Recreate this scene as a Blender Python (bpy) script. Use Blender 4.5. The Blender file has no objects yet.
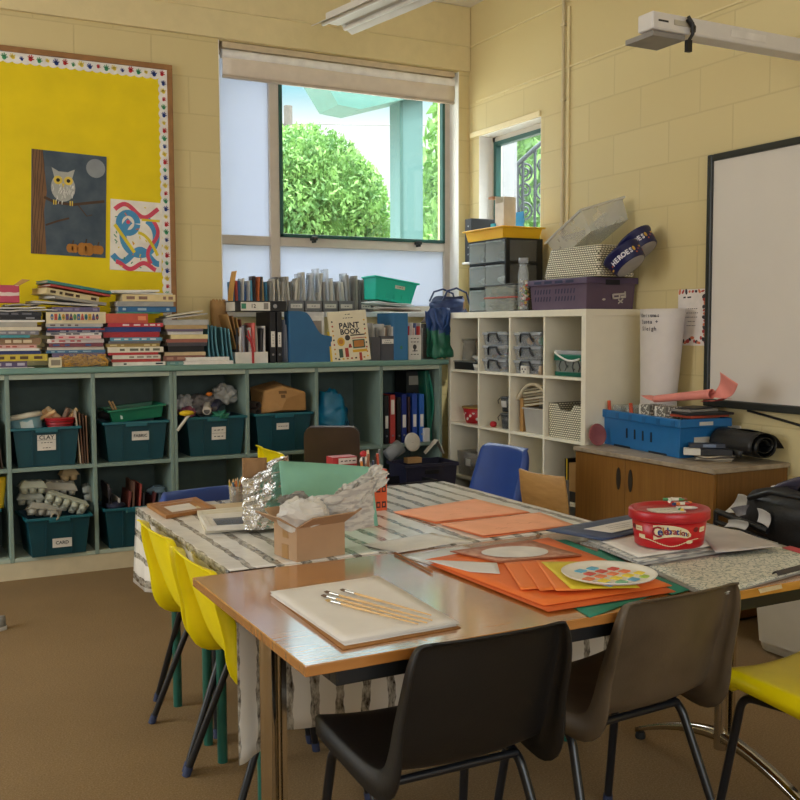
import bpy, bmesh, math, random
from mathutils import Vector, Matrix, Euler, noise
PI = math.pi
R = math.radians
sc = bpy.context.scene
COL = sc.collection
rng = random.Random(7)
CAM = Vector((-3.7802, -6.1314, 1.3686))
YAW, PITCH, ROLL, FPX = -0.4832, -0.0729, -0.0038, 994.18
FW = Vector((math.sin(-YAW) * math.cos(PITCH), math.cos(YAW) * math.cos(PITCH), math.sin(PITCH)))
RI = FW.cross(Vector((0, 0, 1))).normalized()
UP = RI.cross(FW)
RI, UP = RI * math.cos(ROLL) + UP * math.sin(ROLL), UP * math.cos(ROLL) - RI * math.sin(ROLL)
cam = bpy.data.objects.new('camera', bpy.data.cameras.new('camera'))
COL.objects.link(cam)
cm = Matrix((RI, UP, -FW)).transposed().to_4x4()
cm.translation = CAM
cam.matrix_world = cm
cam.data.sensor_width = 36
cam.data.lens = FPX / 800 * 36
cam.data.clip_start = 0.05
cam.data.clip_end = 300
sc.camera = cam
def ray(u, v):
 return RI * ((u - 400) / FPX) + UP * ((400 - v) / FPX) + FW
def AX(u, v, x):          # where the sight line through (u, v) meets the plane at x
 d = ray(u, v)
 return CAM + d * ((x - CAM.x) / d.x)
def AY(u, v, y):
 d = ray(u, v)
 return CAM + d * ((y - CAM.y) / d.y)
def AZ(u, v, z):
 d = ray(u, v)
 return CAM + d * ((z - CAM.z) / d.z)
def lin(h):
 h = h.lstrip('#')
 o = []
 for i in (0, 2, 4):
  c = int(h[i:i + 2], 16) / 255
  o.append(c / 12.92 if c <= 0.04045 else ((c + 0.055) / 1.055) ** 2.4)
 return (*o, 1)
_M = {}
def nodes_of(m):
 m.use_nodes = True
 nt = m.node_tree
 return nt, nt.nodes, nt.links
def mat(h, rough=0.6, metal=0.0, var=0.10, scale=14.0, bump=0.0, bscale=60.0, spec=0.5, coat=0.0, alt=None, stretch=None):
 key = (h, rough, metal, var, scale, bump, bscale, spec, coat, alt, stretch)
 if key in _M:
  return _M[key]
 m = bpy.data.materials.new('mat_' + h.strip('#'))
 nt, N, L = nodes_of(m)
 b = N['Principled BSDF']
 b.inputs['Roughness'].default_value = rough
 b.inputs['Metallic'].default_value = metal
 b.inputs['Specular IOR Level'].default_value = spec
 b.inputs['Coat Weight'].default_value = coat
 tc = N.new('ShaderNodeTexCoord')
 src = tc.outputs['Object']
 if stretch:
  mp = N.new('ShaderNodeMapping')
  mp.inputs['Scale'].default_value = stretch
  L.new(src, mp.inputs['Vector'])
  src = mp.outputs['Vector']
 nz = N.new('ShaderNodeTexNoise')
 nz.inputs['Scale'].default_value = scale
 nz.inputs['Detail'].default_value = 4
 L.new(src, nz.inputs['Vector'])
 c = lin(h)
 rp = N.new('ShaderNodeValToRGB')
 rp.color_ramp.elements[0].position = 0.3
 rp.color_ramp.elements[1].position = 0.7
 if alt:
  rp.color_ramp.elements[0].color = lin(alt)
  rp.color_ramp.elements[1].color = c
 else:
  rp.color_ramp.elements[0].color = tuple(max(0, x * (1 - var)) for x in c[:3]) + (1,)
  rp.color_ramp.elements[1].color = tuple(min(1, x * (1 + var)) for x in c[:3]) + (1,)
 L.new(nz.outputs['Fac'], rp.inputs['Fac'])
 L.new(rp.outputs['Color'], b.inputs['Base Color'])
 if bump:
  n2 = N.new('ShaderNodeTexNoise')
  n2.inputs['Scale'].default_value = bscale
  n2.inputs['Detail'].default_value = 3
  L.new(src, n2.inputs['Vector'])
  bp = N.new('ShaderNodeBump')
  bp.inputs['Strength'].default_value = bump
  bp.inputs['Distance'].default_value = 0.01
  L.new(n2.outputs['Fac'], bp.inputs['Height'])
  L.new(bp.outputs['Normal'], b.inputs['Normal'])
 _M[key] = m
 return m
def clear_mat(name, tint, alpha, rough=0.15):
 """clear plastic: mostly lets light through, with a little body and gloss"""
 if name in _M:
  return _M[name]
 m = bpy.data.materials.new(name)
 nt, N, L = nodes_of(m)
 out = N['Material Output']
 b = N['Principled BSDF']
 b.inputs['Base Color'].default_value = lin(tint)
 b.inputs['Roughness'].default_value = rough
 tr = N.new('ShaderNodeBsdfTransparent')
 tr.inputs['Color'].default_value = (0.95, 0.96, 0.96, 1)
 mx = N.new('ShaderNodeMixShader')
 nz = N.new('ShaderNodeTexNoise')
 nz.inputs['Scale'].default_value = 9
 rp = N.new('ShaderNodeMapRange')
 rp.inputs['To Min'].default_value = max(0, alpha - 0.08)
 rp.inputs['To Max'].default_value = min(1, alpha + 0.08)
 tc = N.new('ShaderNodeTexCoord')
 L.new(tc.outputs['Object'], nz.inputs['Vector'])
 L.new(nz.outputs['Fac'], rp.inputs['Value'])
 L.new(rp.outputs['Result'], mx.inputs['Fac'])
 L.new(tr.outputs[0], mx.inputs[1])
 L.new(b.outputs[0], mx.inputs[2])
 L.new(mx.outputs[0], out.inputs['Surface'])
 _M[name] = m
 return m
def rot(x=0, y=0, z=0):
 return Euler((R(x), R(y), R(z))).to_matrix().to_4x4()
def T(x, y=None, z=None):
 return Matrix.Translation(Vector((x, y, z)) if y is not None else Vector(x))
_TX = {}
def text_geo(s, size, bold=0.0):
 k = (s, size, bold)
 if k not in _TX:
  cu = bpy.data.curves.new('text', 'FONT')
  cu.body = s
  cu.size = size
  cu.align_x = 'CENTER'
  cu.align_y = 'CENTER'
  cu.resolution_u = 2
  cu.offset = bold
  ob = bpy.data.objects.new('text', cu)
  me = ob.to_mesh()
  _TX[k] = ([v.co.copy() for v in me.vertices], [list(p.vertices) for p in me.polygons])
  ob.to_mesh_clear()
  bpy.data.objects.remove(ob)
  bpy.data.curves.remove(cu)
 return _TX[k]
class MB:
 def __init__(s):
  s.v, s.f, s.mi, s.sm, s.uv = [], [], [], [], {}
 def add(s, vs, fs, mi=0, smooth=False, M=None):
  o = len(s.v)
  for p in vs:
   p = Vector(p)
   s.v.append(M @ p if M is not None else p)
  for f in fs:
   s.f.append([i + o for i in f])
   s.mi.append(mi)
   s.sm.append(smooth)
  return s
 def box(s, c, d, mi=0, M=None):
  x, y, z = d[0] / 2, d[1] / 2, d[2] / 2
  vs = [(c[0] + a * x, c[1] + b * y, c[2] + e * z) for e in (-1, 1) for b in (-1, 1) for a in (-1, 1)]
  return s.add(vs, [(0, 2, 3, 1), (4, 5, 7, 6), (0, 1, 5, 4), (2, 6, 7, 3), (0, 4, 6, 2), (1, 3, 7, 5)], mi, False, M)
 def bx(s, x0, x1, y0, y1, z0, z1, mi=0, M=None):
  return s.box(((x0 + x1) / 2, (y0 + y1) / 2, (z0 + z1) / 2), (abs(x1 - x0), abs(y1 - y0), abs(z1 - z0)), mi, M)
 def prism(s, poly, a, b, mi=0, M=None, smooth=False):
  """poly in (x, y), extruded in z from a to b"""
  n = len(poly)
  vs = [(p[0], p[1], a) for p in poly] + [(p[0], p[1], b) for p in poly]
  s.add(vs, [tuple(reversed(range(n))), tuple(range(n, 2 * n))], mi, False, M)
  return s.add(vs, [(i, (i + 1) % n, n + (i + 1) % n, n + i) for i in range(n)], mi, smooth, M)
 def frustum(s, c, d0, d1, z0, z1, mi=0, M=None):
  vs = []
  for d, z in ((d0, z0), (d1, z1)):
   for b in (-1, 1):
    for a in (-1, 1):
     vs.append((c[0] + a * d[0] / 2, c[1] + b * d[1] / 2, z))
  return s.add(vs, [(0, 2, 3, 1), (4, 5, 7, 6), (0, 1, 5, 4), (2, 6, 7, 3), (0, 4, 6, 2), (1, 3, 7, 5)], mi, False, M)
 def lathe(s, prof, n=24, mi=0, M=None, sx=1, sy=1, smooth=True, cap=True):
  vs, fs = [], []
  for r, z in prof:
   for i in range(n):
    t = 2 * PI * i / n
    vs.append((r * math.cos(t) * sx, r * math.sin(t) * sy, z))
  for j in range(len(prof) - 1):
   for i in range(n):
    k = (i + 1) % n
    fs.append((j * n + i, j * n + k, (j + 1) * n + k, (j + 1) * n + i))
  s.add(vs, fs, mi, smooth, M)
  if cap:
   if prof[0][0] > 1e-4:
    s.add(vs[:n], [tuple(reversed(range(n)))], mi, False, M)
   if prof[-1][0] > 1e-4:
    s.add(vs[-n:], [tuple(range(n))], mi, False, M)
  return s
 def tube(s, pts, r, n=8, mi=0, M=None, cap=True):
  pts = [Vector(p) for p in pts]
  vs, fs = [], []
  up = None
  for i, p in enumerate(pts):
   if i == 0:
    d = pts[1] - p
   elif i == len(pts) - 1:
    d = p - pts[i - 1]
   else:
    d = (pts[i + 1] - p).normalized() + (p - pts[i - 1]).normalized()
   d.normalize()
   if up is None:
    up = Vector((0, 0, 1)) if abs(d.z) < 0.9 else Vector((1, 0, 0))
   a = d.cross(up)
   if a.length < 1e-4:
    a = d.orthogonal()
   a.normalize()
   b = a.cross(d).normalized()
   up = b
   rr = r[i] if isinstance(r, (list, tuple)) else r
   for k in range(n):
    t = 2 * PI * k / n
    vs.append(p + (a * math.cos(t) + b * math.sin(t)) * rr)
  for j in range(len(pts) - 1):
   for i in range(n):
    k = (i + 1) % n
    fs.append((j * n + i, j * n + k, (j + 1) * n + k, (j + 1) * n + i))
  s.add(vs, fs, mi, True, M)
  if cap:
   s.add(vs[:n], [tuple(reversed(range(n)))], mi, False, M)
   s.add(vs[-n:], [tuple(range(n))], mi, False, M)
  return s
 def grid(s, fn, nu, nv, mi=0, M=None, smooth=True, uvfn=None):
  o = len(s.v)
  vs = [fn(i / nu, j / nv) for j in range(nv + 1) for i in range(nu + 1)]
  fs = [(j * (nu + 1) + i, j * (nu + 1) + i + 1, (j + 1) * (nu + 1) + i + 1, (j + 1) * (nu + 1) + i) for j in range(nv) for i in range(nu)]
  s.add(vs, fs, mi, smooth, M)
  if uvfn:
   for j in range(nv + 1):
    for i in range(nu + 1):
     s.uv[o + j * (nu + 1) + i] = uvfn(i / nu, j / nv)
  return s
 def blob(s, c, r, mi=0, M=None, amp=0.25, freq=2.5, n=2, seed=0, flat=0):
  bm = bmesh.new()
  bmesh.ops.create_icosphere(bm, subdivisions=n, radius=1)
  vs = []
  for v in bm.verts:
   k = 1 + amp * noise.noise(v.co * freq + Vector((seed * 3.1, seed * 1.7, seed)))
   p = Vector((v.co.x * r[0] * k + c[0], v.co.y * r[1] * k + c[1], v.co.z * r[2] * k + c[2]))
   if flat and p.z < c[2] - r[2] * flat:
    p.z = c[2] - r[2] * flat
   vs.append(p)
  fs = [[v.index for v in f.verts] for f in bm.faces]
  bm.free()
  return s.add(vs, fs, mi, True, M)
 def text(s, t, size, M, mi=0, bold=0.0):
  if t[0] == '#':            # writing too faint to read: a row of short strokes
   n = int(t[1:])
   for i in range(n):
    w = size * (0.9 if i % 2 else 0.6)
    x = (i - (n - 1) / 2) * size * 1.15
    s.add([(x - w / 2, -size * 0.14, 0), (x + w / 2, -size * 0.1, 0), (x + w / 2, size * 0.16, 0), (x - w / 2, size * 0.12, 0)], [(0, 1, 2, 3)], mi, False, M)
   return s
  vs, fs = text_geo(t, size, bold)
  return s.add(vs, fs, mi, False, M)
 def build(s, name, mats, parent=None, loc=None, bevel=0.0, solid=0.0, subd=0, flat=False, recalc=True):
  me = bpy.data.meshes.new(name)
  me.from_pydata(s.v, [], s.f)
  if not isinstance(mats, (list, tuple)):
   mats = [mats]
  for m in mats:
   me.materials.append(m)
  me.polygons.foreach_set('material_index', s.mi)
  me.polygons.foreach_set('use_smooth', s.sm)
  if s.uv:
   ul = me.uv_layers.new(name='UVMap')
   for lp in me.loops:
    ul.data[lp.index].uv = s.uv.get(lp.vertex_index, (0, 0))
  if recalc:
   bm = bmesh.new()
   bm.from_mesh(me)
   bmesh.ops.recalc_face_normals(bm, faces=bm.faces)
   bm.to_mesh(me)
   bm.free()
  me.update()
  o = bpy.data.objects.new(name, me)
  COL.objects.link(o)
  if parent is not None:
   o.parent = parent
  if loc is not None:
   o.location = loc
  if solid:
   md = o.modifiers.new('solid', 'SOLIDIFY')
   md.thickness = solid
   md.offset = 0
  if bevel:
   md = o.modifiers.new('bevel', 'BEVEL')
   md.width = bevel
   md.segments = 2
   md.limit_method = 'ANGLE'
   md.angle_limit = R(40)
  if subd:
   md = o.modifiers.new('sub', 'SUBSURF')
   md.levels = subd
   md.render_levels = subd
  return o
def tag(o, label, cat, group=None, kind=None):
 o['label'] = label
 o['category'] = cat
 if group:
  o['group'] = group
 if kind:
  o['kind'] = kind
 return o
def thing(name, label, cat, loc=(0, 0, 0), rz=0, group=None, rx=0, ry=0):
 o = bpy.data.objects.new(name, None)
 o.empty_display_size = 0.05
 COL.objects.link(o)
 o.location = loc
 o.rotation_euler = (R(rx), R(ry), R(rz))
 return tag(o, label, cat, group)
def struct(o):
 o['kind'] = 'structure'
 return o
def dup(root, label, loc, rz=0, group=None, rx=0, ry=0, scale=None):
 def cp(o, par):
  c = o.copy()
  COL.objects.link(c)
  if par is not None:
   c.parent = par
  for ch in list(o.children):
   cp(ch, c)
  return c
 r = cp(root, None)
 r.location = loc
 r.rotation_euler = (R(rx), R(ry), R(rz))
 r['label'] = label
 if group:
  r['group'] = group
 if scale:
  r.scale = (scale,) * 3
 return r
ORD = 'lowest second third fourth fifth sixth seventh eighth ninth tenth eleventh twelfth thirteenth fourteenth fifteenth sixteenth seventeenth eighteenth nineteenth'.split()
def wall_mat(name, axis):
 """cream painted blockwork; axis = which object axis runs along the wall"""
 m = bpy.data.materials.new(name)
 nt, N, L = nodes_of(m)
 b = N['Principled BSDF']
 b.inputs['Roughness'].default_value = 0.55
 tc = N.new('ShaderNodeTexCoord')
 sp = N.new('ShaderNodeSeparateXYZ')
 cb = N.new('ShaderNodeCombineXYZ')
 L.new(tc.outputs['Object'], sp.inputs[0])
 L.new(sp.outputs[axis], cb.inputs['X'])
 off = N.new('ShaderNodeMath')
 off.operation = 'ADD'
 off.inputs[1].default_value = 0.012
 L.new(sp.outputs['Z'], off.inputs[0])
 L.new(off.outputs[0], cb.inputs['Y'])
 br = N.new('ShaderNodeTexBrick')
 br.inputs['Scale'].default_value = 1
 br.inputs['Brick Width'].default_value = 0.45
 br.inputs['Row Height'].default_value = 0.225
 br.inputs['Mortar Size'].default_value = 0.005
 br.inputs['Mortar Smooth'].default_value = 0.4
 br.inputs['Color1'].default_value = lin('#D6C693')
 br.inputs['Color2'].default_value = lin('#D2C18D')
 br.inputs['Mortar'].default_value = lin('#CAB987')
 L.new(cb.outputs[0], br.inputs['Vector'])
 nz = N.new('ShaderNodeTexNoise')
 nz.inputs['Scale'].default_value = 90
 nz.inputs['Detail'].default_value = 4
 L.new(tc.outputs['Object'], nz.inputs['Vector'])
 lt = N.new('ShaderNodeMath')
 lt.operation = 'LESS_THAN'
 lt.inputs[1].default_value = 2.94 if axis == 'Y' else 3.16
 L.new(sp.outputs['Z'], lt.inputs[0])
 mo = N.new('ShaderNodeMath')
 mo.operation = 'MULTIPLY'
 L.new(br.outputs['Fac'], mo.inputs[0])
 L.new(lt.outputs[0], mo.inputs[1])
 mx = N.new('ShaderNodeMixRGB')
 mx.inputs['Color1'].default_value = lin('#D2C08C')
 L.new(lt.outputs[0], mx.inputs['Fac'])
 L.new(br.outputs['Color'], mx.inputs['Color2'])
 L.new(mx.outputs[0], b.inputs['Base Color'])
 sb = N.new('ShaderNodeMath')
 sb.operation = 'MULTIPLY_ADD'
 sb.inputs[1].default_value = -1.0
 L.new(mo.outputs[0], sb.inputs[0])
 ns = N.new('ShaderNodeMath')
 ns.operation = 'MULTIPLY'
 ns.inputs[1].default_value = 0.25
 L.new(nz.outputs['Fac'], ns.inputs[0])
 L.new(ns.outputs[0], sb.inputs[2])
 bp = N.new('ShaderNodeBump')
 bp.inputs['Strength'].default_value = 0.3
 bp.inputs['Distance'].default_value = 0.008
 L.new(sb.outputs[0], bp.inputs['Height'])
 L.new(bp.outputs[0], b.inputs['Normal'])
 return m
WX, WY = wall_mat('painted_block_x', 'X'), wall_mat('painted_block_y', 'Y')
CEIL = 3.61
paint = mat('#DCCC9C', 0.55, var=0.03, bump=0.12)
white_paint = mat('#F1EFEA', 0.45, var=0.03)
WX0, WX1, WZ0, WZ1 = -1.833, -0.084, 1.47, 3.16
b = MB()
b.bx(-7, WX0, 0, 0.3, 0, CEIL).bx(WX1, 0.17, 0, 0.3, 0, CEIL).bx(WX0, WX1, 0, 0.3, 0, WZ0).bx(WX0, WX1, 0, 0.3, WZ1, CEIL)
struct(b.build('wall_back', WX))
b = MB()
b.bx(-6.95, -0.002, -0.022, 0.0, 3.165, CEIL - 0.002)
struct(b.build('trim_1', paint, bevel=0.006))
b = MB()
b.bx(-6.95, -0.002, -0.030, -0.018, 3.332, 3.344)
struct(b.build('trim_2', paint, bevel=0.004))
SY0, SY1, SZ0, SZ1 = -0.868, -0.131, 1.62, 2.70
b = MB()
b.bx(0, 0.17, -9, SY0, 0, CEIL).bx(0, 0.17, SY1, 0, 0, CEIL).bx(0, 0.17, SY0, SY1, 0, SZ0).bx(0, 0.17, SY0, SY1, SZ1, CEIL)
struct(b.build('wall_right', WY))
b = MB()
b.bx(-0.012, 0, -9, -0.031, 3.328, 3.338).bx(-0.010, 0, -9, -0.10, 2.936, 2.948)
struct(b.build('trim_3', paint, bevel=0.003))
b = MB()
b.bx(-0.016, 0, -0.868, -0.03, 2.70, 2.735)
struct(b.build('trim_4', mat('#EFE0B4', 0.5, var=0.03), bevel=0.004))
b = MB()
b.bx(-7, -5.6, -9.3, -9, 0, CEIL).bx(-1.2, 0.3, -9.3, -9, 0, CEIL).bx(-5.6, -1.2, -9.3, -9, 0, 1.0).bx(-5.6, -1.2, -9.3, -9, 2.9, CEIL)
struct(b.build('wall_rear', WX))
b = MB()
b.bx(-7.3, -7, -9.3, -3.9, 0, CEIL).bx(-7.3, -7, -0.5, 0.3, 0, CEIL).bx(-7.3, -7, -3.9, -0.5, 0, 1.0).bx(-7.3, -7, -3.9, -0.5, 2.9, CEIL)
struct(b.build('wall_left', WY))
def carpet():
 m = bpy.data.materials.new('brown_cord_carpet')
 nt, N, L = nodes_of(m)
 bs = N['Principled BSDF']
 bs.inputs['Roughness'].default_value = 0.95
 bs.inputs['Specular IOR Level'].default_value = 0.1
 tc = N.new('ShaderNodeTexCoord')
 nz = N.new('ShaderNodeTexNoise')
 nz.inputs['Scale'].default_value = 170
 nz.inputs['Detail'].default_value = 5
 nz.inputs['Roughness'].default_value = 0.8
 L.new(tc.outputs['Object'], nz.inputs['Vector'])
 rp = N.new('ShaderNodeValToRGB')
 e = rp.color_ramp.elements
 e[0].position, e[0].color = 0.30, lin('#66533A')
 e[1].position, e[1].color = 0.72, lin('#9E8666')
 k = e.new(0.5)
 k.color = lin('#806848')
 L.new(nz.outputs['Fac'], rp.inputs['Fac'])
 n2 = N.new('ShaderNodeTexNoise')
 n2.inputs['Scale'].default_value = 1.3
 n2.inputs['Detail'].default_value = 6
 L.new(tc.outputs['Object'], n2.inputs['Vector'])
 mr = N.new('ShaderNodeMapRange')
 mr.inputs['From Min'].default_value = 0.3
 mr.inputs['From Max'].default_value = 0.7
 mr.inputs['To Min'].default_value = 0.86
 mr.inputs['To Max'].default_value = 1.05
 L.new(n2.outputs['Fac'], mr.inputs['Value'])
 mu = N.new('ShaderNodeMixRGB')
 mu.blend_type = 'MULTIPLY'
 mu.inputs['Fac'].default_value = 1
 L.new(rp.outputs[0], mu.inputs['Color1'])
 L.new(mr.outputs[0], mu.inputs['Color2'])
 L.new(mu.outputs[0], bs.inputs['Base Color'])
 bp = N.new('ShaderNodeBump')
 bp.inputs['Strength'].default_value = 0.35
 bp.inputs['Distance'].default_value = 0.004
 L.new(nz.outputs['Fac'], bp.inputs['Height'])
 L.new(bp.outputs[0], bs.inputs['Normal'])
 return m
struct(MB().bx(-7.3, 0.3, -9.3, 0.3, -0.1, 0).build('floor', carpet()))
struct(MB().bx(-7.3, 0.3, -9.3, 0.3, CEIL, CEIL + 0.12).build('ceiling', mat('#ECE8DE', 0.8, var=0.03, bump=0.1)))
def glass(name):
 m = bpy.data.materials.new(name)
 nt, N, L = nodes_of(m)
 out = N['Material Output']
 N.remove(N['Principled BSDF'])
 tr = N.new('ShaderNodeBsdfTransparent')
 tr.inputs['Color'].default_value = (0.96, 0.985, 0.98, 1)
 gl = N.new('ShaderNodeBsdfGlossy')
 gl.inputs['Roughness'].default_value = 0.02
 mx = N.new('ShaderNodeMixShader')
 fr = N.new('ShaderNodeLayerWeight')
 pw = N.new('ShaderNodeMath')
 pw.operation = 'POWER'
 pw.inputs[1].default_value = 4
 sc_ = N.new('ShaderNodeMath')
 sc_.operation = 'MULTIPLY_ADD'
 sc_.inputs[1].default_value = 0.4
 sc_.inputs[2].default_value = 0.03
 L.new(fr.outputs['Facing'], pw.inputs[0])
 L.new(pw.outputs[0], sc_.inputs[0])
 L.new(sc_.outputs[0], mx.inputs['Fac'])
 L.new(tr.outputs[0], mx.inputs[1])
 L.new(gl.outputs[0], mx.inputs[2])
 L.new(mx.outputs[0], out.inputs['Surface'])
 return m
def frosted():
 m = bpy.data.materials.new('frosted_pane')
 nt, N, L = nodes_of(m)
 out = N['Material Output']
 N.remove(N['Principled BSDF'])
 tl = N.new('ShaderNodeBsdfTranslucent')
 nz = N.new('ShaderNodeTexNoise')
 nz.inputs['Scale'].default_value = 5
 tc = N.new('ShaderNodeTexCoord')
 L.new(tc.outputs['Object'], nz.inputs['Vector'])
 rp = N.new('ShaderNodeValToRGB')
 rp.color_ramp.elements[0].color = (0.42, 0.455, 0.52, 1)
 rp.color_ramp.elements[1].color = (0.46, 0.49, 0.55, 1)
 L.new(nz.outputs['Fac'], rp.inputs['Fac'])
 L.new(rp.outputs[0], tl.inputs['Color'])
 df = N.new('ShaderNodeBsdfDiffuse')
 df.inputs['Color'].default_value = (0.8, 0.84, 0.88, 1)
 mx = N.new('ShaderNodeMixShader')
 mx.inputs['Fac'].default_value = 0.25
 L.new(tl.outputs[0], mx.inputs[1])
 L.new(df.outputs[0], mx.inputs[2])
 L.new(mx.outputs[0], out.inputs['Surface'])
 return m
GLASS, FROST = glass('window_glass'), frosted()
alu = mat('#C9BFB2', 0.4, var=0.04)
teal_metal = mat('#1F5148', 0.4, var=0.06)
FY = 0.15        # plane of the window frame
fx = lambda u, v: AY(u, v, FY - 0.02).x
fz = lambda u, v: AY(u, v, FY - 0.02).z
mx0, mx1 = fx(269, 160), fx(278.5, 160)
tz1, tz0 = fz(330, 239), fz(330, 248)
rx0 = fx(443.5, 180)
w1 = bpy.data.objects.new('window_1', None)
COL.objects.link(w1)
struct(w1)
b = MB()
b.bx(WX0, WX1, FY - 0.03, FY + 0.03, WZ0, WZ0 + 0.05).bx(WX0, WX1, FY - 0.03, FY + 0.03, WZ1 - 0.05, WZ1)
b.bx(WX0, WX0 + 0.03, FY - 0.03, FY + 0.03, WZ0, WZ1).bx(rx0, WX1, FY - 0.03, FY + 0.03, WZ0, WZ1)
b.bx(mx0, mx1, FY - 0.035, FY + 0.03, WZ0, WZ1)
b.bx(WX0 + 0.03, mx0, FY - 0.03, FY + 0.03, tz0, tz1).bx(mx1, rx0, FY - 0.03, FY + 0.03, tz0, tz1)
b.build('frame', alu, w1, bevel=0.004)
b = MB()
g = 0.022
b.bx(mx1, rx0, FY - 0.045, FY + 0.0, tz1, tz1 + g).bx(mx1, rx0, FY - 0.045, FY, WZ1 - 0.09, WZ1 - 0.05)
b.bx(mx1, mx1 + g, FY - 0.045, FY, tz1, WZ1 - 0.05).bx(rx0 - g, rx0, FY - 0.045, FY, tz1, WZ1 - 0.05)
b.build('sash', teal_metal, w1, bevel=0.003)
for u in (312, 416):
 px = fx(u, 242)
 MB().bx(px - 0.02, px + 0.02, FY - 0.075, FY - 0.03, tz1 - 0.018, tz1 + 0.006).bx(px - 0.008, px + 0.008, FY - 0.08, FY - 0.03, tz1 - 0.034, tz1 - 0.01).build('latch', mat('#16201F', 0.4), w1, bevel=0.003)
MB().bx(mx1 + g, rx0 - g, FY - 0.012, FY - 0.006, tz1 + g, WZ1 - 0.09).build('clear_pane', GLASS, w1)
b = MB()
b.bx(WX0 + 0.03, mx0, FY - 0.008, FY - 0.004, tz1, WZ1 - 0.05)
b.build('frosted_pane', FROST, w1)
b = MB()
b.bx(WX0 + 0.03, mx0, FY - 0.008, FY - 0.004, WZ0 + 0.05, tz0)
b.build('frosted_pane', FROST, w1)
b = MB()
b.bx(mx1, rx0, FY - 0.008, FY - 0.004, WZ0 + 0.05, tz0)
b.build('frosted_pane', FROST, w1)
b = MB()
b.bx(WX1 - 0.006, WX1, 0.001, FY - 0.03, WZ0, WZ1).bx(WX0, WX0 + 0.006, 0.001, FY - 0.03, WZ0, WZ1)
b.build('reveal_lining', white_paint, w1)
MB().bx(WX0, WX1, -0.03, FY - 0.03, WZ0 - 0.03, WZ0 + 0.004).build('window_sill', white_paint, w1, bevel=0.004)
bl = thing('roller_blind', 'pale rolled-up blind across the top of the big window', 'blind', ((WX0 + WX1) / 2, 0.05, WZ1))
hw = (WX1 - WX0) / 2 - 0.03
bm_ = mat('#D9CDBE', 0.6, var=0.05)
MB().bx(-hw, hw, -0.045, 0.03, -0.04, -0.002).build('head_rail', mat('#CDBB9C', 0.5), bl, bevel=0.004)
b = MB()
b.tube([(-hw, -0.02, -0.075), (hw, -0.02, -0.075)], 0.03, 14)
b.build('roller', mat('#EDEAE6', 0.5), bl)
b = MB()
b.grid(lambda s, t: (-hw + 2 * hw * s, -0.03 - 0.012 * math.sin(t * PI) - 0.004 * math.sin(7 * s), -0.085 - 0.125 * t), 24, 8)
b.build('blind_fabric', bm_, bl, solid=0.003)
MB().bx(-hw, hw, -0.045, -0.02, -0.225, -0.205).build('bottom_bar', mat('#B9AC9C', 0.5), bl, bevel=0.005)
w2 = bpy.data.objects.new('window_2', None)
COL.objects.link(w2)
struct(w2)
FXw = 0.14
b = MB()
b.bx(FXw - 0.03, FXw + 0.03, SY0, SY0 + 0.04, SZ0, SZ1).bx(FXw - 0.03, FXw + 0.03, SY1 - 0.04, SY1, SZ0, SZ1)
b.bx(FXw - 0.03, FXw + 0.03, SY0, SY1, SZ0, SZ0 + 0.04).bx(FXw - 0.03, FXw + 0.03, SY0, SY1, SZ1 - 0.04, SZ1)
b.build('frame', alu, w2, bevel=0.003)
b = MB()
b.bx(FXw - 0.045, FXw, SY0 + 0.04, SY0 + 0.07, SZ0 + 0.04, SZ1 - 0.04).bx(FXw - 0.045, FXw, SY1 - 0.07, SY1 - 0.04, SZ0 + 0.04, SZ1 - 0.04)
b.bx(FXw - 0.045, FXw, SY0 + 0.07, SY1 - 0.07, SZ0 + 0.04, SZ0 + 0.07).bx(FXw - 0.045, FXw, SY0 + 0.07, SY1 - 0.07, SZ1 - 0.07, SZ1 - 0.04)
b.build('sash', teal_metal, w2, bevel=0.003)
MB().bx(FXw - 0.015, FXw - 0.01, SY0 + 0.07, SY1 - 0.07, SZ0 + 0.07, SZ1 - 0.07).build('clear_pane', GLASS, w2)
b = MB()
b.bx(0.001, FXw - 0.03, SY0, SY0 + 0.005, SZ0, SZ1).bx(0.001, FXw - 0.03, SY1 - 0.005, SY1, SZ0, SZ1).bx(0.001, FXw - 0.03, SY0, SY1, SZ1 - 0.005, SZ1)
b.build('reveal_lining', white_paint, w2)
MB().bx(-0.02, FXw - 0.03, SY0, SY1, SZ0 - 0.03, SZ0 + 0.003).build('window_sill', white_paint, w2, bevel=0.004)
struct(MB().bx(-30, 40, 0.35, 60, -0.5, -0.3).build('ground', mat('#A9A69C', 0.95, var=0.12, scale=2)))
def leaf_crown(c, r, n, seed, size):
 q = random.Random(seed)
 m = MB()
 vs, fs = [], []
 for i in range(n):
  d = Vector((q.gauss(0, 1), q.gauss(0, 1), q.gauss(0, 1))).normalized()
  k = q.uniform(0.72, 1.0) * (1 + 0.16 * noise.noise(d * 2.6 + Vector((seed, 0, 0))))
  p = Vector((c[0] + d.x * r[0] * k, c[1] + d.y * r[1] * k, c[2] + d.z * r[2] * k))
  e = Euler((q.uniform(0, 6), q.uniform(0, 6), q.uniform(0, 6))).to_matrix()
  s = size * q.uniform(0.6, 1.3)
  o = len(vs)
  for a, bb in ((-1, 0), (0, -0.45), (1, 0), (0, 0.45)):
   vs.append(p + e @ Vector((a * s, bb * s, 0.12 * s * (a * a))))
  fs.append((o, o + 1, o + 2, o + 3))
 m.add(vs, fs)
 m.blob(c, (r[0] * 0.82, r[1] * 0.82, r[2] * 0.82), 1, amp=0.3, n=3, seed=seed)
 return m
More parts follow.
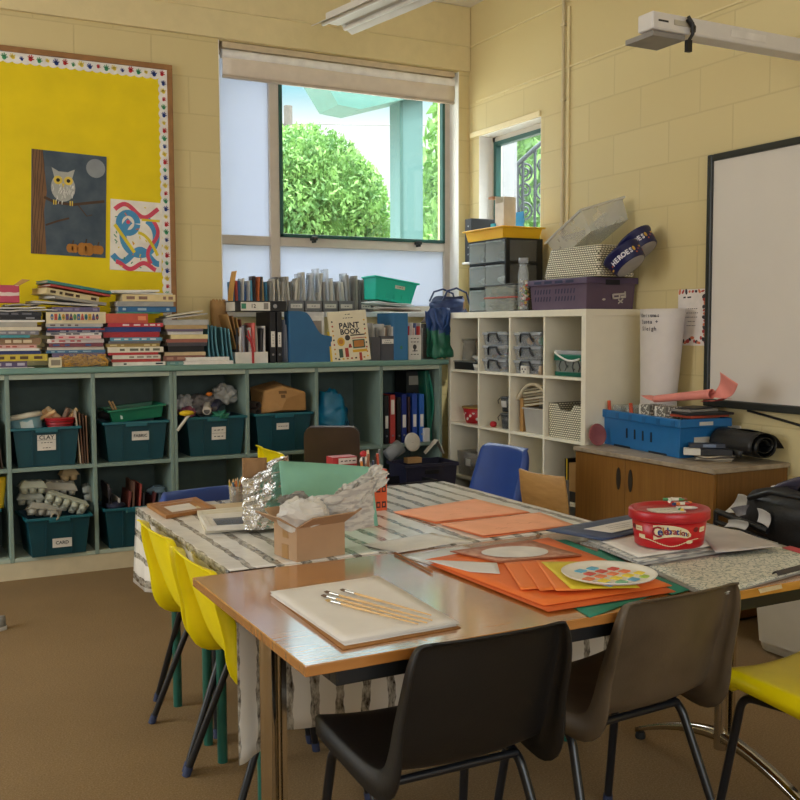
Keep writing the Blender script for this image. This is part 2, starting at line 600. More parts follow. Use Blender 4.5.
def leaf_mat(a, b_):
 m = bpy.data.materials.new('foliage')
 nt, N, L = nodes_of(m)
 out = N['Material Output']
 bs = N['Principled BSDF']
 bs.inputs['Roughness'].default_value = 0.6
 tc = N.new('ShaderNodeTexCoord')
 nz = N.new('ShaderNodeTexNoise')
 nz.inputs['Scale'].default_value = 3.5
 nz.inputs['Detail'].default_value = 5
 L.new(tc.outputs['Object'], nz.inputs['Vector'])
 rp = N.new('ShaderNodeValToRGB')
 rp.color_ramp.elements[0].position = 0.35
 rp.color_ramp.elements[0].color = lin(a)
 rp.color_ramp.elements[1].position = 0.65
 rp.color_ramp.elements[1].color = lin(b_)
 L.new(nz.outputs['Fac'], rp.inputs['Fac'])
 L.new(rp.outputs[0], bs.inputs['Base Color'])
 tl = N.new('ShaderNodeBsdfTranslucent')
 L.new(rp.outputs[0], tl.inputs['Color'])
 mx = N.new('ShaderNodeMixShader')
 mx.inputs['Fac'].default_value = 0.3
 L.new(bs.outputs[0], mx.inputs[1])
 L.new(tl.outputs[0], mx.inputs[2])
 L.new(mx.outputs[0], out.inputs['Surface'])
 return m
LEAF = leaf_mat('#46703A', '#86B060')
LEAFIN = mat('#45682C', 0.9, var=0.3, scale=3)
bark = mat('#6A5A48', 0.9, var=0.2, bump=0.4)
def tree(u, v, ut, vt, ur, y, label, seed, n, trunk=True, leaf=0.16):
 """crown centred on the sight line through (u, v) at depth y; (ut, vt) a point on its top, ur its right edge"""
 c = AY(u, v, y)
 top = AY(ut, vt, y).z
 rr = AY(ur, v, y).x - c.x
 t = thing('tree', label, 'tree', (c.x, c.y, -0.3))
 h = c.z + 0.3
 leaf_crown((0, 0, h), (rr, rr * 0.9, top - c.z), n, seed, leaf).build('crown', [LEAF, LEAFIN], t)
 b = MB()
 b.tube([(0, 0, 0), (0.1, 0, h * 0.5), (0, 0.1, h)], [0.22, 0.17, 0.1], 10)
 b.build('trunk', bark, t)
 return t
tree(302, 212, 290, 128, 383, 10.0, 'broad bright green tree filling the left of the clear window pane', 3, 32000, leaf=0.055)
tree(448, 212, 440, 158, 478, 11.0, 'bright green tree beyond the teal post outside', 5, 5000, leaf=0.10)
t_ = thing('tree', 'sunlit green tree seen behind the scrolled iron gate', 'tree', (5.0, 6.6, -0.3))
leaf_crown((0, 0, 3.4), (1.6, 1.6, 3.0), 9000, 11, 0.10).build('crown', [LEAF, LEAFIN], t_)
MB().tube([(0, 0, 0), (0.1, 0, 2), (0, 0, 3.4)], [0.2, 0.16, 0.1], 10).build('trunk', bark, t_)
teal_wood = mat('#4A6C6A', 0.6, var=0.10, scale=60)
py = 2.6
p0, p1 = AY(400, 160, py).x, AY(423, 160, py).x
vr = thing('veranda', 'teal painted veranda post and eave outside the big window', 'veranda', ((p0 + p1) / 2, py, -0.3))
zt = AY(400, 80, py).z + 0.45
w = (p1 - p0)
MB().bx(-w / 2, w / 2 , 0.0, 0.22, 0, zt + 0.3).build('post', teal_wood, vr, bevel=0.006)
MB().bx(-w / 2 - 0.004, -w / 2 + 0.03, -0.012, 0.0, 0, zt + 0.3).build('post_trim', mat('#2F5550', 0.6), vr, bevel=0.004)
e0, e1 = AY(322, 90, py).x - (p0 + p1) / 2, 2.2
ze = AY(345, 108, py).z + 0.3
b = MB()
b.prism([(e0 + 0.12, ze), (e0 + 0.35, ze - 0.02), (0.25, ze + 0.24), (e1, ze + 0.4), (e1, ze + 0.62), (e0 - 0.05, ze + 0.25)], -0.35, 0.10, M=rot(90, 0, 0))
b.build('eave', mat('#4A776F', 0.6, var=0.08), vr)
pt = AY(288, 106, 22)
tp = thing('telegraph_pole', 'grey telegraph pole rising behind the tree outside', 'pole', (pt.x, 22, -0.3))
MB().tube([(0, 0, 0), (0, 0, pt.z + 0.3)], 0.13, 10).build('pole', mat('#5A5650', 0.9), tp)
MB().bx(-0.45, 0.45, -0.05, 0.05, pt.z - 0.35, pt.z - 0.25).build('crossarm', mat('#55514B', 0.9), tp)
MB().tube([(-0.3, 0, pt.z - 0.25), (8, 1, pt.z + 0.6)], 0.02, 6).build('wire', mat('#6A6A6A', 0.7), tp)
struct(MB().bx(0.5, 6, 4.6, 4.9, -0.3, 2.05).build('garden_wall', mat('#B8B2A6', 0.9, var=0.35, scale=9, bump=0.5, bscale=12)))  # stone garden wall standing outdoors
struct(MB().bx(0.9, 0.93, 0.76, 2.0, -0.3, 4.2).build('neighbour_wall', mat('#7E8086', 0.8, var=0.06, scale=40)))  # neighbouring wall outdoors, beyond the small window
iron = mat('#3A4145', 0.5, metal=0.4)
gp = AX(517, 165, 1.6)
gt = thing('iron_gate', 'dark scrolled wrought iron gate outside the small window', 'gate', (gp.x, gp.y, -0.3), 55)
zg = gp.z + 0.3
b = MB()
arch = lambda k: (0, 0.0 - 0.9 * k / 16, zg + 0.42 * math.sin(k / 16 * PI / 1.6))
for k in range(1, 16, 2):
 p_ = arch(k)
 b.tube([(0, p_[1], 0), p_], 0.014, 6)
b.build('bars', iron, gt)
b = MB()
b.tube([arch(k) for k in range(17)], 0.022, 8)
b.tube([(0, 0.02, zg - 0.62), (0, -0.9, zg - 0.62)], 0.018, 6)
b.tube([(0, 0, 0), (0, 0, zg)], 0.02, 8)
b.build('arch_rail', iron, gt)
for j in range(5):
 yy = -0.075 - 0.17 * j
 for zz, sg in ((zg - 0.06 + 0.05 * j, 1), (zg - 0.24, -1), (zg - 0.42, 1), (zg - 0.76, -1)):
  b = MB()
  b.tube([(0, yy + sg * (0.014 + 0.062 * a / 22) * math.cos(a * 0.5), zz + (0.014 + 0.075 * a / 22) * math.sin(a * 0.5)) for a in range(23)], 0.011, 5)
  b.build('scroll', iron, gt)
wd = bpy.data.worlds.new('sky')
sc.world = wd
wd.use_nodes = True
N, L = wd.node_tree.nodes, wd.node_tree.links
bg = N['Background']
tc = N.new('ShaderNodeTexCoord')
sp = N.new('ShaderNodeSeparateXYZ')
L.new(tc.outputs['Generated'], sp.inputs[0])
rp = N.new('ShaderNodeValToRGB')
e = rp.color_ramp.elements
e[0].position, e[0].color = 0.0, (0.9, 0.95, 0.95, 1)
e[1].position, e[1].color = 0.30, (0.22, 0.66, 0.80, 1)
k = e.new(0.10)
k.color = (0.60, 0.82, 0.86, 1)
L.new(sp.outputs['Z'], rp.inputs['Fac'])
nz = N.new('ShaderNodeTexNoise')
nz.inputs['Scale'].default_value = 3.2
nz.inputs['Detail'].default_value = 6
mp = N.new('ShaderNodeMapping')
mp.inputs['Scale'].default_value = (1, 1, 3.2)
mp.inputs['Location'].default_value = (0.35, 0.1, 0.05)
L.new(tc.outputs['Generated'], mp.inputs[0])
L.new(mp.outputs[0], nz.inputs['Vector'])
mr = N.new('ShaderNodeMapRange')
mr.inputs['From Min'].default_value = 0.228
mr.inputs['From Max'].default_value = 0.192
L.new(sp.outputs['Z'], mr.inputs['Value'])
ad = N.new('ShaderNodeMath')
ad.operation = 'ADD'
ad.use_clamp = True
cr = N.new('ShaderNodeMapRange')
cr.inputs['From Min'].default_value = 0.55
cr.inputs['From Max'].default_value = 0.68
L.new(nz.outputs['Fac'], cr.inputs['Value'])
L.new(mr.outputs[0], ad.inputs[0])
L.new(cr.outputs[0], ad.inputs[1])
mx = N.new('ShaderNodeMixRGB')
mx.inputs['Color2'].default_value = (1.05, 1.05, 1.05, 1)
L.new(ad.outputs[0], mx.inputs['Fac'])
L.new(rp.outputs[0], mx.inputs['Color1'])
up_ = N.new('ShaderNodeMapRange')
up_.inputs['From Min'].default_value = 0.25
up_.inputs['From Max'].default_value = 0.8
up_.inputs['To Min'].default_value = 1.0
up_.inputs['To Max'].default_value = 13.0
L.new(sp.outputs['Z'], up_.inputs['Value'])
ov = N.new('ShaderNodeMapRange')
ov.inputs['From Min'].default_value = 0.22
ov.inputs['From Max'].default_value = 0.45
L.new(sp.outputs['Z'], ov.inputs['Value'])
mo_ = N.new('ShaderNodeMixRGB')
mo_.inputs['Color2'].default_value = (0.95, 0.98, 1.0, 1)
L.new(ov.outputs[0], mo_.inputs['Fac'])
L.new(mx.outputs[0], mo_.inputs['Color1'])
L.new(mo_.outputs[0], bg.inputs['Color'])
L.new(up_.outputs[0], bg.inputs['Strength'])
sun = bpy.data.objects.new('sun', bpy.data.lights.new('sun', 'SUN'))
COL.objects.link(sun)
sun.data.energy = 3.2
sun.data.angle = R(1)
sun.data.color = (1, 0.95, 0.85)
sd = Vector((-0.22, 0.42, -0.95))
sun.rotation_euler = sd.to_track_quat('-Z', 'Y').to_euler()
def fill_lamp(name, loc, d, sx, sy, energy, col):
 """area lamp added in an unseen window opening to brighten the room"""
 l = bpy.data.lights.new(name, 'AREA')
 l.shape = 'RECTANGLE'
 l.size, l.size_y = sx, sy
 l.energy = energy
 l.color = col
 o = bpy.data.objects.new(name, l)
 COL.objects.link(o)
 o.location = loc
 o.rotation_euler = Vector(d).to_track_quat('-Z', 'Z').to_euler()
 return o
fill_lamp('fill_rear', (-3.4, -9.05, 1.95), (0, 1, -0.05), 4.2, 1.8, 62, (0.96, 0.97, 1.0))  # added lamp behind the camera, standing in for unseen windows
fill_lamp('fill_left', (-7.05, -2.2, 1.95), (1, 0, -0.05), 3.2, 1.8, 78, (0.96, 0.97, 1.0))  # added lamp out of view, placed to favour the right wall
vs = sc.view_settings
vs.view_transform = 'Standard'
vs.look = 'None'
vs.gamma = 1
vs.use_curve_mapping = False
vs.exposure = 0.27
sc.cycles.max_bounces = 8
sc.cycles.diffuse_bounces = 5
sc.cycles.transparent_max_bounces = 24
sc.cycles.use_denoising = True
sc.cycles.sample_clamp_indirect = 6
YC = -0.427
ZC = 1.156
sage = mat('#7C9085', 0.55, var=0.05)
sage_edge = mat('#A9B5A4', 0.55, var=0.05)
DX = [-3.622 + 0.4501 * i for i in range(8)]      # divider centres
def pigeonholes(label, i0, i1):
 x0, x1 = DX[i0], DX[i1]
 t = thing('shelf_unit', label, 'shelf', ((x0 + x1) / 2, -0.21, 0))
 m = T(-(x0 + x1) / 2, 0.21, 0)
 hw = 0.011
 for i in range(i0, i1 + 1):
  a, c = DX[i] - hw, DX[i] + hw
  if i == i0:
   a = DX[i] + 0.001
   c = DX[i] + 0.021
  if i == i1:
   a, c = DX[i] - 0.021, DX[i] - 0.001
  nm = 'side_panel' if i in (i0, i1) else 'divider'
  MB().bx(a, c, YC, -0.02, 0.096, ZC - 0.036, 0, m).build(nm, sage, t, bevel=0.002)
 for i in range(i0, i1):
  for nm, z0, z1 in (('bottom_shelf', 0.096, 0.118), ('middle_shelf', 0.590, 0.611), ('top_rail', ZC - 0.062, ZC - 0.036)):
   e0 = 0.021 if i == i0 else hw
   e1 = 0.021 if i + 1 == i1 else hw
   a_ = DX[i] + e0 + 0.0005
   c_ = DX[i + 1] - e1 - 0.0005
   MB().bx(a_, c_, YC + 0.001, -0.02 if nm != 'top_rail' else YC + 0.02, z0, z1, 0, m).build(nm, sage_edge if nm != 'middle_shelf' else sage, t, bevel=0.0015)
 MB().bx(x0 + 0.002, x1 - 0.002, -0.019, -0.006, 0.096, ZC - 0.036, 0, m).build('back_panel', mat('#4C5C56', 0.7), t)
 MB().bx(x0, x1, YC + 0.004, YC + 0.02, 0.0, 0.0955, 0, m).build('plinth', mat('#C9BB9A', 0.6, var=0.06), t)
 return t
pigeonholes('sage green pigeonhole unit holding the clay, card and fabric boxes under the book stacks', 0, 3)
pigeonholes('sage green pigeonhole unit with the brown bag, blue bag and ring binders, under the window', 3, 7)
wt = MB().bx(DX[0] - 0.02, DX[7] + 0.045, YC - 0.018, -0.001, ZC - 0.034, ZC, 0).build('worktop', mat('#6F9387', 0.45, var=0.05), bevel=0.008)
tag(wt, 'long green worktop along the back wall carrying book stacks and files', 'worktop')
KX, KY, KH = -0.403, -0.386, 1.464
laminate = mat('#E8E2CE', 0.4, var=0.02)
ks = thing('cube_shelving', 'large white cube shelving unit of four columns against the right wall', 'shelf', (-0.205, KY - 0.732, 0))
m = T(0.205, -(KY - 0.732), 0)
kx0, kx1 = KX, -0.008
MB().bx(kx0, kx1, KY - 1.464, KY, KH - 0.038, KH, 0, m).build('top_panel', laminate, ks, bevel=0.0015)
MB().bx(kx0, kx1, KY - 1.464, KY, 0.0, 0.038, 0, m).build('bottom_panel', laminate, ks, bevel=0.0015)
MB().bx(kx0, kx1, KY - 0.038, KY, 0.0385, KH - 0.0385, 0, m).build('side_panel', laminate, ks, bevel=0.0015)
MB().bx(kx0, kx1, KY - 1.464, KY - 1.426, 0.0385, KH - 0.0385, 0, m).build('side_panel', laminate, ks, bevel=0.0015)
for i in range(1, 4):
 yy = KY - 0.038 - 0.351 * i + 0.016
 MB().bx(kx0 + 0.002, kx1, yy - 0.016, yy, 0.0385, KH - 0.0385, 0, m).build('divider', laminate, ks)
 for c in range(4):
  y0 = KY - 0.038 - 0.351 * c
  z1 = KH - 0.038 - 0.351 * i + 0.016
  if i < 4:
   MB().bx(kx0 + 0.002, kx1, y0 - 0.3348, y0 - 0.0002, z1 - 0.016, z1, 0, m).build('shelf', laminate, ks)
MB().bx(-0.007, -0.003, KY - 1.46, KY - 0.004, 0.01, KH - 0.01, 0, m).build('back_panel', mat('#B8B09C', 0.7), ks)
def cell(c, r):
 """left y, right y, floor z of a cube (column from the back wall, row from the top)"""
 y0 = KY - 0.038 - 0.351 * c
 return y0, y0 - 0.335, KH - 0.038 - 0.351 * (r + 1) + 0.016 + (0 if r < 3 else 0)
SX, SNY, SFY, SH = -0.475, -2.865, -1.862, 0.728
oak = mat('#8E6228', 0.45, alt='#7E531E', scale=6, stretch=(14, 14, 0.7), bump=0.05)
oak_end = mat('#7E5626', 0.5, alt='#6E481C', scale=6, stretch=(14, 14, 0.7))
sb = thing('sideboard', 'low oak sideboard with two slot-handled doors below the whiteboard', 'sideboard', (-0.24, (SNY + SFY) / 2, 0))
m = T(0.24, -(SNY + SFY) / 2, 0)
MB().bx(SX - 0.012, -0.004, SNY - 0.012, SFY + 0.006, SH - 0.022, SH, 0, m).build('top_panel', mat('#A99A84', 0.5, alt='#8F7F68', scale=20), sb, bevel=0.003)
b = MB().bx(SX + 0.02, -0.006, SNY, SNY + 0.018, 0.02, SH - 0.0225, 0, m).bx(SX + 0.02, -0.006, SFY - 0.018, SFY, 0.02, SH - 0.0225, 0, m)
b.bx(SX + 0.02, -0.006, SNY + 0.018, SFY - 0.018, 0.05, 0.068, 0, m).bx(-0.02, -0.006, SNY + 0.018, SFY - 0.018, 0.068, SH - 0.0225, 0, m)
b.build('carcass', oak_end, sb)
MB().bx(SX + 0.03, -0.02, SNY + 0.03, SFY - 0.03, 0, 0.0195, 0, m).build('plinth', mat('#3A2C1C', 0.7), sb)
ym = (SNY + SFY) / 2 + 0.10
for a, c, hy in ((SNY + 0.002, ym - 0.002, ym - 0.045), (ym + 0.002, SFY - 0.002, ym + 0.045)):
 d = MB().bx(SX, SX + 0.0195, a, c, 0.03, SH - 0.026, 0, m).build('door', oak, sb, bevel=0.002)
 h = MB()
 h.lathe([(0.0, 0.0), (0.012, 0.0), (0.016, 0.004), (0.0155, 0.006)], 24, M=m @ T(SX + 0.001, hy, 0.60) @ rot(0, -90, 0), sx=3.6, sy=1)
 h.build('slot_handle', mat('#2E2416', 0.5), d)
PROF = [(0.185, 0.405), (0.202, 0.428), (0.192, 0.448), (0.15, 0.452), (0.08, 0.448), (0.0, 0.442), (-0.07, 0.438), (-0.125, 0.444), (-0.162, 0.466), (-0.186, 0.505),
  (-0.205, 0.55), (-0.222, 0.60), (-0.238, 0.65), (-0.252, 0.70), (-0.262, 0.735), (-0.270, 0.753), (-0.281, 0.760)]
PW = [0.165, 0.190, 0.202, 0.208, 0.210, 0.208, 0.204, 0.200, 0.197, 0.195, 0.194, 0.192, 0.190, 0.186, 0.178, 0.166, 0.155]
PFL = [0.012, 0.022, 0.030, 0.032, 0.033, 0.036, 0.042, 0.052, 0.060, 0.056, 0.046, 0.040, 0.036, 0.030, 0.022, 0.012, 0.006]
def spline(a, t):
 n = len(a) - 1
 x = min(max(t * n, 0), n - 1e-6)
 i = int(x)
 f = x - i
 p = [a[max(0, min(n, k))] for k in (i - 1, i, i + 1, i + 2)]
 one = lambda q: 0.5 * (2 * q[1] + (q[2] - q[0]) * f + (2 * q[0] - 5 * q[1] + 4 * q[2] - q[3]) * f * f + (3 * q[1] - q[0] - 3 * q[2] + q[3]) * f ** 3)
 if isinstance(a[0], tuple):
  return tuple(one([q[k] for q in p]) for k in range(len(a[0])))
 return one(p)
def shell_mesh():
 NU, NS = 16, 40
 cols = [(-1.0, 1.0), (-1.0, 0.45), (-1.0, 0.0)] + [(-1 + 2 * i / NU, None) for i in range(0, NU + 1)] + [(1.0, 0.0), (1.0, 0.45), (1.0, 1.0)]
 vs, fs = [], []
 for j in range(NS + 1):
  s = j / NS
  y, z = spline(PROF, s)
  y2, z2 = spline(PROF, min(1, s + 0.01))
  y1, z1 = spline(PROF, max(0, s - 0.01))
  ty, tz = y2 - y1, z2 - z1
  l = math.hypot(ty, tz) or 1
  ny, nz = tz / l, -ty / l         # sitter's side
  if nz < -0.2 and s > 0.2:
   ny, nz = -ny, -nz
  if s < 0.2 and nz < 0 and ny < 0:
   ny, nz = -ny, -nz
  if s > 0.6:
   nz *= max(0.0, (0.85 - s) / 0.25)
  w = spline(PW, s)
  fl = spline(PFL, s)
  back = min(1, max(0, (s - 0.45) / 0.2))
  cup = 0.016 + 0.016 * back - 0.012 * min(1, max(0, (s - 0.9) / 0.1))
  for u, f in cols:
   x = u * (w - 0.008)
   d = cup * u * u
   if f is not None:
    if f == 0.0:
     x = u * (w - 0.002)
     d = cup - 0.002
    else:
     x = u * (w + 0.004 * f)
     d = cup - 0.006 - fl * f
   vs.append((x, y + ny * d, z + nz * d))
 n = len(cols)
 for j in range(NS):
  for i in range(n - 1):
   fs.append((j * n + i, j * n + i + 1, (j + 1) * n + i + 1, (j + 1) * n + i))
 return MB().add(vs, fs, 0, True)
def round_path(pts, r=0.03, k=5):
 """polyline with rounded corners"""
 pts = [Vector(p) for p in pts]
 out = [pts[0]]
 for i in range(1, len(pts) - 1):
  a, c, d = pts[i - 1], pts[i], pts[i + 1]
  e0 = c + (a - c).normalized() * min(r, (a - c).length / 2)
  e1 = c + (d - c).normalized() * min(r, (d - c).length / 2)
  for q in range(k + 1):
   f = q / k
   out.append(e0 * (1 - f) ** 2 + c * 2 * f * (1 - f) + e1 * f * f)
 out.append(pts[-1])
 return out
black_tube = mat('#15161A', 0.35, var=0.1)
rubber = mat('#2C3450', 0.7)
def poly_chair(label, shell_mat, loc, rz, group=None, scale=1.0):
 t = thing('stacking_chair', label, 'chair', loc, rz, group)
 t.scale = (scale,) * 3
 shell_mesh().build('seat_shell', shell_mat, t, solid=0.005)
 for s in (-1, 1):
  lg = MB().tube(round_path([(s * 0.205, 0.215, 0.004), (s * 0.180, 0.150, 0.400), (s * 0.176, 0.0, 0.410)], 0.035), 0.0115, 10).build('leg', black_tube, t)
  MB().tube([(s * 0.2053, 0.2155, 0.0), (s * 0.2035, 0.2105, 0.03)], 0.0135, 10).build('foot_cap', rubber, lg)
  lg = MB().tube(round_path([(s * 0.225, -0.225, 0.004), (s * 0.182, -0.075, 0.398), (s * 0.176, 0.0, 0.410)], 0.035), 0.0115, 10).build('leg', black_tube, t)
  MB().tube([(s * 0.2255, -0.2265, 0.0), (s * 0.2225, -0.2155, 0.03)], 0.0135, 10).build('foot_cap', rubber, lg)
 MB().tube([(-0.178, 0.10, 0.405), (0.178, 0.10, 0.405)], 0.010, 8).build('cross_bar', black_tube, t)
 MB().tube([(-0.180, -0.07, 0.400), (0.180, -0.07, 0.400)], 0.010, 8).build('cross_bar', black_tube, t)
 return t
brown_shell = mat('#0E0A07', 0.55, var=0.12, bump=0.08, bscale=220)
grey_shell = mat('#5E4F3C', 0.5, alt='#463A2B', scale=7, bump=0.08, bscale=220)
yellow_shell = mat('#F4E004', 0.38, var=0.04)
blue_shell = mat('#1E3F86', 0.45, var=0.08, bump=0.06, bscale=200)
def chair_at(u, v, ztop, rz, label, m_, scale=1.0, group=None):
 """place a chair so that the middle of its top edge lies on the sight line through (u, v) at height ztop"""
 p = AZ(u, v, ztop)
 off = rot(0, 0, rz) @ Vector((0, 0.272 * scale, 0))
 return poly_chair(label, m_, (p.x + off.x, p.y + off.y, 0), rz, group, scale)
chair_at(500, 634, 0.758, 0, 'dark brown moulded chair, nearest of those pushed up to the wood table', brown_shell)
chair_at(690, 593, 0.758, 3, 'scuffed grey-brown moulded chair between the dark brown chair and the yellow seat', grey_shell)
D = AZ(725, 672, 0.45)
poly_chair('yellow moulded chair under the wood table with only its seat and black legs showing', yellow_shell, (D.x + 0.20, D.y - 0.19, 0), 4, None, 1.0)
poly_chair('yellow moulded chair at the left side of the birch-print table, beside the green table leg', yellow_shell, (-2.768, -2.965, 0), -90, None, 0.96)
poly_chair('yellow moulded chair squeezed in against the left corner of the wood table', yellow_shell, (-2.775, -3.425, 0), -90, None, 0.96)
chair_at(203, 489, 0.758, 190, 'blue moulded chair on the far side of the birch-print table, left of the pencil tub', blue_shell)
chair_at(508, 446, 0.758, 94, 'blue moulded chair standing in front of the white cube shelving', blue_shell)
chair_at(266, 449, 0.758, -92, 'yellow moulded chair whose top shows behind the foil-wrapped card', yellow_shell)
pc = AZ(332, 426, 0.82)
ch = thing('padded_chair', 'dark brown vinyl padded chair standing in front of the pigeonholes', 'chair', (pc.x, pc.y, 0), -29)
vinyl = mat('#3B2A20', 0.4, var=0.15, bump=0.06, bscale=90)
def pad(w, h, t_):
 m = MB()
 pts = []
 r = 0.05
 for cx, cz, a0 in ((w / 2 - r, h / 2 - r, 0), (-w / 2 + r, h / 2 - r, 90), (-w / 2 + r, -h / 2 + r, 180), (w / 2 - r, -h / 2 + r, 270)):
  for k in range(6):
   a = R(a0 + 18 * k)
   pts.append((cx + r * math.cos(a), cz + r * math.sin(a)))
 m.prism(pts, -t_ / 2, t_ / 2)
 return m
o = pad(0.31, 0.26, 0.045).build('backrest', vinyl, ch, bevel=0.014)
o.location = (0, 0, 0.69)
o.rotation_euler = (R(96), 0, 0)
pp = MB().tube([(0.148 * c_, 0.123 * s_, -0.022) for c_, s_ in [((abs(math.cos(a)) ** 0.35) * (1 if math.cos(a) > 0 else -1), (abs(math.sin(a)) ** 0.35) * (1 if math.sin(a) > 0 else -1)) for a in [2 * PI * k / 40 for k in range(41)]]], 0.004, 6, cap=False)
pp.build('piping', mat('#2A1E17', 0.4), o)
o = pad(0.38, 0.36, 0.05).build('seat', vinyl, ch, bevel=0.014)
o.location = (0, -0.19, 0.46)
for sx in (-1, 1):
 MB().tube(round_path([(sx * 0.17, 0.02, 0.0), (sx * 0.165, 0.0, 0.44), (sx * 0.13, 0.028, 0.80)], 0.05), 0.011, 8).build('leg', black_tube, ch)
 MB().tube(round_path([(sx * 0.17, -0.36, 0.0), (sx * 0.165, -0.34, 0.42), (sx * 0.165, -0.02, 0.42)], 0.04), 0.011, 8).build('leg', black_tube, ch)
p0, p1 = AZ(523, 468, 0.76), AZ(566, 476, 0.76)
wc = (p0 + p1) / 2
ang = math.degrees(math.atan2(p1.y - p0.y, p1.x - p0.x)) + 180
wd_ = (p1 - p0).length
ch = thing('wooden_chair', 'plywood-backed chair pushed towards the orange papers, beside the blue chair', 'chair', (wc.x, wc.y, 0), ang)
ply = mat('#B98E55', 0.45, alt='#A67B44', scale=5, stretch=(2, 12, 12))
def ply_panel(w, h, t_, bow):
 return MB().grid(lambda s, t: ((s - 0.5) * w * (1 - 0.06 * abs(t - 0.5)), bow * (1 - (2 * s - 1) ** 2), (t - 0.5) * h), 14, 4)
o = ply_panel(wd_ + 0.02, 0.19, 0.012, 0.022).build('backrest', ply, ch, solid=0.012, bevel=0.003)
o.location = (0, 0, 0.665)
o.rotation_euler = (R(-8), 0, 0)
for sx in (-1, 1):
 for sz in (-1, 1):
  MB().lathe([(0.006, 0), (0.005, 0.003), (0, 0.004)], 10, M=T(sx * 0.10, 0.013, sz * 0.075) @ rot(-90, 0, 0)).build('rivet', mat('#C8C4BA', 0.3, metal=0.8), o)
MB().bx(-0.17, 0.17, 0.0, 0.36, -0.006, 0.006).build('seat', ply, ch, bevel=0.004).location = (0, 0.02, 0.43)
for sx in (-1, 1):
 MB().tube(round_path([(sx * 0.165, -0.10, 0), (sx * 0.145, -0.012, 0.42), (sx * 0.125, -0.016, 0.74)], 0.05), 0.010, 8).build('leg', mat('#4A4540', 0.4), ch)
 MB().tube(round_path([(sx * 0.165, 0.38, 0), (sx * 0.15, 0.34, 0.41), (sx * 0.145, -0.01, 0.41)], 0.04), 0.010, 8).build('leg', mat('#4A4540', 0.4), ch)
TZ = 0.72
TX0, TX1, TY0, TY1 = -3.075, -1.44, -4.392, -3.617
wood = mat('#BC8040', 0.25, alt='#A86C30', scale=3, stretch=(2.2, 26, 10), spec=1.0, coat=1.0, bump=0.03, bscale=9)
_wb = wood.node_tree.nodes['Principled BSDF']
_wb.inputs['Coat Roughness'].default_value = 0.11
_wb.inputs['Coat IOR'].default_value = 1.8
tb = thing('table', 'wood-topped classroom table nearest the camera with chrome T-shaped legs', 'table', ((TX0 + TX1) / 2, (TY0 + TY1) / 2, 0))
m = T(-(TX0 + TX1) / 2, -(TY0 + TY1) / 2, 0)
MB().bx(TX0, TX1, TY0, TY1, TZ - 0.023, TZ, 0, m).build('tabletop', wood, tb, bevel=0.002)
b = MB()
b.bx(TX0 + 0.08, TX1 - 0.08, TY0 + 0.035, TY0 + 0.07, TZ - 0.066, TZ - 0.0235, 0, m).bx(TX0 + 0.08, TX1 - 0.08, TY1 - 0.07, TY1 - 0.035, TZ - 0.066, TZ - 0.0235, 0, m)
b.bx(TX0 + 0.08, TX0 + 0.115, TY0 + 0.07, TY1 - 0.07, TZ - 0.066, TZ - 0.0235, 0, m).bx(TX1 - 0.115, TX1 - 0.08, TY0 + 0.07, TY1 - 0.07, TZ - 0.066, TZ - 0.0235, 0, m)
b.build('frame', mat('#121212', 0.5), tb, bevel=0.003)
chrome = mat('#C9C2B4', 0.16, metal=1.0, var=0.04)
for lx in (AY(269, 700, -4.0).x, -1.575):
 l = MB().tube([(lx, -4.0, 0.10), (lx, -4.0, TZ - 0.066)], 0.021, 16, 0, m)
 l.bx(lx + 0.024, lx + 0.036, -4.02, -3.98, 0.12, TZ - 0.066, 0, m)
 lo = l.build('leg', chrome, tb)
 f = MB()
 vs, fs = [], []
 n = 24
 for k in range(n + 1):
  q = -1 + 2 * k / n
  zz = 0.02 + 0.105 * (1 - abs(q) ** 1.7)
  th = 0.030
  for dx in (-0.016, 0.016):
   vs.append((lx + dx, -4.0 + q * 0.365, zz))
   vs.append((lx + dx, -4.0 + q * 0.365, zz + th * (0.5 + 0.5 * (1 - abs(q)))))
 for k in range(n):
  a = 4 * k
  for i, j in ((0, 1), (1, 3), (3, 2), (2, 0)):
   fs.append((a + i, a + j, a + 4 + j, a + 4 + i))
 fs += [(0, 2, 3, 1), (4 * n, 4 * n + 1, 4 * n + 3, 4 * n + 2)]
 f.add(vs, fs, 0, True, m)
 f.build('arched_foot', chrome, lo)
 for q in (-1, 1):
  MB().lathe([(0.016, 0), (0.018, 0.008), (0.014, 0.022)], 12, 0, m @ T(lx, -4.0 + q * 0.355, 0)).build('foot_pad', mat('#161616', 0.7), lo)
FX0, FX1, FYN, FYF = -2.962, -1.70, -3.605, -2.545
ymid = (FYN + FYF) / 2
def far_table(y0, y1, label):
 t = thing('table', label, 'table', ((FX0 + FX1) / 2, (y0 + y1) / 2, 0))
 m = T(-(FX0 + FX1) / 2, -(y0 + y1) / 2, 0)
 MB().bx(FX0, FX1, y0 + 0.002, y1 - 0.002, TZ - 0.027, TZ - 0.005, 0, m).build('tabletop', wood, t, bevel=0.002)
 g_ = mat('#1F5A4C', 0.4)
 MB().bx(FX0 + 0.09, FX1 - 0.09, y0 + 0.05, y0 + 0.075, TZ - 0.07, TZ - 0.0275, 0, m).bx(FX0 + 0.09, FX1 - 0.09, y1 - 0.075, y1 - 0.05, TZ - 0.07, TZ - 0.0275, 0, m).build('frame', g_, t)
 for lx in (FX0 + 0.10, FX1 - 0.10):
  for ly in (y0 + 0.063, y1 - 0.09):
   MB().tube([(lx, ly, 0), (lx, ly, TZ - 0.0275)], 0.016, 12, 0, m).build('leg', g_, t)
 return t
far_table(ymid, FYF, 'green-legged table under the far half of the birch-print cloth')
far_table(FYN, ymid, 'green-legged table under the near half of the birch-print cloth')
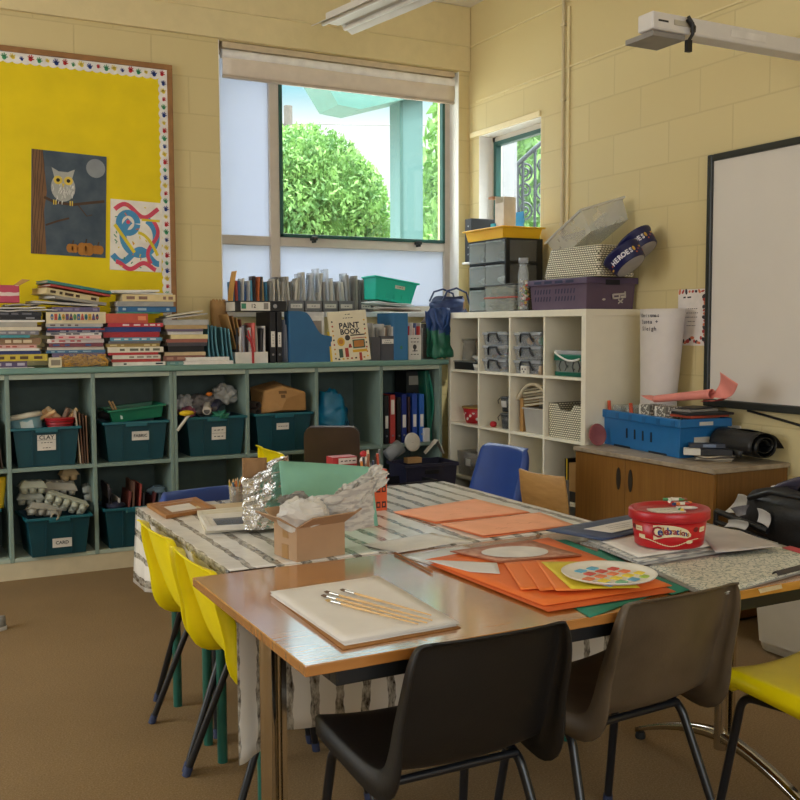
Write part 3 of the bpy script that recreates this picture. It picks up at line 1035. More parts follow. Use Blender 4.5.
def birch():
 m = bpy.data.materials.new('birch_print_oilcloth')
 nt, N, L = nodes_of(m)
 bs = N['Principled BSDF']
 bs.inputs['Roughness'].default_value = 0.22
 bs.inputs['Coat Weight'].default_value = 0.25
 bs.inputs['Coat Roughness'].default_value = 0.12
 uv = N.new('ShaderNodeUVMap')
 sp = N.new('ShaderNodeSeparateXYZ')
 nz = N.new('ShaderNodeTexNoise')
 nz.inputs['Scale'].default_value = 14
 nz.inputs['Detail'].default_value = 5
 L.new(uv.outputs[0], nz.inputs['Vector'])
 L.new(uv.outputs[0], sp.inputs[0])
 def M_(op, a, b_=None, c=None):
  n = N.new('ShaderNodeMath')
  n.operation = op
  for i, x in enumerate((a, b_, c)):
   if x is None:
    continue
   if isinstance(x, (int, float)):
    n.inputs[i].default_value = x
   else:
    L.new(x, n.inputs[i])
  return n.outputs[0]
 wob = M_('MULTIPLY_ADD', nz.outputs['Fac'], 0.028, sp.outputs['X'])
 ph = M_('MULTIPLY', wob, 1 / 0.0785)
 fr = M_('ABSOLUTE', M_('SUBTRACT', M_('FRACT', ph), 0.5))
 n3 = N.new('ShaderNodeTexWhiteNoise')
 n3.noise_dimensions = '1D'
 L.new(M_('FLOOR', ph), n3.inputs['W'])
 wd = M_('MULTIPLY_ADD', n3.outputs['Value'], 0.07, 0.12)
 mask = M_('LESS_THAN', fr, wd)
 mp = N.new('ShaderNodeMapping')
 mp.inputs['Scale'].default_value = (60, 26, 1)
 L.new(uv.outputs[0], mp.inputs[0])
 n2 = N.new('ShaderNodeTexNoise')
 n2.inputs['Scale'].default_value = 1
 n2.inputs['Detail'].default_value = 6
 n2.inputs['Roughness'].default_value = 0.7
 L.new(mp.outputs[0], n2.inputs['Vector'])
 rp = N.new('ShaderNodeValToRGB')
 e = rp.color_ramp.elements
 e[0].position, e[0].color = 0.36, lin('#3A342E')
 e[1].position, e[1].color = 0.62, lin('#C4BEB2')
 L.new(n2.outputs['Fac'], rp.inputs['Fac'])
 mx = N.new('ShaderNodeMixRGB')
 mx.inputs['Color1'].default_value = lin('#E6E2DA')
 L.new(mask, mx.inputs['Fac'])
 L.new(rp.outputs[0], mx.inputs['Color2'])
 L.new(mx.outputs[0], bs.inputs['Base Color'])
 nb = N.new('ShaderNodeTexNoise')
 nb.inputs['Scale'].default_value = 9
 nb.inputs['Detail'].default_value = 4
 L.new(uv.outputs[0], nb.inputs['Vector'])
 bp = N.new('ShaderNodeBump')
 bp.inputs['Strength'].default_value = 0.25
 bp.inputs['Distance'].default_value = 0.02
 L.new(nb.outputs['Fac'], bp.inputs['Height'])
 L.new(bp.outputs[0], bs.inputs['Normal'])
 return m
BIRCH = birch()
cl = MB()
cx0, cx1, cyn, cyf = FX0 - 0.012, FX1 + 0.012, FYN + 0.001, FYF + 0.012
def cross(q):
 """profile across x: left hang, top, right hang; q in metres from the left hem"""
 dl = 0.27
 W_ = cx1 - cx0
 if q < dl:
  return cx0 - 0.012 * (1 - q / dl), TZ - (dl - q)
 if q < dl + W_:
  return cx0 + (q - dl), TZ
 return cx1 + 0.02 * (q - dl - W_), TZ - (q - dl - W_)
qs = [0, 0.05, 0.1, 0.15, 0.2, 0.24, 0.262, 0.27, 0.278, 0.30] + [0.30 + (cx1 - cx0 - 0.06) * k / 30 for k in range(1, 31)]
tot = 0.27 + (cx1 - cx0) + 0.22
qs += [tot - 0.22 - 0.008, tot - 0.22, tot - 0.21, tot - 0.15, tot - 0.08, tot]
def cloth_pt(s, t):
 q = qs[int(round(s * (len(qs) - 1)))]
 x, z = cross(q)
 y = cyf + (cyn - cyf) * t
 z += 0.0015 * noise.noise(Vector((x * 3, y * 3, 0))) + 0.001
 if q < 0.26 and y < -2.70:
  x += 0.36 * (TZ - z) * min(1, (-2.70 - y) / 0.08)
 if q < 0.26:
  x += 0.012 * noise.noise(Vector((0, y * 5, z * 2)))
 return (x, y, z)
cl.grid(cloth_pt, len(qs) - 1, 40, uvfn=lambda s, t: (qs[int(round(s * (len(qs) - 1)))], t * (cyf - cyn)))
HX0, HX1 = AY(278, 700, -3.607).x, -1.72
def hang(s, t):
 x = HX0 + (HX1 - HX0) * s
 dz = 0.447 + 0.012 * math.sin(x * 9)
 return (x, -3.607 - 0.043 * min(1, t * 4) + 0.006 * math.sin(x * 23) * t, TZ - dz * t)
cl.grid(hang, 60, 10, uvfn=lambda s, t: (0.27 + HX0 - cx0 + (HX1 - HX0) * s, 1.05 + 0.447 * t))
hx0, hx1 = AY(237, 650, -3.668).x, AY(263, 650, -3.668).x
dl = TZ - AY(238, 766, -3.668).z
dr = TZ - AY(262, 752, -3.668).z
cl.grid(lambda s, t: (hx0 + (hx1 - hx0) * s, -3.668 + 0.008 * s - 0.006 * math.sin(s * 6) * t, TZ - 0.03 - (dl + (dr - dl) * s - 0.03) * t), 10, 12, uvfn=lambda s, t: (0.03 + (hx1 - hx0) * s * 1.15, 1.05 + dl * t))
o = cl.build('tablecloth', BIRCH, solid=0.0015)
tag(o, 'glossy oilcloth printed with grey birch trunks hanging over the far table', 'tablecloth')
def back(x, z, y=0.0):
 return T(x, y, z) @ rot(90, 0, 0)          # local x -> x, y -> z, z -> into the room
def right(y, z, x=0.0):
 return T(x, y, z) @ rot(90, 0, -90)        # local x -> -y, y -> z, z -> into the room
def disc(rx, ry=None, n=18, cx=0, cy=0, a=0):
 ry = ry or rx
 ca, sa = math.cos(R(a)), math.sin(R(a))
 return [(cx + rx * math.cos(t) * ca - ry * math.sin(t) * sa, cy + rx * math.cos(t) * sa + ry * math.sin(t) * ca) for t in [2 * PI * i / n for i in range(n)]]
def ribbon(m, pts, w, z, mi, M, th=0.0003):
 """flat painted stroke"""
 n = len(pts)
 L_, R_ = [], []
 for i, p in enumerate(pts):
  a, c = pts[max(0, i - 1)], pts[min(n - 1, i + 1)]
  dx, dy = c[0] - a[0], c[1] - a[1]
  l = math.hypot(dx, dy) or 1
  L_.append((p[0] - dy / l * w / 2, p[1] + dx / l * w / 2, z))
  R_.append((p[0] + dy / l * w / 2, p[1] - dx / l * w / 2, z))
 m.add(L_ + R_, [(i, i + 1, n + i + 1, n + i) for i in range(n - 1)], mi, False, M)
def rect(x0, x1, y0, y1):
 return [(x0, y0), (x1, y0), (x1, y1), (x0, y1)]
P_red, P_blue, P_green, P_yel = mat('#C32A35', 0.7), mat('#24408E', 0.7), mat('#3E9A68', 0.7), mat('#E8CF4A', 0.7)
BX0, BX1, BZ0, BZ1 = -4.3, -2.132, 1.36, 2.962
bb = thing('notice_board', 'yellow paper-covered notice board with a brown frame above the book stacks', 'notice board', ((BX0 + BX1) / 2, 0, (BZ0 + BZ1) / 2))
m = T(-(BX0 + BX1) / 2, 0, -(BZ0 + BZ1) / 2)
MB().bx(BX0 + 0.02, BX1 - 0.02, -0.020, -0.002, BZ0 + 0.02, BZ1 - 0.02, 0, m).build('yellow_paper', mat('#E8CE00', 0.75, var=0.06, scale=5, bump=0.03), bb)
fr = mat('#94683A', 0.5, var=0.15)
MB().bx(BX0, BX1, -0.032, -0.001, BZ1 - 0.032, BZ1, 0, m).bx(BX0, BX1, -0.032, -0.001, BZ0, BZ0 + 0.032, 0, m).bx(BX1 - 0.032, BX1, -0.032, -0.001, BZ0 + 0.032, BZ1 - 0.032, 0, m).bx(BX0, BX0 + 0.032, -0.032, -0.001, BZ0 + 0.032, BZ1 - 0.032, 0, m).build('frame', fr, bb, bevel=0.003)
b = MB()
xi, zi = BX1 - 0.032, BZ1 - 0.032
def hand(mb, M, k, mi, s=1.0):
 mb.prism(disc(0.011 * s, 0.012 * s, 10), 0.0008, 0.0012, mi, M)
 for a, l, w in ((62, 0.020, 0.005), (35, 0.023, 0.005), (5, 0.025, 0.005), (-24, 0.022, 0.005), (-70, 0.019, 0.0055)):
  mm = M @ rot(0, 0, a)
  mb.prism(rect(-w * s / 2, w * s / 2, 0.006 * s, l * s), 0.0008, 0.0012, mi, mm)
SC = 0.048
nx = int((xi - (BX0 + 0.032)) / SC)
top = [(xi, 0.0), (BX0 + 0.032, 0.0)]
for k in range(nx + 1):
 x = BX0 + 0.032 + (xi - BX0 - 0.032) * k / nx
 for q in range(5):
  if k < nx:
   f = q / 5
   top.append((x + (xi - BX0 - 0.032) / nx * f, -0.052 - 0.010 * math.sin(f * PI)))
top.append((xi, -0.052))
b.prism(top, 0, 0.0007, 0, m @ back(0, zi, -0.0205))
side = [(0, 0), (0, BZ0 + 0.032 - zi)]
nz_ = int((zi - BZ0 - 0.032) / SC)
for k in range(nz_):
 for q in range(5):
  f = (k + q / 5) / nz_
  side.append((-0.046 - 0.009 * math.sin(q / 5 * PI), (BZ0 + 0.032 - zi) * (1 - f)))
b.prism(side, 0, 0.0007, 0, m @ back(xi, zi, -0.0212))
x, k = xi - 0.03, 0
while x > BX0 + 0.05:
 hand(b, m @ back(x, zi - 0.028 - 0.006 * (k % 2), -0.0215) @ rot(0, 0, (-20, 12, 30, -8)[k % 4]), k, (1, 2, 4, 3)[k % 4], (0.95, 1.05, 0.7)[k % 3])
 x -= 0.047
 k += 1
z = zi - 0.085
while z > BZ0 + 0.05:
 hand(b, m @ back(xi - 0.023, z, -0.0222) @ rot(0, 0, (-15, 20, -30, 8)[k % 4]), k, (2, 4, 1, 3)[k % 4], (0.95, 0.75, 0.9)[k % 3])
 z -= 0.047
 k += 1
b.build('handprint_border', [mat('#E9E7E2', 0.7), P_red, P_blue, P_green, P_yel], bb)
ox0, ox1, oz0, oz1 = -2.966, -2.545, 1.795, 2.392
W, H = ox1 - ox0, oz1 - oz0
M0 = back((ox0 + ox1) / 2, (oz0 + oz1) / 2, -0.0225) @ rot(0, 0, -2)
b = MB()
paper = mat('#55626C', 0.85, alt='#3C4A58', scale=9, var=0.2)
b.prism(rect(-W / 2, W / 2, -H / 2, H / 2), 0, 0.001, 0, M0)
e = lambda k: 0.0012 + 0.00025 * k
b.prism([(-W / 2 + 0.004, -H / 2), (-W / 2 + 0.085, -H / 2), (-W / 2 + 0.07, -0.05), (-W / 2 + 0.085, 0.06), (-W / 2 + 0.06, H / 2), (-W / 2 + 0.004, H / 2)], 0.001, e(0), 1, M0)
for q in range(5):
 ribbon(b, [(-W / 2 + 0.012 + 0.013 * q + 0.006 * math.sin(t * 0.9 + q), -H / 2 + H * t / 14) for t in range(15)], 0.0035, e(1.5), 2, M0)
ribbon(b, [(-W / 2 + 0.07, 0.03), (-0.08, 0.005), (0.02, 0.0), (0.12, 0.02), (W / 2 - 0.01, 0.035)], 0.016, e(1), 2, M0)
ribbon(b, [(-W / 2 + 0.08, -0.13), (-0.06, -0.10), (0.0, -0.08)], 0.011, e(1), 2, M0)
ribbon(b, [(0.05, 0.0), (0.10, -0.06), (0.13, -0.05)], 0.006, e(1), 2, M0)
b.prism(disc(0.055, 0.055, 24, W / 2 - 0.062, H / 2 - 0.075), 0.001, e(0), 3, M0)
b.prism(disc(0.068, 0.082, 24, -0.035, 0.095), 0.001, e(1.2), 4, M0)
b.prism([(-0.10, 0.205), (-0.085, 0.15), (-0.035, 0.17), (0.015, 0.15), (0.03, 0.205), (-0.01, 0.185), (-0.06, 0.185)], 0.001, e(1.6), 4, M0)
q = random.Random(5)
for k in range(46):
 a, r_ = q.uniform(0, 6.28), q.uniform(0.1, 1)
 fx_, fy_ = -0.035 + 0.062 * r_ * math.cos(a), 0.085 + 0.075 * r_ * math.sin(a)
 ribbon(b, [(fx_, fy_), (fx_ + q.uniform(-0.006, 0.006), fy_ - 0.018)], 0.003, e(2), 5, M0)
for sx in (-1, 1):
 b.prism(disc(0.025, 0.025, 20, -0.035 + sx * 0.029, 0.135), 0.001, e(2.6), 6, M0)
 b.prism(disc(0.011, 0.011, 14, -0.035 + sx * 0.029, 0.135), 0.001, e(3.2), 7, M0)
 for t in range(2):
  ribbon(b, [(-0.035 + sx * 0.04 + t * 0.012 * sx, 0.02), (-0.035 + sx * 0.04 + t * 0.012 * sx, -0.008)], 0.006, e(3), 6, M0)
b.prism([(-0.043, 0.118), (-0.027, 0.118), (-0.035, 0.092)], 0.001, e(3.2), 6, M0)
for px_, r_ in ((0.02, 0.035), (0.095, 0.05), (0.165, 0.035)):
 for k in (-1, 0, 1):
  b.prism(disc(r_ * 0.55, r_ * 0.75, 16, px_ + k * r_ * 0.42, -H / 2 + 0.045), 0.001, e(1 + abs(k) * 0.3), 8, M0)
 ribbon(b, [(px_, -H / 2 + 0.045 + r_ * 0.7), (px_ + 0.006, -H / 2 + 0.06 + r_ * 0.9)], 0.008, e(2), 2, M0)
o = b.build('owl_painting', [paper, mat('#7A5A3E', 0.85), mat('#4E3A2A', 0.85), mat('#8E9498', 0.85), mat('#A9ABA6', 0.85), mat('#E0E0DA', 0.85), mat('#D8BE4E', 0.8), mat('#1A1A1A', 0.8), mat('#A9702E', 0.85)])
tag(o, 'painting of an owl on a branch at night pinned to the yellow board', 'painting')
sx0, sx1, sz0, sz1 = -2.525, -2.215, 1.715, 2.135
W, H = sx1 - sx0, sz1 - sz0
M0 = back((sx0 + sx1) / 2, (sz0 + sz1) / 2, -0.0225) @ rot(0, 0, -2)
b = MB().prism(rect(-W / 2, W / 2, -H / 2, H / 2), 0, 0.001, 0, M0)
curve = lambda f, n=28: [f(i / n) for i in range(n + 1)]
ribbon(b, curve(lambda t: (-0.13 + 0.26 * t, 0.15 + 0.035 * math.sin(t * 7))), 0.026, e(0), 1, M0)
ribbon(b, curve(lambda t: (0.02 + 0.10 * math.cos(2.2 + t * 5.2), 0.0 + 0.11 * math.sin(2.2 + t * 5.2))), 0.042, e(1), 2, M0)
ribbon(b, curve(lambda t: (-0.05 + 0.055 * math.cos(t * 6.2), 0.075 + 0.06 * math.sin(t * 6.2))), 0.036, e(1.4), 2, M0)
ribbon(b, curve(lambda t: (-0.14 + 0.28 * t, -0.12 - 0.04 * math.sin(t * 8))), 0.036, e(1.8), 2, M0)
ribbon(b, curve(lambda t: (0.10 + 0.03 * math.sin(t * 6), 0.10 - 0.26 * t)), 0.022, e(2.2), 1, M0)
ribbon(b, curve(lambda t: (-0.12 + 0.24 * t, -0.18 + 0.02 * math.cos(t * 9))), 0.026, e(2.6), 1, M0)
ribbon(b, curve(lambda t: (-0.13 + 0.12 * t, 0.06 - 0.16 * t)), 0.02, e(2.4), 3, M0)
ribbon(b, curve(lambda t: (0.01 + 0.12 * t, 0.02 - 0.13 * t * t)), 0.018, e(2.8), 3, M0)
ribbon(b, curve(lambda t: (0.03 + 0.11 * t, 0.10)), 0.014, e(2.8), 3, M0)
q = random.Random(9)
for k in range(26):
 ax_, ay_ = q.uniform(-W / 2 + 0.02, W / 2 - 0.02), q.uniform(-H / 2 + 0.02, H / 2 - 0.02)
 ribbon(b, [(ax_, ay_), (ax_ + q.uniform(-0.02, 0.02), ay_ + q.uniform(-0.02, 0.02))], 0.006, e(3.4), (3, 4, 5)[k % 3], M0)
b.prism(disc(0.012, 0.012, 12, -0.05, 0.08), 0.001, e(3.4), 1, M0)
o = b.build('ribbon_painting', [mat('#E9E3D8', 0.8), mat('#D04A62', 0.8), mat('#4A90BE', 0.8), mat('#DBC531', 0.8), mat('#3C8A60', 0.8), mat('#D2722E', 0.8)])
tag(o, 'white painting of looping blue, red and yellow ribbons below the owl painting', 'painting')
wy0, wy1, wz0, wz1 = -4.35, -2.351, 0.962, 2.227
wb = thing('whiteboard', 'large whiteboard in a black frame on the right wall', 'whiteboard', (0, (wy0 + wy1) / 2, (wz0 + wz1) / 2))
m = T(0, -(wy0 + wy1) / 2, -(wz0 + wz1) / 2)
MB().bx(-0.030, -0.010, wy0 + 0.02, wy1 - 0.02, wz0 + 0.02, wz1 - 0.02, 0, m).build('writing_surface', mat('#D9D4CC', 0.35, var=0.02, scale=4), wb)
b = MB().bx(-0.045, -0.001, wy1 - 0.034, wy1, wz0, wz1, 0, m).bx(-0.045, -0.001, wy0, wy0 + 0.034, wz0, wz1, 0, m)
b.bx(-0.045, -0.001, wy0 + 0.034, wy1 - 0.034, wz1 - 0.034, wz1, 0, m).bx(-0.052, -0.001, wy0 + 0.034, wy1 - 0.034, wz0, wz0 + 0.038, 0, m)
b.build('frame', mat('#1E2422', 0.4), wb, bevel=0.006)
b = MB()
b.tube([(-0.012, -2.62, 0.955), (-0.014, -2.8, 0.93), (-0.014, -3.0, 0.90), (-0.014, -3.3, 0.86)], 0.006, 8)
tag(b.build('cable', mat('#151515', 0.5)), 'black cable trailing below the whiteboard', 'cable')
sk = thing('wall_socket', 'white wall socket below the whiteboard beside the blue crate', 'socket', (0, -2.50, 0.83))
MB().bx(-0.012, -0.001, -0.075, 0.075, -0.045, 0.045).build('plate', mat('#DAD4C6', 0.4), sk, bevel=0.004)
for k in (-1, 1):
 MB().bx(-0.0145, -0.0122, k * 0.035 - 0.016, k * 0.035 + 0.016, 0.005, 0.032).build('switch', mat('#2A2A2A', 0.4), sk)
py0, py1, pz0, pz1 = -2.337, -2.118, 1.268, 1.562
b = MB()
M0 = right((py0 + py1) / 2, (pz0 + pz1) / 2, -0.001)
W, H = py1 - py0, pz1 - pz0
b.prism(rect(-W / 2, W / 2, -H / 2, H / 2), 0, 0.001, 0, M0)
b.text('#2', 0.030, M0 @ T(-0.045, 0.105, 0.0013), 4, 0.0006)
for k, (tx, sz) in enumerate((('#6', 0.013), ('#7', 0.013), ('#6', 0.013), ('#4', 0.012), ('#5', 0.012))):
 b.text(tx, sz, M0 @ T(-0.012, 0.045 - 0.022 * k, 0.0013), 4, 0.0002)
q = random.Random(3)
for k in range(34):
 if k < 14:
  px_, py_ = W / 2 - 0.018 - q.uniform(0, 0.016), -H / 2 + 0.02 + (H - 0.04) * k / 14
 elif k < 26:
  px_, py_ = -W / 2 + 0.012 + (W - 0.03) * (k - 14) / 12, -H / 2 + 0.014 + q.uniform(0, 0.03)
 else:
  px_, py_ = -W / 2 + 0.012 + (W - 0.03) * (k - 26) / 8, H / 2 - 0.012
 b.prism(disc(q.uniform(0.007, 0.016), q.uniform(0.005, 0.012), 10, px_, py_, q.uniform(0, 180)), 0.001, 0.0013 + 0.0002 * (k % 4), 1 + k % 3, M0)
o = b.build('poster', [mat('#E4DCD6', 0.6), mat('#B44440', 0.7), mat('#3A2F38', 0.7), mat('#D27A58', 0.7), mat('#2A2626', 0.7)])
tag(o, 'small white poster with red and black shapes around its edge beside the whiteboard', 'poster')
b = MB()
yp = -1.115
b.tube(round_path([(-0.016, yp, 1.475), (-0.016, yp, 3.42), (-1.2, yp - 0.01, 3.44)], 0.10, 8), 0.011, 10)
cd = tag(b.build('conduit', mat('#CDBE98', 0.45)), 'painted metal conduit running up the right wall beside the small window', 'pipe')
for zz in (2.0, 2.75, 3.2):
 MB().bx(-0.026, -0.001, yp - 0.018, yp + 0.018, zz - 0.008, zz + 0.008).build('clip', mat('#CDBE98', 0.45), cd, bevel=0.002)
tag(MB().bx(-0.012, -0.001, yp - 0.052, yp - 0.028, 1.48, 3.30).build('cable_trunking', paint, bevel=0.003), 'cream cable trunking beside the metal conduit on the right wall', 'trunking')
ay = -3.0
tip, zt_ = AY(645, 20, ay).x, AY(645, 13, ay).z
hb = AY(645, 13, ay).z - AY(645, 31, ay).z
pa = thing('projector_arm', 'white projector mounting arm reaching out from the right wall', 'projector arm', (0, ay, zt_ - hb / 2))
m = T(0, -ay, -(zt_ - hb / 2))
armw = mat('#D6D4D2', 0.4, var=0.03)
MB().bx(tip, -0.03, ay - 0.045, ay + 0.045, zt_ - hb, zt_, 0, m).build('boom', armw, pa, bevel=0.008)
MB().bx(-0.03, -0.002, ay - 0.10, ay + 0.10, zt_ - hb - 0.10, zt_ + 0.10, 0, m).build('wall_plate', armw, pa, bevel=0.004)
b = MB().bx(tip + 0.03, tip + 0.08, ay - 0.0475, ay - 0.0452, zt_ - hb * 0.55, zt_ - hb * 0.45, 0, m)
b.build('slot', mat('#2A2A2A', 0.5), pa)
MB().bx(tip + 0.11, tip + 0.21, ay - 0.049, ay - 0.0452, zt_ - hb * 0.62, zt_ - hb * 0.32, 0, m).build('tilt_scale', mat('#B4AFA0', 0.5), pa, bevel=0.002)
MB().bx(tip + 0.42, tip + 0.62, ay - 0.0485, ay - 0.0452, zt_ - hb * 0.72, zt_ - hb * 0.28, 0, m).build('cable_cover', mat('#DEDCDA', 0.4), pa, bevel=0.006)
MB().bx(tip + 0.015, tip + 0.185, ay - 0.03, ay + 0.135, zt_ - hb - 0.022, zt_ - hb - 0.001, 0, m).build('mounting_plate', mat('#8E8B88', 0.45), pa, bevel=0.002)
kx = AY(690, 30, ay - 0.06).x
kz = AY(690, 22, ay - 0.06).z
b = MB()
b.tube([(kx - 0.01, ay - 0.06, kz + 0.02), (kx, ay - 0.075, kz - 0.01), (kx + 0.015, ay - 0.06, kz - 0.045), (kx - 0.005, ay - 0.058, kz - 0.075)], 0.007, 8)
b.tube([(kx - 0.012, ay - 0.06, kz + 0.012), (kx + 0.012, ay - 0.066, kz - 0.02), (kx + 0.02, ay - 0.056, kz - 0.035)], 0.011, 8)
b.bx(kx - 0.018, kx + 0.006, ay - 0.068, ay - 0.050, kz - 0.118, kz - 0.072)
tag(b.build('video_cable', mat('#141416', 0.45)), 'short black video cable with its plug dangling from the projector arm', 'cable')
l0, l1 = AZ(332, 25, 3.1), AZ(389, 0, 3.1)
dr_ = (l1 - l0).normalized()
lf = thing('light_fitting', 'long white fluorescent light fitting at the top of the photo', 'light', ((l0 + dr_ * 0.7).x, (l0 + dr_ * 0.7).y, 3.1), math.degrees(math.atan2(dr_.y, dr_.x)))
gw = mat('#D4D0C8', 0.4, var=0.03)
MB().bx(-0.70, 0.70, -0.045, 0.045, 0.0, 0.06).build('body', gw, lf, bevel=0.006)
for s in (-1, 1):
 MB().add([(-0.70, s * 0.045, 0.02), (0.70, s * 0.045, 0.02), (0.70, s * 0.14, -0.03), (-0.70, s * 0.14, -0.03)], [(0, 1, 2, 3)]).build('reflector', gw, lf, solid=0.004)
 MB().tube([(-0.68, s * 0.075, -0.012), (0.68, s * 0.075, -0.012)], 0.013, 10).build('tube', mat('#E4E2DC', 0.3), lf)
 MB().tube([(s * 0.5, 0, 0.06), (s * 0.5, 0, CEIL - 3.1)], 0.006, 6).build('hanger', gw, lf)
CF = -0.40        # front plane of the stacks
def book(label, cat, x0, x1, z0, z1, cover, pages, accent, group, yf=CF, depth=0.23, rz=0.0, ry=0.0, name='book', rough=0.5):
 c = ((x0 + x1) / 2, yf + depth / 2, z0)
 w, t = (x1 - x0) / 2, z1 - z0
 th = min(0.0025, t * 0.16)
 b = MB()
 b.bx(-w, w, -depth / 2, depth / 2, 0.0002, th).bx(-w, w, -depth / 2, depth / 2, t - th, t - 0.0002)
 b.bx(-w, w, -depth / 2, -depth / 2 + 0.003, th, t - th)
 b.bx(-w + 0.004, w - 0.004, -depth / 2 + 0.003, depth / 2 - 0.004, th, t - th, 1)
 if accent and t > 0.008:
  q = random.Random(int(x0 * 1000 + z0 * 7000))
  x = -w * 0.85
  while x < w * 0.8:
   l = q.uniform(0.015, 0.05)
   if q.random() < 0.75:
    b.bx(x, min(x + l, w * 0.9), -depth / 2 - 0.0006, -depth / 2 - 0.0001, t * 0.28, t * 0.72, 2)
   x += l + q.uniform(0.008, 0.03)
 o = b.build(name, [mat(cover, rough, var=0.08, scale=30), mat(pages, 0.85, var=0.12, scale=8, stretch=(1, 1, 60)), mat(accent or cover, 0.6)])
 o.location = c
 o.rotation_euler = (0, R(ry), R(rz))
 tag(o, label, cat, group)
 return o
PG = '#D8CFBC'
def stack(where, group, base, rows, depth=0.23, seed=1, yf=CF):
 q = random.Random(seed)
 z = base
 n = len(rows)
 for i, (x0, x1, yt, cover, pages, accent, desc, cat) in enumerate(rows):
  xm = (x0 + x1) / 2
  zt = AY(xm, yt, yf).z
  zt = max(zt, z + 0.004)
  a, c = AY(x0, yt, yf).x, AY(x1, yt, yf).x
  nm = 'folder' if cat == 'folder' else ('magazine' if cat == 'magazine' else ('paper_sheaf' if cat == 'papers' else 'book'))
  pos = 'at the bottom of' if i == 0 else ('on top of' if i == n - 1 else ORD[i] + ' from the bottom of')
  book(f'{desc} {pos} {where}'.replace('the stack beside the blue-grey folders', 'the blue-grey folders stack') if len(desc.split()) > 5 else f'{desc} {pos} {where}', cat, a, c, z + 0.0004, zt, cover, pages, accent, group, yf + q.uniform(-0.012, 0.012), depth + q.uniform(-0.03, 0.02), q.uniform(-1.5, 1.5), 0, nm)
  z = zt
 return z
W_ = '#E2DED4'
z1_ = stack('the leftmost book stack', 'leftmost book stack', ZC, [
 (-22, 34, 368, W_, PG, None, 'thin white paper pad', 'papers'),
 (-22, 27, 361.5, '#5A4A6A', '#CFC8BC', '#B8B0C0', 'purple and white booklet', 'book'),
 (-22, 47, 354.5, '#C9B23A', '#6A5A3C', '#5A4428', 'wide yellow book with a brown spine', 'book'),
 (-22, 41, 351, '#2A3A78', '#DAD4CA', None, 'thin navy book', 'book'),
 (-22, 39, 348.5, '#E6E2DA', '#E6E2DA', None, 'thin white book', 'book'),
 (-22, 36, 345, '#D6A79C', '#E0D6C8', '#B0564A', 'pink and cream book', 'book'),
 (-22, 41, 338, '#8A6A48', '#CFC2AA', '#DCC8A6', 'brown patterned book', 'book'),
 (-22, 30, 335, '#3F8A92', '#C8C4BA', None, 'thin teal booklet', 'book'),
 (-22, 39, 330.5, '#77757C', '#8C8A8A', '#A9A7A8', 'grey book', 'book'),
 (-22, 41, 327, '#DAD0B6', '#DAD0B6', None, 'thin cream book', 'book'),
 (-22, 37, 322, '#A9A498', '#8E897E', None, 'grey page block', 'papers'),
 (-22, 45, 320, '#E4E0D8', '#DAD4CA', None, 'white-covered book', 'book'),
 (-22, 41, 316, '#17181C', '#2C2C30', '#8E8E92', 'black spiral-bound pad, lower of two,', 'book'),
 (-22, 42, 311.5, '#1C1D22', '#3A3A3E', '#6E6E74', 'black spiral-bound pad, upper of two,', 'book'),
], 0.22, 11)
g1 = 'loose papers on the leftmost stacks'
for k, (a, c, zo, rz, col, d) in enumerate(((-20, 57, 0.004, 3, '#C6C4C0', 'grey newspaper sheets spread over the leftmost book stack'), (-10, 45, 0.018, -5, '#DEDCD6', 'white sheets lying on the newspaper over the leftmost book stack'), (6, 40, 0.034, 8, '#9A9590', 'crumpled dark grey paper under the pink box'))):
 xa, xc = AY(a, 305, CF).x, AY(c, 305, CF).x
 b = MB()
 b.grid(lambda s, t, k=k, xa=xa, xc=xc: (xa + (xc - xa) * s, CF - 0.01 + 0.24 * t, z1_ + zo + 0.008 * noise.noise(Vector((s * 4, t * 3, k))) + 0.004 * s), 14, 8)
 tag(b.build('paper_sheets', mat(col, 0.8, var=0.15, scale=20), solid=0.007), d, 'papers', g1)
pb = thing('gift_box', 'pink box with a white wave pattern lying open on the leftmost book stack', 'box', (AY(-4, 305, -0.33).x, -0.30, z1_ + 0.048), 8)
def wavy_mat():
 m_ = bpy.data.materials.new('pink_wave_card')
 nt, N, L = nodes_of(m_)
 bs = N['Principled BSDF']
 bs.inputs['Roughness'].default_value = 0.6
 tc = N.new('ShaderNodeTexCoord')
 wv = N.new('ShaderNodeTexWave')
 wv.wave_type = 'RINGS'
 wv.inputs['Scale'].default_value = 9
 wv.inputs['Distortion'].default_value = 2
 L.new(tc.outputs['Object'], wv.inputs[0])
 rp = N.new('ShaderNodeValToRGB')
 rp.color_ramp.elements[0].position, rp.color_ramp.elements[0].color = 0.78, lin('#C8506A')
 rp.color_ramp.elements[1].position, rp.color_ramp.elements[1].color = 0.84, lin('#EAD6D0')
 L.new(wv.outputs['Fac'], rp.inputs[0])
 L.new(rp.outputs[0], bs.inputs['Base Color'])
 return m_
card = mat('#B48A58', 0.7, var=0.06, bump=0.03)
MB().bx(-0.13, 0.11, -0.07, 0.07, 0, 0.095).build('body', wavy_mat(), pb, bevel=0.003)
MB().add([(0.11, -0.07, 0.095), (0.11, 0.07, 0.095), (0.165, 0.075, 0.135), (0.165, -0.075, 0.125)], [(0, 1, 2, 3)]).build('flap', card, pb, solid=0.003)
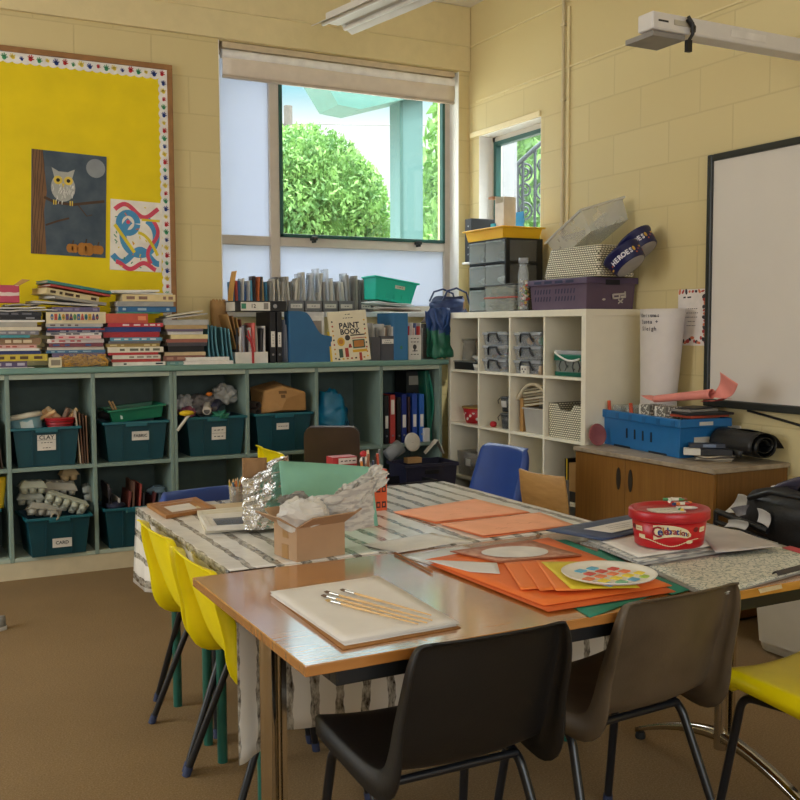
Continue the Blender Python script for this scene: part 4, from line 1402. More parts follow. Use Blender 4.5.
z2_ = stack('the cream-book stack', 'second book stack', ZC, [
 (50, 104, 366, '#B9B2A4', '#CFC8BC', None, 'off-white book', 'book'),
 (52, 105, 353, '#6A5A78', '#C8C2B8', '#9A92A8', 'dull purple book', 'book'),
 (46, 105, 350, '#3C6C8E', '#CFCAC0', '#9AB4C4', 'blue book', 'book'),
 (47, 104, 347, '#D9D2C2', '#D9D2C2', None, 'thin cream book', 'book'),
 (49, 103, 343, '#7A3A44', '#B8B0A8', '#3A5A8A', 'dark red and blue book', 'book'),
 (47, 104, 339, '#E0D8D0', '#E0D8D0', '#C86A6A', 'white book with pink lettering', 'book'),
 (55, 101, 335.5, '#E0B4B0', '#E6DCD4', '#C8505A', 'pale pink book', 'book'),
 (47, 102, 332.5, '#D8D4CE', '#C8C4BE', '#2A2A3A', 'white magazine with dark print', 'magazine'),
 (46, 104, 330, '#2F3458', '#BEB8B0', '#A6A4B0', 'navy book', 'book'),
 (47, 104, 328.5, '#B8323A', '#D0C8C0', None, 'thin red book', 'book'),
 (47, 101, 327, '#2F6A9A', '#CFCAC4', None, 'thin bright blue book', 'book'),
 (46, 103, 323.5, '#B4B0A8', '#CFCAC0', '#6A5A50', 'grey-white book', 'book'),
 (46.5, 106, 312, '#E6D8B0', '#DCCFA8', None, 'thick cream book with coloured spine shapes', 'book'),
 (52, 100, 307, '#5E5578', '#A9A2B0', '#8A82A0', 'purple book', 'book'),
], 0.22, 12)
zc_ = AY(76, 317, CF).z
q = random.Random(4)
cols = ['#3A6E9A', '#C8553A', '#2F7A78', '#D09A3A', '#7A4A6A', '#2A3A5A', '#5A8A4A']
b = MB()
xa, xc = AY(50, 317, CF - 0.02).x, AY(99, 317, CF - 0.02).x
for k, ch_ in enumerate('ALPHABETIBLER'):
 mm = back(xa + (xc - xa) * (k + 0.5) / 13, zc_, CF - 0.0225)
 b.prism(disc(0.008, 0.017, 12) if k % 3 == 0 else (rect(-0.008, 0.008, -0.017, 0.017) if k % 3 == 1 else [(-0.010, -0.017), (0.010, -0.017), (0.003, 0.018), (-0.003, 0.018)]), 0, 0.0006, k % 7, mm)
 b.prism(disc(0.0035, 0.006, 8, 0, -0.003), 0.0006, 0.001, (k + 3) % 7, mm)
alph = [o for o in bpy.data.objects if o.get('label', '').startswith('thick cream book with coloured')][0]
o = b.build('spine_shapes', [mat(c, 0.6) for c in cols])
o.parent = alph
o.matrix_parent_inverse = (T(alph.location) @ alph.rotation_euler.to_matrix().to_4x4()).inverted()
zz = z2_
g2 = 'slanting books on the cream-book stack'
for k, (w, t, rz, ry, col, pg, acc, d, dx) in enumerate((
  (0.34, 0.012, 6, 3, '#C4C2BC', '#B8B4AC', None, 'grey-white magazine, lowest slanting book on the cream-book stack', -0.04),
  (0.30, 0.016, 14, 7, '#A5A29C', '#C4C0B8', None, 'grey paperback, second lowest slanting book on the cream-book stack', 0.02),
  (0.30, 0.034, 12, 9, '#DACB9C', '#C8B88E', '#4A3A2A', 'thick cream lettered book, middle of the slanting books on the cream-book stack', -0.02),
  (0.34, 0.012, 10, 9, '#B84A44', '#B8AFA4', None, 'thin red book, second from the top of the slanting books on the cream-book stack', 0.03),
  (0.36, 0.016, 8, 9, '#3E8480', '#A69C90', None, 'grey book with a teal cover, topmost of the slanting books on the cream-book stack', 0.03))):
 x = AY(72, 300, CF).x + dx
 book(d, 'book', x - w / 2, x + w / 2, zz + 0.012, zz + 0.012 + t, col, pg, acc, g2, CF - 0.0, 0.23, rz, ry)
 zz += t + 0.004
nx_ = AY(84, 361, -0.43)
nb = thing('noodle_bag', 'clear bag of dried golden noodles in front of the cream-book stack', 'bag', (nx_.x, -0.418, ZC))
b = MB()
q = random.Random(2)
for k in range(90):
 a = Vector((q.uniform(-0.115, 0.115), q.uniform(-0.016, 0.012), q.uniform(0.008, 0.062)))
 pts = [a + Vector((0.022 * math.cos(t * 1.7 + k), -0.004 + 0.003 * math.sin(t * 2), 0.014 * math.sin(t * 1.9 + k * 2))) for t in range(6)]
 pts = [Vector((p.x, p.y, min(max(p.z, 0.004), 0.071))) for p in pts]
 b.tube(pts, 0.0022, 5, cap=False)
b.build('noodles', mat('#D8A648', 0.5, var=0.15), nb)['kind'] = 'stuff'
MB().blob((0, 0, 0.040), (0.146, 0.026, 0.042), amp=0.1, n=3, seed=4, flat=0.93).build('wrapper', clear_mat('clear_wrap', '#E8E4DA', 0.10, 0.12), nb)
xa = AY(55, 362, -0.41)
o = MB().bx(-0.032, 0.032, -0.02, 0.02, 0.0005, 0.055).bx(-0.024, 0.024, -0.0206, -0.0201, 0.012, 0.042, 1).build('label_box', [mat('#D8CDA8', 0.6), mat('#8A8270', 0.7)], bevel=0.002)
o.location = (xa.x, -0.415, ZC)
tag(o, 'small cream carton beside the noodle bag', 'carton')
z3_ = stack('the red-and-blue book stack', 'third book stack', ZC, [
 (112, 165, 362, '#E4E0D2', '#DAD4C4', '#2E3438', 'white book with black lettering', 'book'),
 (112, 161, 359, '#C4463E', '#E0D8CC', None, 'thin red-edged book', 'book'),
 (112, 160, 355, '#DCD6C8', '#DCD6C8', '#9A8A7A', 'off-white book', 'book'),
 (108, 158, 352.5, '#B62E30', '#CFC6B8', None, 'thin red book', 'book'),
 (107, 163, 347, '#E2DCC8', '#D6CFB8', '#6A6A58', 'cream book with grey lettering', 'book'),
 (106, 160, 343.5, '#A98E4C', '#C8BC98', '#E0D09A', 'mustard brown book', 'book'),
 (108, 160, 341, '#6E6C6E', '#9A9692', None, 'dark grey book', 'book'),
 (110, 162, 337.5, '#5E9AB4', '#D8D4CC', '#E0E4E4', 'light blue book', 'book'),
 (104, 160, 332, '#A8202A', '#B8AFA4', None, 'thick dark red hardback', 'book'),
 (104.5, 161, 327, '#22387E', '#C8C4BC', None, 'thick navy hardback', 'book'),
 (108, 163, 323, '#BE2C3C', '#CFC8BE', '#E8D0D0', 'crimson book', 'book'),
 (106, 148, 313.5, '#C4523A', '#D6C8B4', '#DE8A5E', 'orange-red patterned book', 'book'),
 (117, 160, 312, '#4A9A80', '#C8C4B8', None, 'thin green book', 'book'),
 (118, 176, 306.5, '#2C6CA0', '#B8C0C4', '#A9C8D8', 'blue book with pale lettering', 'book'),
 (117, 173, 301.5, '#9C9C98', '#B4B0A8', None, 'grey book', 'book'),
 (122, 175, 294.5, '#DCC894', '#D0C098', '#8A6A5A', 'thick cream book with faded lettering', 'book'),
], 0.22, 13)
for k, (a, c, zo, ry, col, d) in enumerate(((111, 172, 0.002, 1.5, '#C8C6BE', 'grey magazine, lower of two lying on the red-and-blue book stack'), (112, 160, 0.014, -1, '#E2E0D8', 'white magazine topmost on the red-and-blue book stack'))):
 xa, xc = AY(a, 290, CF).x, AY(c, 290, CF).x
 book(d, 'magazine', xa, xc, z3_ + zo, z3_ + zo + 0.011, col, '#D8D4CC', None, 'magazines on the red-and-blue stack', CF, 0.24, 2 - 4 * k, ry, 'magazine')
z4_ = stack('the stack beside the blue-grey folders', 'fourth book stack', ZC, [
 (166, 212, 361, '#5E8A86', '#B8B4A8', '#8AA49A', 'grey-green book', 'book'),
 (164, 206, 355.5, '#8A5A4C', '#C2B4A0', '#B88A74', 'brown patterned book', 'book'),
 (165, 206, 352, '#C8B088', '#BCA680', None, 'thin tan book', 'book'),
 (168, 204, 346, '#17161A', '#2A282A', None, 'thick black album', 'book'),
 (167, 206, 342.5, '#4A464C', '#8E8880', None, 'charcoal book', 'book'),
 (166, 207, 339, '#9C5E50', '#B4A290', None, 'rust brown book', 'book'),
 (171, 208, 334.5, '#E0D09A', '#D8C892', None, 'cream pad', 'papers'),
 (168, 203, 331.5, '#DCDAD4', '#C8C6C0', None, 'white magazine', 'magazine'),
 (167, 203, 329, '#6A5C74', '#A8A2A6', None, 'purple-grey book', 'book'),
 (165, 207, 325, '#B4986A', '#C4AE86', None, 'tan cardboard folder', 'folder'),
 (164, 209, 319.5, '#B4B4B0', '#C8C6C0', None, 'grey paper sheaf', 'papers'),
], 0.22, 14)
for k, (a, c, zo, ry, col, d) in enumerate(((165, 207, 0.004, -7, '#C6C4BE', 'tilted white magazine, lower of two on the stack beside the blue-grey folders'), (167, 204, 0.018, -9, '#D2CCB8', 'tilted cream magazine, upper of two on the stack beside the blue-grey folders'))):
 xa, xc = AY(a, 316, CF).x, AY(c, 316, CF).x
 book(d, 'magazine', xa, xc, z4_ + zo + 0.012, z4_ + zo + 0.020, col, '#D8D4CC', None, 'tilted magazines', CF, 0.22, 5 - 8 * k, ry, 'magazine')
for k, (a, c, yb, yt, d) in enumerate(((184, 233, 366, 362.3, 'thin white book lying at the worktop edge, lower of two'), (186, 229, 362.2, 357.5, 'white book lying at the worktop edge, upper of two'))):
 xa, xc = AY(a, 362, -0.43).x, AY(c, 362, -0.43).x
 book(d, 'book', xa, xc, ZC + 0.0005 + k * 0.0215, ZC + 0.0205 + k * 0.0235, '#E6E2DA', '#CFC8B8', '#B0A898' if k else None, 'white books at the worktop edge', -0.436, 0.03 + 0.0, 0, 0) if False else book(d, 'book', xa, xc, ZC + 0.0005 + k * 0.021, ZC + 0.0205 + k * 0.0225, '#E6E2DA', '#CFC8B8', None, 'white books at the worktop edge', -0.438, 0.035)
q = random.Random(6)
for k in range(6):
 u = 209.5 + 3.6 * k
 x = AY(u, 345, -0.40).x
 h = 0.232 - 0.005 * k
 b = MB()
 b.grid(lambda s, t, k=k, h=h: (0.012 * math.sin(t * 2.2) * (1 if k > 2 else -0.4) + 0.030 * (1 - t) ** 2 * (0.2 + 0.22 * k), -0.005 + 0.2 * s, h * t), 6, 10)
 o = b.build('folder', mat(('#4F8390', '#477A88', '#5A8E9A')[k % 3], 0.7), solid=0.006)
 o.location = (x, -0.395, ZC + 0.002)
 tag(o, 'sagging blue-grey card folder, ' + ('first', 'second', 'third', 'fourth', 'fifth', 'last')[k] + ' from the left of the row beside the brown bag', 'folder', 'blue-grey folders')
bx_, bz_ = AY(219, 325, -0.15), AY(219, 302, -0.15).z
b = MB()
hw_ = 0.052
b.grid(lambda s, t: (-hw_ + 2 * hw_ * s, -0.05 * math.sin(PI * s) ** 0.3, (bz_ - ZC) * (t if t < 1 else 1 + 0.05 * (int(s * 12) % 2))), 12, 8)
b.grid(lambda s, t: (-hw_ + 2 * hw_ * s, 0.05 * math.sin(PI * s) ** 0.3, (bz_ - ZC) * (t if t < 1 else 1 + 0.05 * (int(s * 12) % 2))), 12, 8)
o = b.build('paper_bag', mat('#A07C4E', 0.8, var=0.1, bump=0.15, bscale=12), solid=0.001)
o.location = (bx_.x, -0.15, ZC + 0.001)
tag(o, 'brown paper bag with a zigzag top behind the blue-grey folders', 'bag')
for k in range(4):
 x = AY(227 + 2.6 * k, 340, -0.3).x
 b = MB().bx(-0.0025, 0.0025, -0.12, 0.10, 0, 0.30 - 0.012 * k)
 o = b.build('card_sheet', mat(('#A9824F', '#8E6A40', '#B48C56', '#7C4A38')[k], 0.8, bump=0.1))
 o.location = (x + 0.05, -0.26, ZC + 0.003)
 o.rotation_euler = (0, R(-13 + 1.6 * k), 0)
 tag(o, ('first', 'second', 'third', 'last')[k] + ' from the left of brown card sheets leaning beside the brown bag', 'card sheet', 'leaning card sheets')
x = AY(229, 295, -0.06)
o = MB().grid(lambda s, t: (0.03 * t * t, 0.10 * s, 0.25 * t), 4, 8).build('card_sheet', mat('#C89850', 0.7), solid=0.003)
o.location = (x.x + 0.0, -0.13, 1.475)
tag(o, 'curved orange-brown card at the left end of the file row on the window sill', 'card sheet', 'leaning card sheets')
def magazine_file(label, u0, u1, yb, yt, cut, m_, yf=-0.40, depth=0.24, open_front=False, lab=None, group=None, zbase=ZC):
 """upright file: low front, tall back; the narrow side faces the room"""
 xa, xc = AY(u0, yb, yf).x, AY(u1, yb, yf).x
 h = AY((u0 + u1) / 2, yt, yf).z - zbase
 t = thing('magazine_file', label, 'file holder', ((xa + xc) / 2, yf, zbase), 0, group)
 w = (xc - xa) / 2
 th = 0.003
 fr_ = h * cut
 b = MB()
 prof = [(0, 0), (depth, 0), (depth, h), (depth * 0.55, h), (0, fr_)] if cut < 0.95 else [(0, 0), (depth, 0), (depth, h), (0, h)]
 for sx in (-1, 1):
  mm = T(sx * (w - th / 2) - th / 2, 0, 0) @ Matrix(((0, 0, 1, 0), (1, 0, 0, 0), (0, 1, 0, 0), (0, 0, 0, 1)))
  b.prism(prof, 0, th, 0, mm)
 b.bx(-w + th, w - th, 0, th, 0, fr_).bx(-w + th, w - th, depth - th, depth, 0, h).bx(-w + th, w - th, th, depth - th, 0, th)
 b.build('holder', m_, t)
 if lab:
  l = MB()
  lw, lz, lh = min(w * 0.85, 0.045), fr_ * lab[1], lab[2]
  l.bx(-lw, lw, -0.0012, -0.0002, lz - lh / 2, lz + lh / 2)
  for i, s in enumerate(lab[0]):
   l.text(s, lab[3], back(0, lz + (len(lab[0]) / 2 - i - 0.5) * lab[3] * 1.15, -0.0016), 1, 0.0004)
  l.build('label', [mat('#E6E2D8', 0.6), mat('#26262A', 0.6)], t)
 return t, (xa + xc) / 2, w, h
def sheaf(where, x0, x1, y0, depth, z0, hmin, hmax, n, cols, group, seed, name='paper_folder', cat='papers', lean=2):
 q = random.Random(seed)
 for k in range(n):
  x = x0 + (x1 - x0) * (k + 0.5) / n
  th = (x1 - x0) / n * 0.62
  h = q.uniform(hmin, hmax)
  b = MB()
  bend = q.uniform(-0.008, 0.008)
  b.grid(lambda s, t: (bend * t * t, depth * s, h * t), 2, 5)
  c = cols[k % len(cols)]
  o = b.build(name, mat(c[0], 0.65, var=0.1) if len(c) < 3 else c[2], solid=th)
  o.location = (x, y0 + q.uniform(-0.006, 0.006), z0 + 0.004)
  o.rotation_euler = (0, R(q.uniform(-lean, lean)), 0)
  pos = 'leftmost' if k == 0 else ('rightmost' if k == n - 1 else ORD[k] + ' from the left')
  tag(o, f'{c[1]}, {pos} {where}', cat, group)
white_m = mat('#DAD6CE', 0.6)
grey_m = mat('#4E4E54', 0.5)
blue_m = mat('#2C6490', 0.55, var=0.05)
t, xm, w, h = magazine_file('white low-fronted file box tied with a red ribbon on the worktop', 235.5, 268, 362, 352, 1.0, white_m, depth=0.20)
b = MB().bx(0.0, 0.014, -0.005, -0.0005, 0, h + 0.002).tube([(0.007, -0.006, h), (-0.008, -0.008, h + 0.06), (-0.028, 0.012, h + 0.10)], 0.005, 6).tube([(0.01, -0.006, h), (0.0, -0.008, h + 0.05), (-0.018, 0.01, h + 0.13)], 0.005, 6)
b.build('ribbon', mat('#B02C30', 0.6), t)
sheaf('in the white ribboned file box', xm - w + 0.006, xm + w - 0.006, -0.385, 0.16, ZC, 0.20, 0.245, 9,
  [('#2A2A2E', 'black plastic folder'), ('#D8D6D4', 'white paper folder'), ('#8A8890', 'grey paper folder'), ('#2E2C30', 'dark folder'), ('#CFCCC8', 'pale folder'), ('#D86A62', 'salmon pink folder'), ('#B8B4AC', 'light grey folder')], 'papers in the white file box', 21)
lever = mat('#141519', 0.45, var=0.1)
def lever_arch(label, loc, w, h, d, m_, rzz=0, ry=0, labels=(), group=None, txt=None):
 t = thing('ring_binder', label, 'ring binder', loc, rzz, group, 0, ry)
 b = MB().bx(-w / 2, -w / 2 + 0.003, 0, d, 0, h).bx(w / 2 - 0.003, w / 2, 0, d, 0, h).bx(-w / 2 + 0.003, w / 2 - 0.003, 0, 0.003, 0, h)
 b.build('cover', m_, t, bevel=0.001)
 MB().bx(-w / 2 + 0.006, w / 2 - 0.006, 0.02, d - 0.01, 0.006, h - 0.02).build('pages', mat('#D6D2C8', 0.85, var=0.1), t)
 if labels:
  l = MB()
  for a, c in labels:
   l.bx(-w * 0.34, w * 0.34, -0.001, -0.0002, h * a, h * c)
   if txt:
    l.text(txt, w * 0.4, back(0, h * (a + c) / 2, -0.0014) @ rot(0, 0, 90), 1, 0.0005)
  l.build('spine_label', [mat('#E2DED4', 0.6), mat('#2A2A2A', 0.6)], t)
 b = MB().lathe([(0.007, 0), (0.007, 0.001)], 12, M=back(0, h * 0.16, -0.0002))
 b.build('finger_hole', mat('#8E8E92', 0.35, metal=0.6), t)
 return t
xa = AY(273, 340, -0.40).x
hb_ = AY(276, 312, -0.40).z - ZC
lever_arch('left one of two standing black ring binders beside the white ribboned box', (xa, -0.40, ZC + 0.0005), 0.036, hb_, 0.25, lever, labels=((0.31, 0.62),), txt='#4')
xa = AY(279.6, 340, -0.40).x
lever_arch('right one of two standing black ring binders beside the blue file holder', (xa, -0.40, ZC + 0.0005), 0.032, hb_, 0.25, lever, labels=((0.31, 0.60),), txt='#4')
xa, xc = AY(235, 306, -0.40).x, AY(286.5, 306, -0.40).x
zb_ = max(AY(260, 311.5, -0.40).z, ZC + hb_ + 0.001)
t = thing('ring_binder', 'black ring binder lying on its side across the standing binders', 'ring binder', ((xa + xc) / 2, -0.40, zb_), 0)
w = (xc - xa) / 2
hh = AY(260, 300.8, -0.40).z - zb_
MB().bx(-w, w, 0, 0.24, 0, 0.003).bx(-w, w, 0, 0.24, hh - 0.003, hh).bx(-w, w, 0, 0.003, 0.003, hh - 0.003).build('cover', lever, t, bevel=0.001)
MB().bx(-w + 0.01, w - 0.01, 0.01, 0.23, 0.004, hh - 0.006).build('pages', mat('#D6D2C8', 0.85, var=0.1), t)
l = MB().bx(-w * 0.78, w * 0.35, -0.001, -0.0002, hh * 0.08, hh * 0.88)
l.prism(rect(-w * 0.76, -w * 0.58, hh * 0.25, hh * 0.75), 0.0011, 0.0014, 1, back(0, 0, 0) @ T(0, 0, 0.0))
l.text('12', hh * 0.5, back(-w * 0.30, hh * 0.5, -0.0014), 2, 0.0006)
l.prism(rect(w * 0.10, w * 0.28, hh * 0.2, hh * 0.8), 0.0011, 0.0014, 3, back(0, 0, 0))
l.build('spine_label', [mat('#E2DED4', 0.6), mat('#3E8A6A', 0.6), mat('#2A2A2A', 0.6), mat('#8A867E', 0.6)], t)
MB().lathe([(0.013, 0), (0.013, 0.001), (0.008, 0.0012)], 16, M=back(w * 0.55, hh * 0.5, -0.0002)).build('finger_hole', mat('#9A9AA0', 0.3, metal=0.7), t)
sheaf('between black binders and blue file', AY(283.2, 340, -0.395).x, AY(288.6, 340, -0.395).x, -0.39, 0.2, ZC, 0.22, 0.26, 2, [('#5E6270', 'slate magazine'), ('#8E929C', 'grey magazine')], 'magazines beside the blue file', 22, 'magazine', 'magazine', 1)
xa, xc = AY(289.5, 340, -0.41).x, AY(332, 340, -0.41).x
h = AY(300, 311, -0.41).z - ZC
W = xc - xa
bf = thing('magazine_file', 'wide blue plastic file holder with a curved cut-away edge beside the paint book', 'file holder', (xa, -0.41, ZC))
prof = [(0, 0), (W, 0), (W, h * 0.50)]
for k in range(9):
 f = k / 8
 prof.append((W * (0.80 - 0.44 * f), h * (0.53 + 0.45 * (0.5 - 0.5 * math.cos(PI * f)))))
prof += [(W * 0.25, h), (0, h)]
b = MB()
for yy in (0.0, 0.085):
 b.prism(prof, 0, 0.003, 0, back(0, 0, yy + 0.003))
b.bx(0, 0.003, 0.003, 0.082, 0, h).bx(0.003, W, 0.003, 0.082, 0, 0.003).bx(W - 0.003, W, 0.003, 0.082, 0.003, h * 0.5)
b.build('holder', blue_m, bf)
for k, (col, hh, wd2) in enumerate((('#C8C6C2', 0.97, 0.93), ('#DAD8D4', 0.90, 0.88), ('#8E867C', 0.80, 0.80))):
 o = MB().bx(0.008, W * wd2, 0, 0.010, 0.0, h * hh).build('magazine', mat(col, 0.6, var=0.2, scale=12))
 o.location = (xa, -0.335 - 0.023 * k, ZC + 0.004)
 tag(o, ('white magazine at the back of the wide blue file holder', 'pale magazine in the middle of the wide blue file holder', 'grey-brown magazine at the front of the wide blue file holder')[k], 'magazine', 'magazines in the blue file')
pa_, pb_, pc_ = AY(335, 360.5, -0.424), AY(373, 359, -0.424), AY(331, 310.5, -0.40)
W = pb_.x - pa_.x
H = pc_.z - ZC
pk = thing('book', 'cream paint book standing face out among the files', 'book', ((pa_.x + pb_.x) / 2 - 0.012, -0.424, ZC + 0.001), 0, None, -6, -4)
MB().bx(-W / 2, W / 2, 0.0, 0.012, 0, H).build('body', [mat('#E2D8BC', 0.55, var=0.04)], pk, bevel=0.0015)
MB().bx(-W / 2 - 0.012, -W / 2 - 0.001, 0.003, 0.014, 0.0, H * 0.62).build('yellow_edge', mat('#D8B83A', 0.6), pk)
b = MB()
M0 = back(0, 0, -0.0004)
b.text('#2', 0.018, M0 @ T(0, H * 0.93, 0), 0, 0.0004)
b.text('#4', 0.016, M0 @ T(0, H * 0.86, 0), 0, 0.0004)
b.text('PAINT', 0.050, M0 @ T(0.004, H * 0.705, 0), 0, 0.0016)
b.text('BOOK', 0.048, M0 @ T(0.006, H * 0.585, 0), 0, 0.0016)
b.build('title_lettering', mat('#2C2A34', 0.6), pk)
b = MB()
q = random.Random(8)
for k in range(9):
 for sx in (-1, 1):
  b.prism(disc(0.006, 0.006, 8, sx * W * 0.42, H * (0.08 + 0.09 * k)), 0, 0.0004, (k + (sx > 0)) % 4, M0)
for k in range(7):
 b.prism(rect(-W * 0.36 + W * 0.11 * k, -W * 0.31 + W * 0.11 * k, H * 0.045, H * 0.075), 0, 0.0004, k % 4, M0)
b.prism(disc(0.026, 0.028, 18, -W * 0.24, H * 0.40), 0, 0.0005, 1, M0).prism(disc(0.016, 0.016, 14, -W * 0.24, H * 0.40), 0.0005, 0.0008, 2, M0)
b.prism(disc(0.018, 0.018, 14, -W * 0.06, H * 0.47), 0, 0.0005, 0, M0)
b.prism(rect(W * 0.02, W * 0.40, H * 0.50, H * 0.525), 0, 0.0005, 0, M0).prism(rect(W * 0.05, W * 0.42, H * 0.445, H * 0.46), 0, 0.0005, 3, M0)
b.prism(rect(W * 0.06, W * 0.38, H * 0.25, H * 0.42), 0, 0.0005, 4, M0).prism(rect(W * 0.09, W * 0.35, H * 0.275, H * 0.40), 0.0005, 0.0008, 2, M0)
b.prism(rect(W * 0.04, W * 0.42, H * 0.17, H * 0.225), 0, 0.0005, 1, M0)
b.prism(rect(-W * 0.32, -W * 0.22, H * 0.09, H * 0.26), 0, 0.0005, 4, M0).prism(rect(-W * 0.16, -W * 0.07, H * 0.09, H * 0.27), 0, 0.0005, 3, M0)
b.prism([(-W * 0.06, H * 0.27), (0.01, H * 0.27), (0, H * 0.35), (-W * 0.04, H * 0.34)], 0, 0.0005, 3, M0)
b.prism(rect(W * 0.20, W * 0.27, 0.0, H * 0.16), 0, 0.0005, 3, M0)
b.build('cover_pictures', [mat('#3A342E', 0.6), mat('#D8A82E', 0.6), mat('#B87A3A', 0.6), mat('#A83A2C', 0.6), mat('#3E5A48', 0.6)], pk)
magazine_file('dark grey file holder just right of the paint book', 371.5, 380.5, 358, 337, 1.0, grey_m)
x0_, x1_ = AY(371.5, 340, -0.39).x + 0.004, AY(380.5, 340, -0.39).x - 0.004
sheaf('in the grey file beside the paint book', x0_, x1_, -0.385, 0.2, ZC, 0.20, 0.24, 4, [('#8A8680', 'grey paper'), ('#A9A49C', 'pale grey paper'), ('#6A6864', 'dark grey paper')], 'papers in the grey file beside the paint book', 23)
t, xm, w, h = magazine_file('labelled dark grey file holder between the paint book and the narrow blue file', 381, 394.5, 358.5, 336, 1.0, grey_m, lab=(('#3', '#4'), 0.78, 0.030, 0.012))
sheaf('in the labelled grey file holder', xm - w + 0.005, xm + w - 0.005, -0.385, 0.2, ZC, 0.20, 0.245, 6, [('#9C9890', 'grey paper'), ('#C8C2B8', 'white paper'), ('#8A6E5C', 'brown paper'), ('#77746E', 'dark grey paper')], 'papers in the labelled grey file', 24)
xa, xc = AY(394.5, 340, -0.41).x, AY(408, 340, -0.41).x
h = AY(400, 313, -0.41).z - ZC
t = thing('magazine_file', 'narrow blue file holder standing spine outwards near the green bag', 'file holder', ((xa + xc) / 2, -0.41, ZC))
w = (xc - xa) / 2
MB().bx(-w, w, 0, 0.003, 0, h).bx(-w, -w + 0.003, 0.003, 0.25, 0, h).bx(w - 0.003, w, 0.003, 0.25, 0, h).bx(-w + 0.003, w - 0.003, 0.003, 0.25, 0, 0.003).build('holder', mat('#35719E', 0.55, var=0.05), t, bevel=0.001)
MB().prism(disc(0.009, 0.012, 14), 0, 0.0006, 0, back(0, h * 0.27, -0.0002)).build('finger_hole', mat('#3E7A5A', 0.6), t)
t, xm, w, h = magazine_file('white file holder with printed front beside the green bag', 408.5, 421, 358, 335, 1.0, mat('#D6D2CA', 0.6))
l = MB()
for i, s in enumerate(('#3', '#3', '#2', '#3')):
 l.text(s, 0.020, back(0, h * (0.86 - 0.14 * i - (0.22 if i > 1 else 0)), -0.0008), 0, 0.0005)
l.prism(disc(0.014, 0.017, 16), 0, 0.0006, 0, back(0, h * 0.52, -0.0004)).prism(rect(-0.005, 0.005, -0.03, -0.014), 0, 0.0006, 0, back(0, h * 0.52, -0.0004))
l.build('printed_label', mat('#3A3A3C', 0.6), t)
sheaf('in the white printed file holder', xm - w + 0.005, xm + w - 0.005, -0.385, 0.2, ZC, 0.20, 0.245, 6, [('#C03A34', 'red folder'), ('#DCD8D0', 'white folder'), ('#C44E3E', 'orange-red folder'), ('#D0CCC6', 'pale folder'), ('#4A5A84', 'blue folder')], 'papers in the white printed file', 25)
xg = AY(424, 345, -0.38).x
sheaf('beside the green bag', AY(421.4, 340, -0.39).x, AY(426, 340, -0.39).x, -0.36, 0.2, ZC, 0.20, 0.25, 2, [('#B4B0A8', 'light grey folder'), ('#8E8A84', 'grey folder')], 'folders beside the green bag', 26)
SZ = 1.4745
ys = -0.012
X = lambda u: AY(u, 290, ys).x
sheaf('on the sill above the lying binder', X(232), X(268), ys, 0.1, SZ, 0.185, 0.225, 12,
  [('#2C6E92', 'blue plastic wallet'), ('#B84A3C', 'red folder'), ('#4A6E9A', 'mid blue folder'), ('#D8D6D2', 'white wallet'), ('#2F5E9E', 'dark blue folder'), ('#C8CCD4', 'clear wallet'), ('#58A0C4', 'light blue folder'), ('#3A2E30', 'dark folder'), ('#C86A3A', 'orange folder'), ('#4A4A4C', 'charcoal folder'), ('#B49A70', 'tan folder')], 'coloured folders on the sill', 31)
sheaf('on the sill above the blue file holder', X(269), X(300), ys, 0.1, SZ, 0.19, 0.225, 10,
  [('#8E8C86', 'grey folder'), ('#B8B2A6', 'beige folder'), ('#6A6864', 'dark grey folder'), ('#C4BEB0', 'cream folder'), ('#A9A498', 'stone folder')], 'pale folders on the sill', 32)
clearf = clear_mat('clear_wallet', '#DDE2E6', 0.42, 0.15)
sheaf('on the sill above the paint book', X(301), X(352), ys, 0.1, SZ, 0.19, 0.29, 16,
  [('#9A9EA6', 'see-through plastic wallet', clearf), ('#B8B4AA', 'pale folder'), ('#C8CCD0', 'clear plastic sleeve', clearf), ('#8A8680', 'grey folder')], 'clear wallets on the sill', 33, lean=7)
sheaf('on the sill left of the turquoise crate', X(353), X(374), ys, 0.1, SZ, 0.20, 0.245, 7,
  [('#77756E', 'grey folder'), ('#9C988E', 'light grey folder'), ('#5E5C58', 'charcoal folder')], 'grey files on the sill', 34)
for k, (a, c) in enumerate(((289, 304), (305, 322), (323, 338), (339, 354), (360, 372))):
 xa, xc = AY(a, 306, -0.05).x, AY(c, 306, -0.05).x
 t = thing('desk_file', ('first', 'second', 'third', 'fourth', 'last')[k] + ' from the left of the low labelled grey files on the sill', 'file holder', ((xa + xc) / 2, -0.05, SZ), 0, 'grey files with labels')
 w = (xc - xa) / 2 - 0.002
 MB().bx(-w, w, 0, 0.004, 0, 0.072).bx(-w, -w + 0.003, 0.004, 0.03, 0, 0.072).bx(w - 0.003, w, 0.004, 0.03, 0, 0.072).build('holder', mat('#6A6A6C', 0.5), t)
 MB().bx(-w * 0.8, w * 0.8, -0.0012, -0.0002, 0.022, 0.050).text(('#3', '#2', '#3', '#2', '#3')[k], 0.016, back(0, 0.036, -0.0016), 1, 0.0004).build('label', [mat('#C9C5BB', 0.6), mat('#3A3A3A', 0.6)], t)
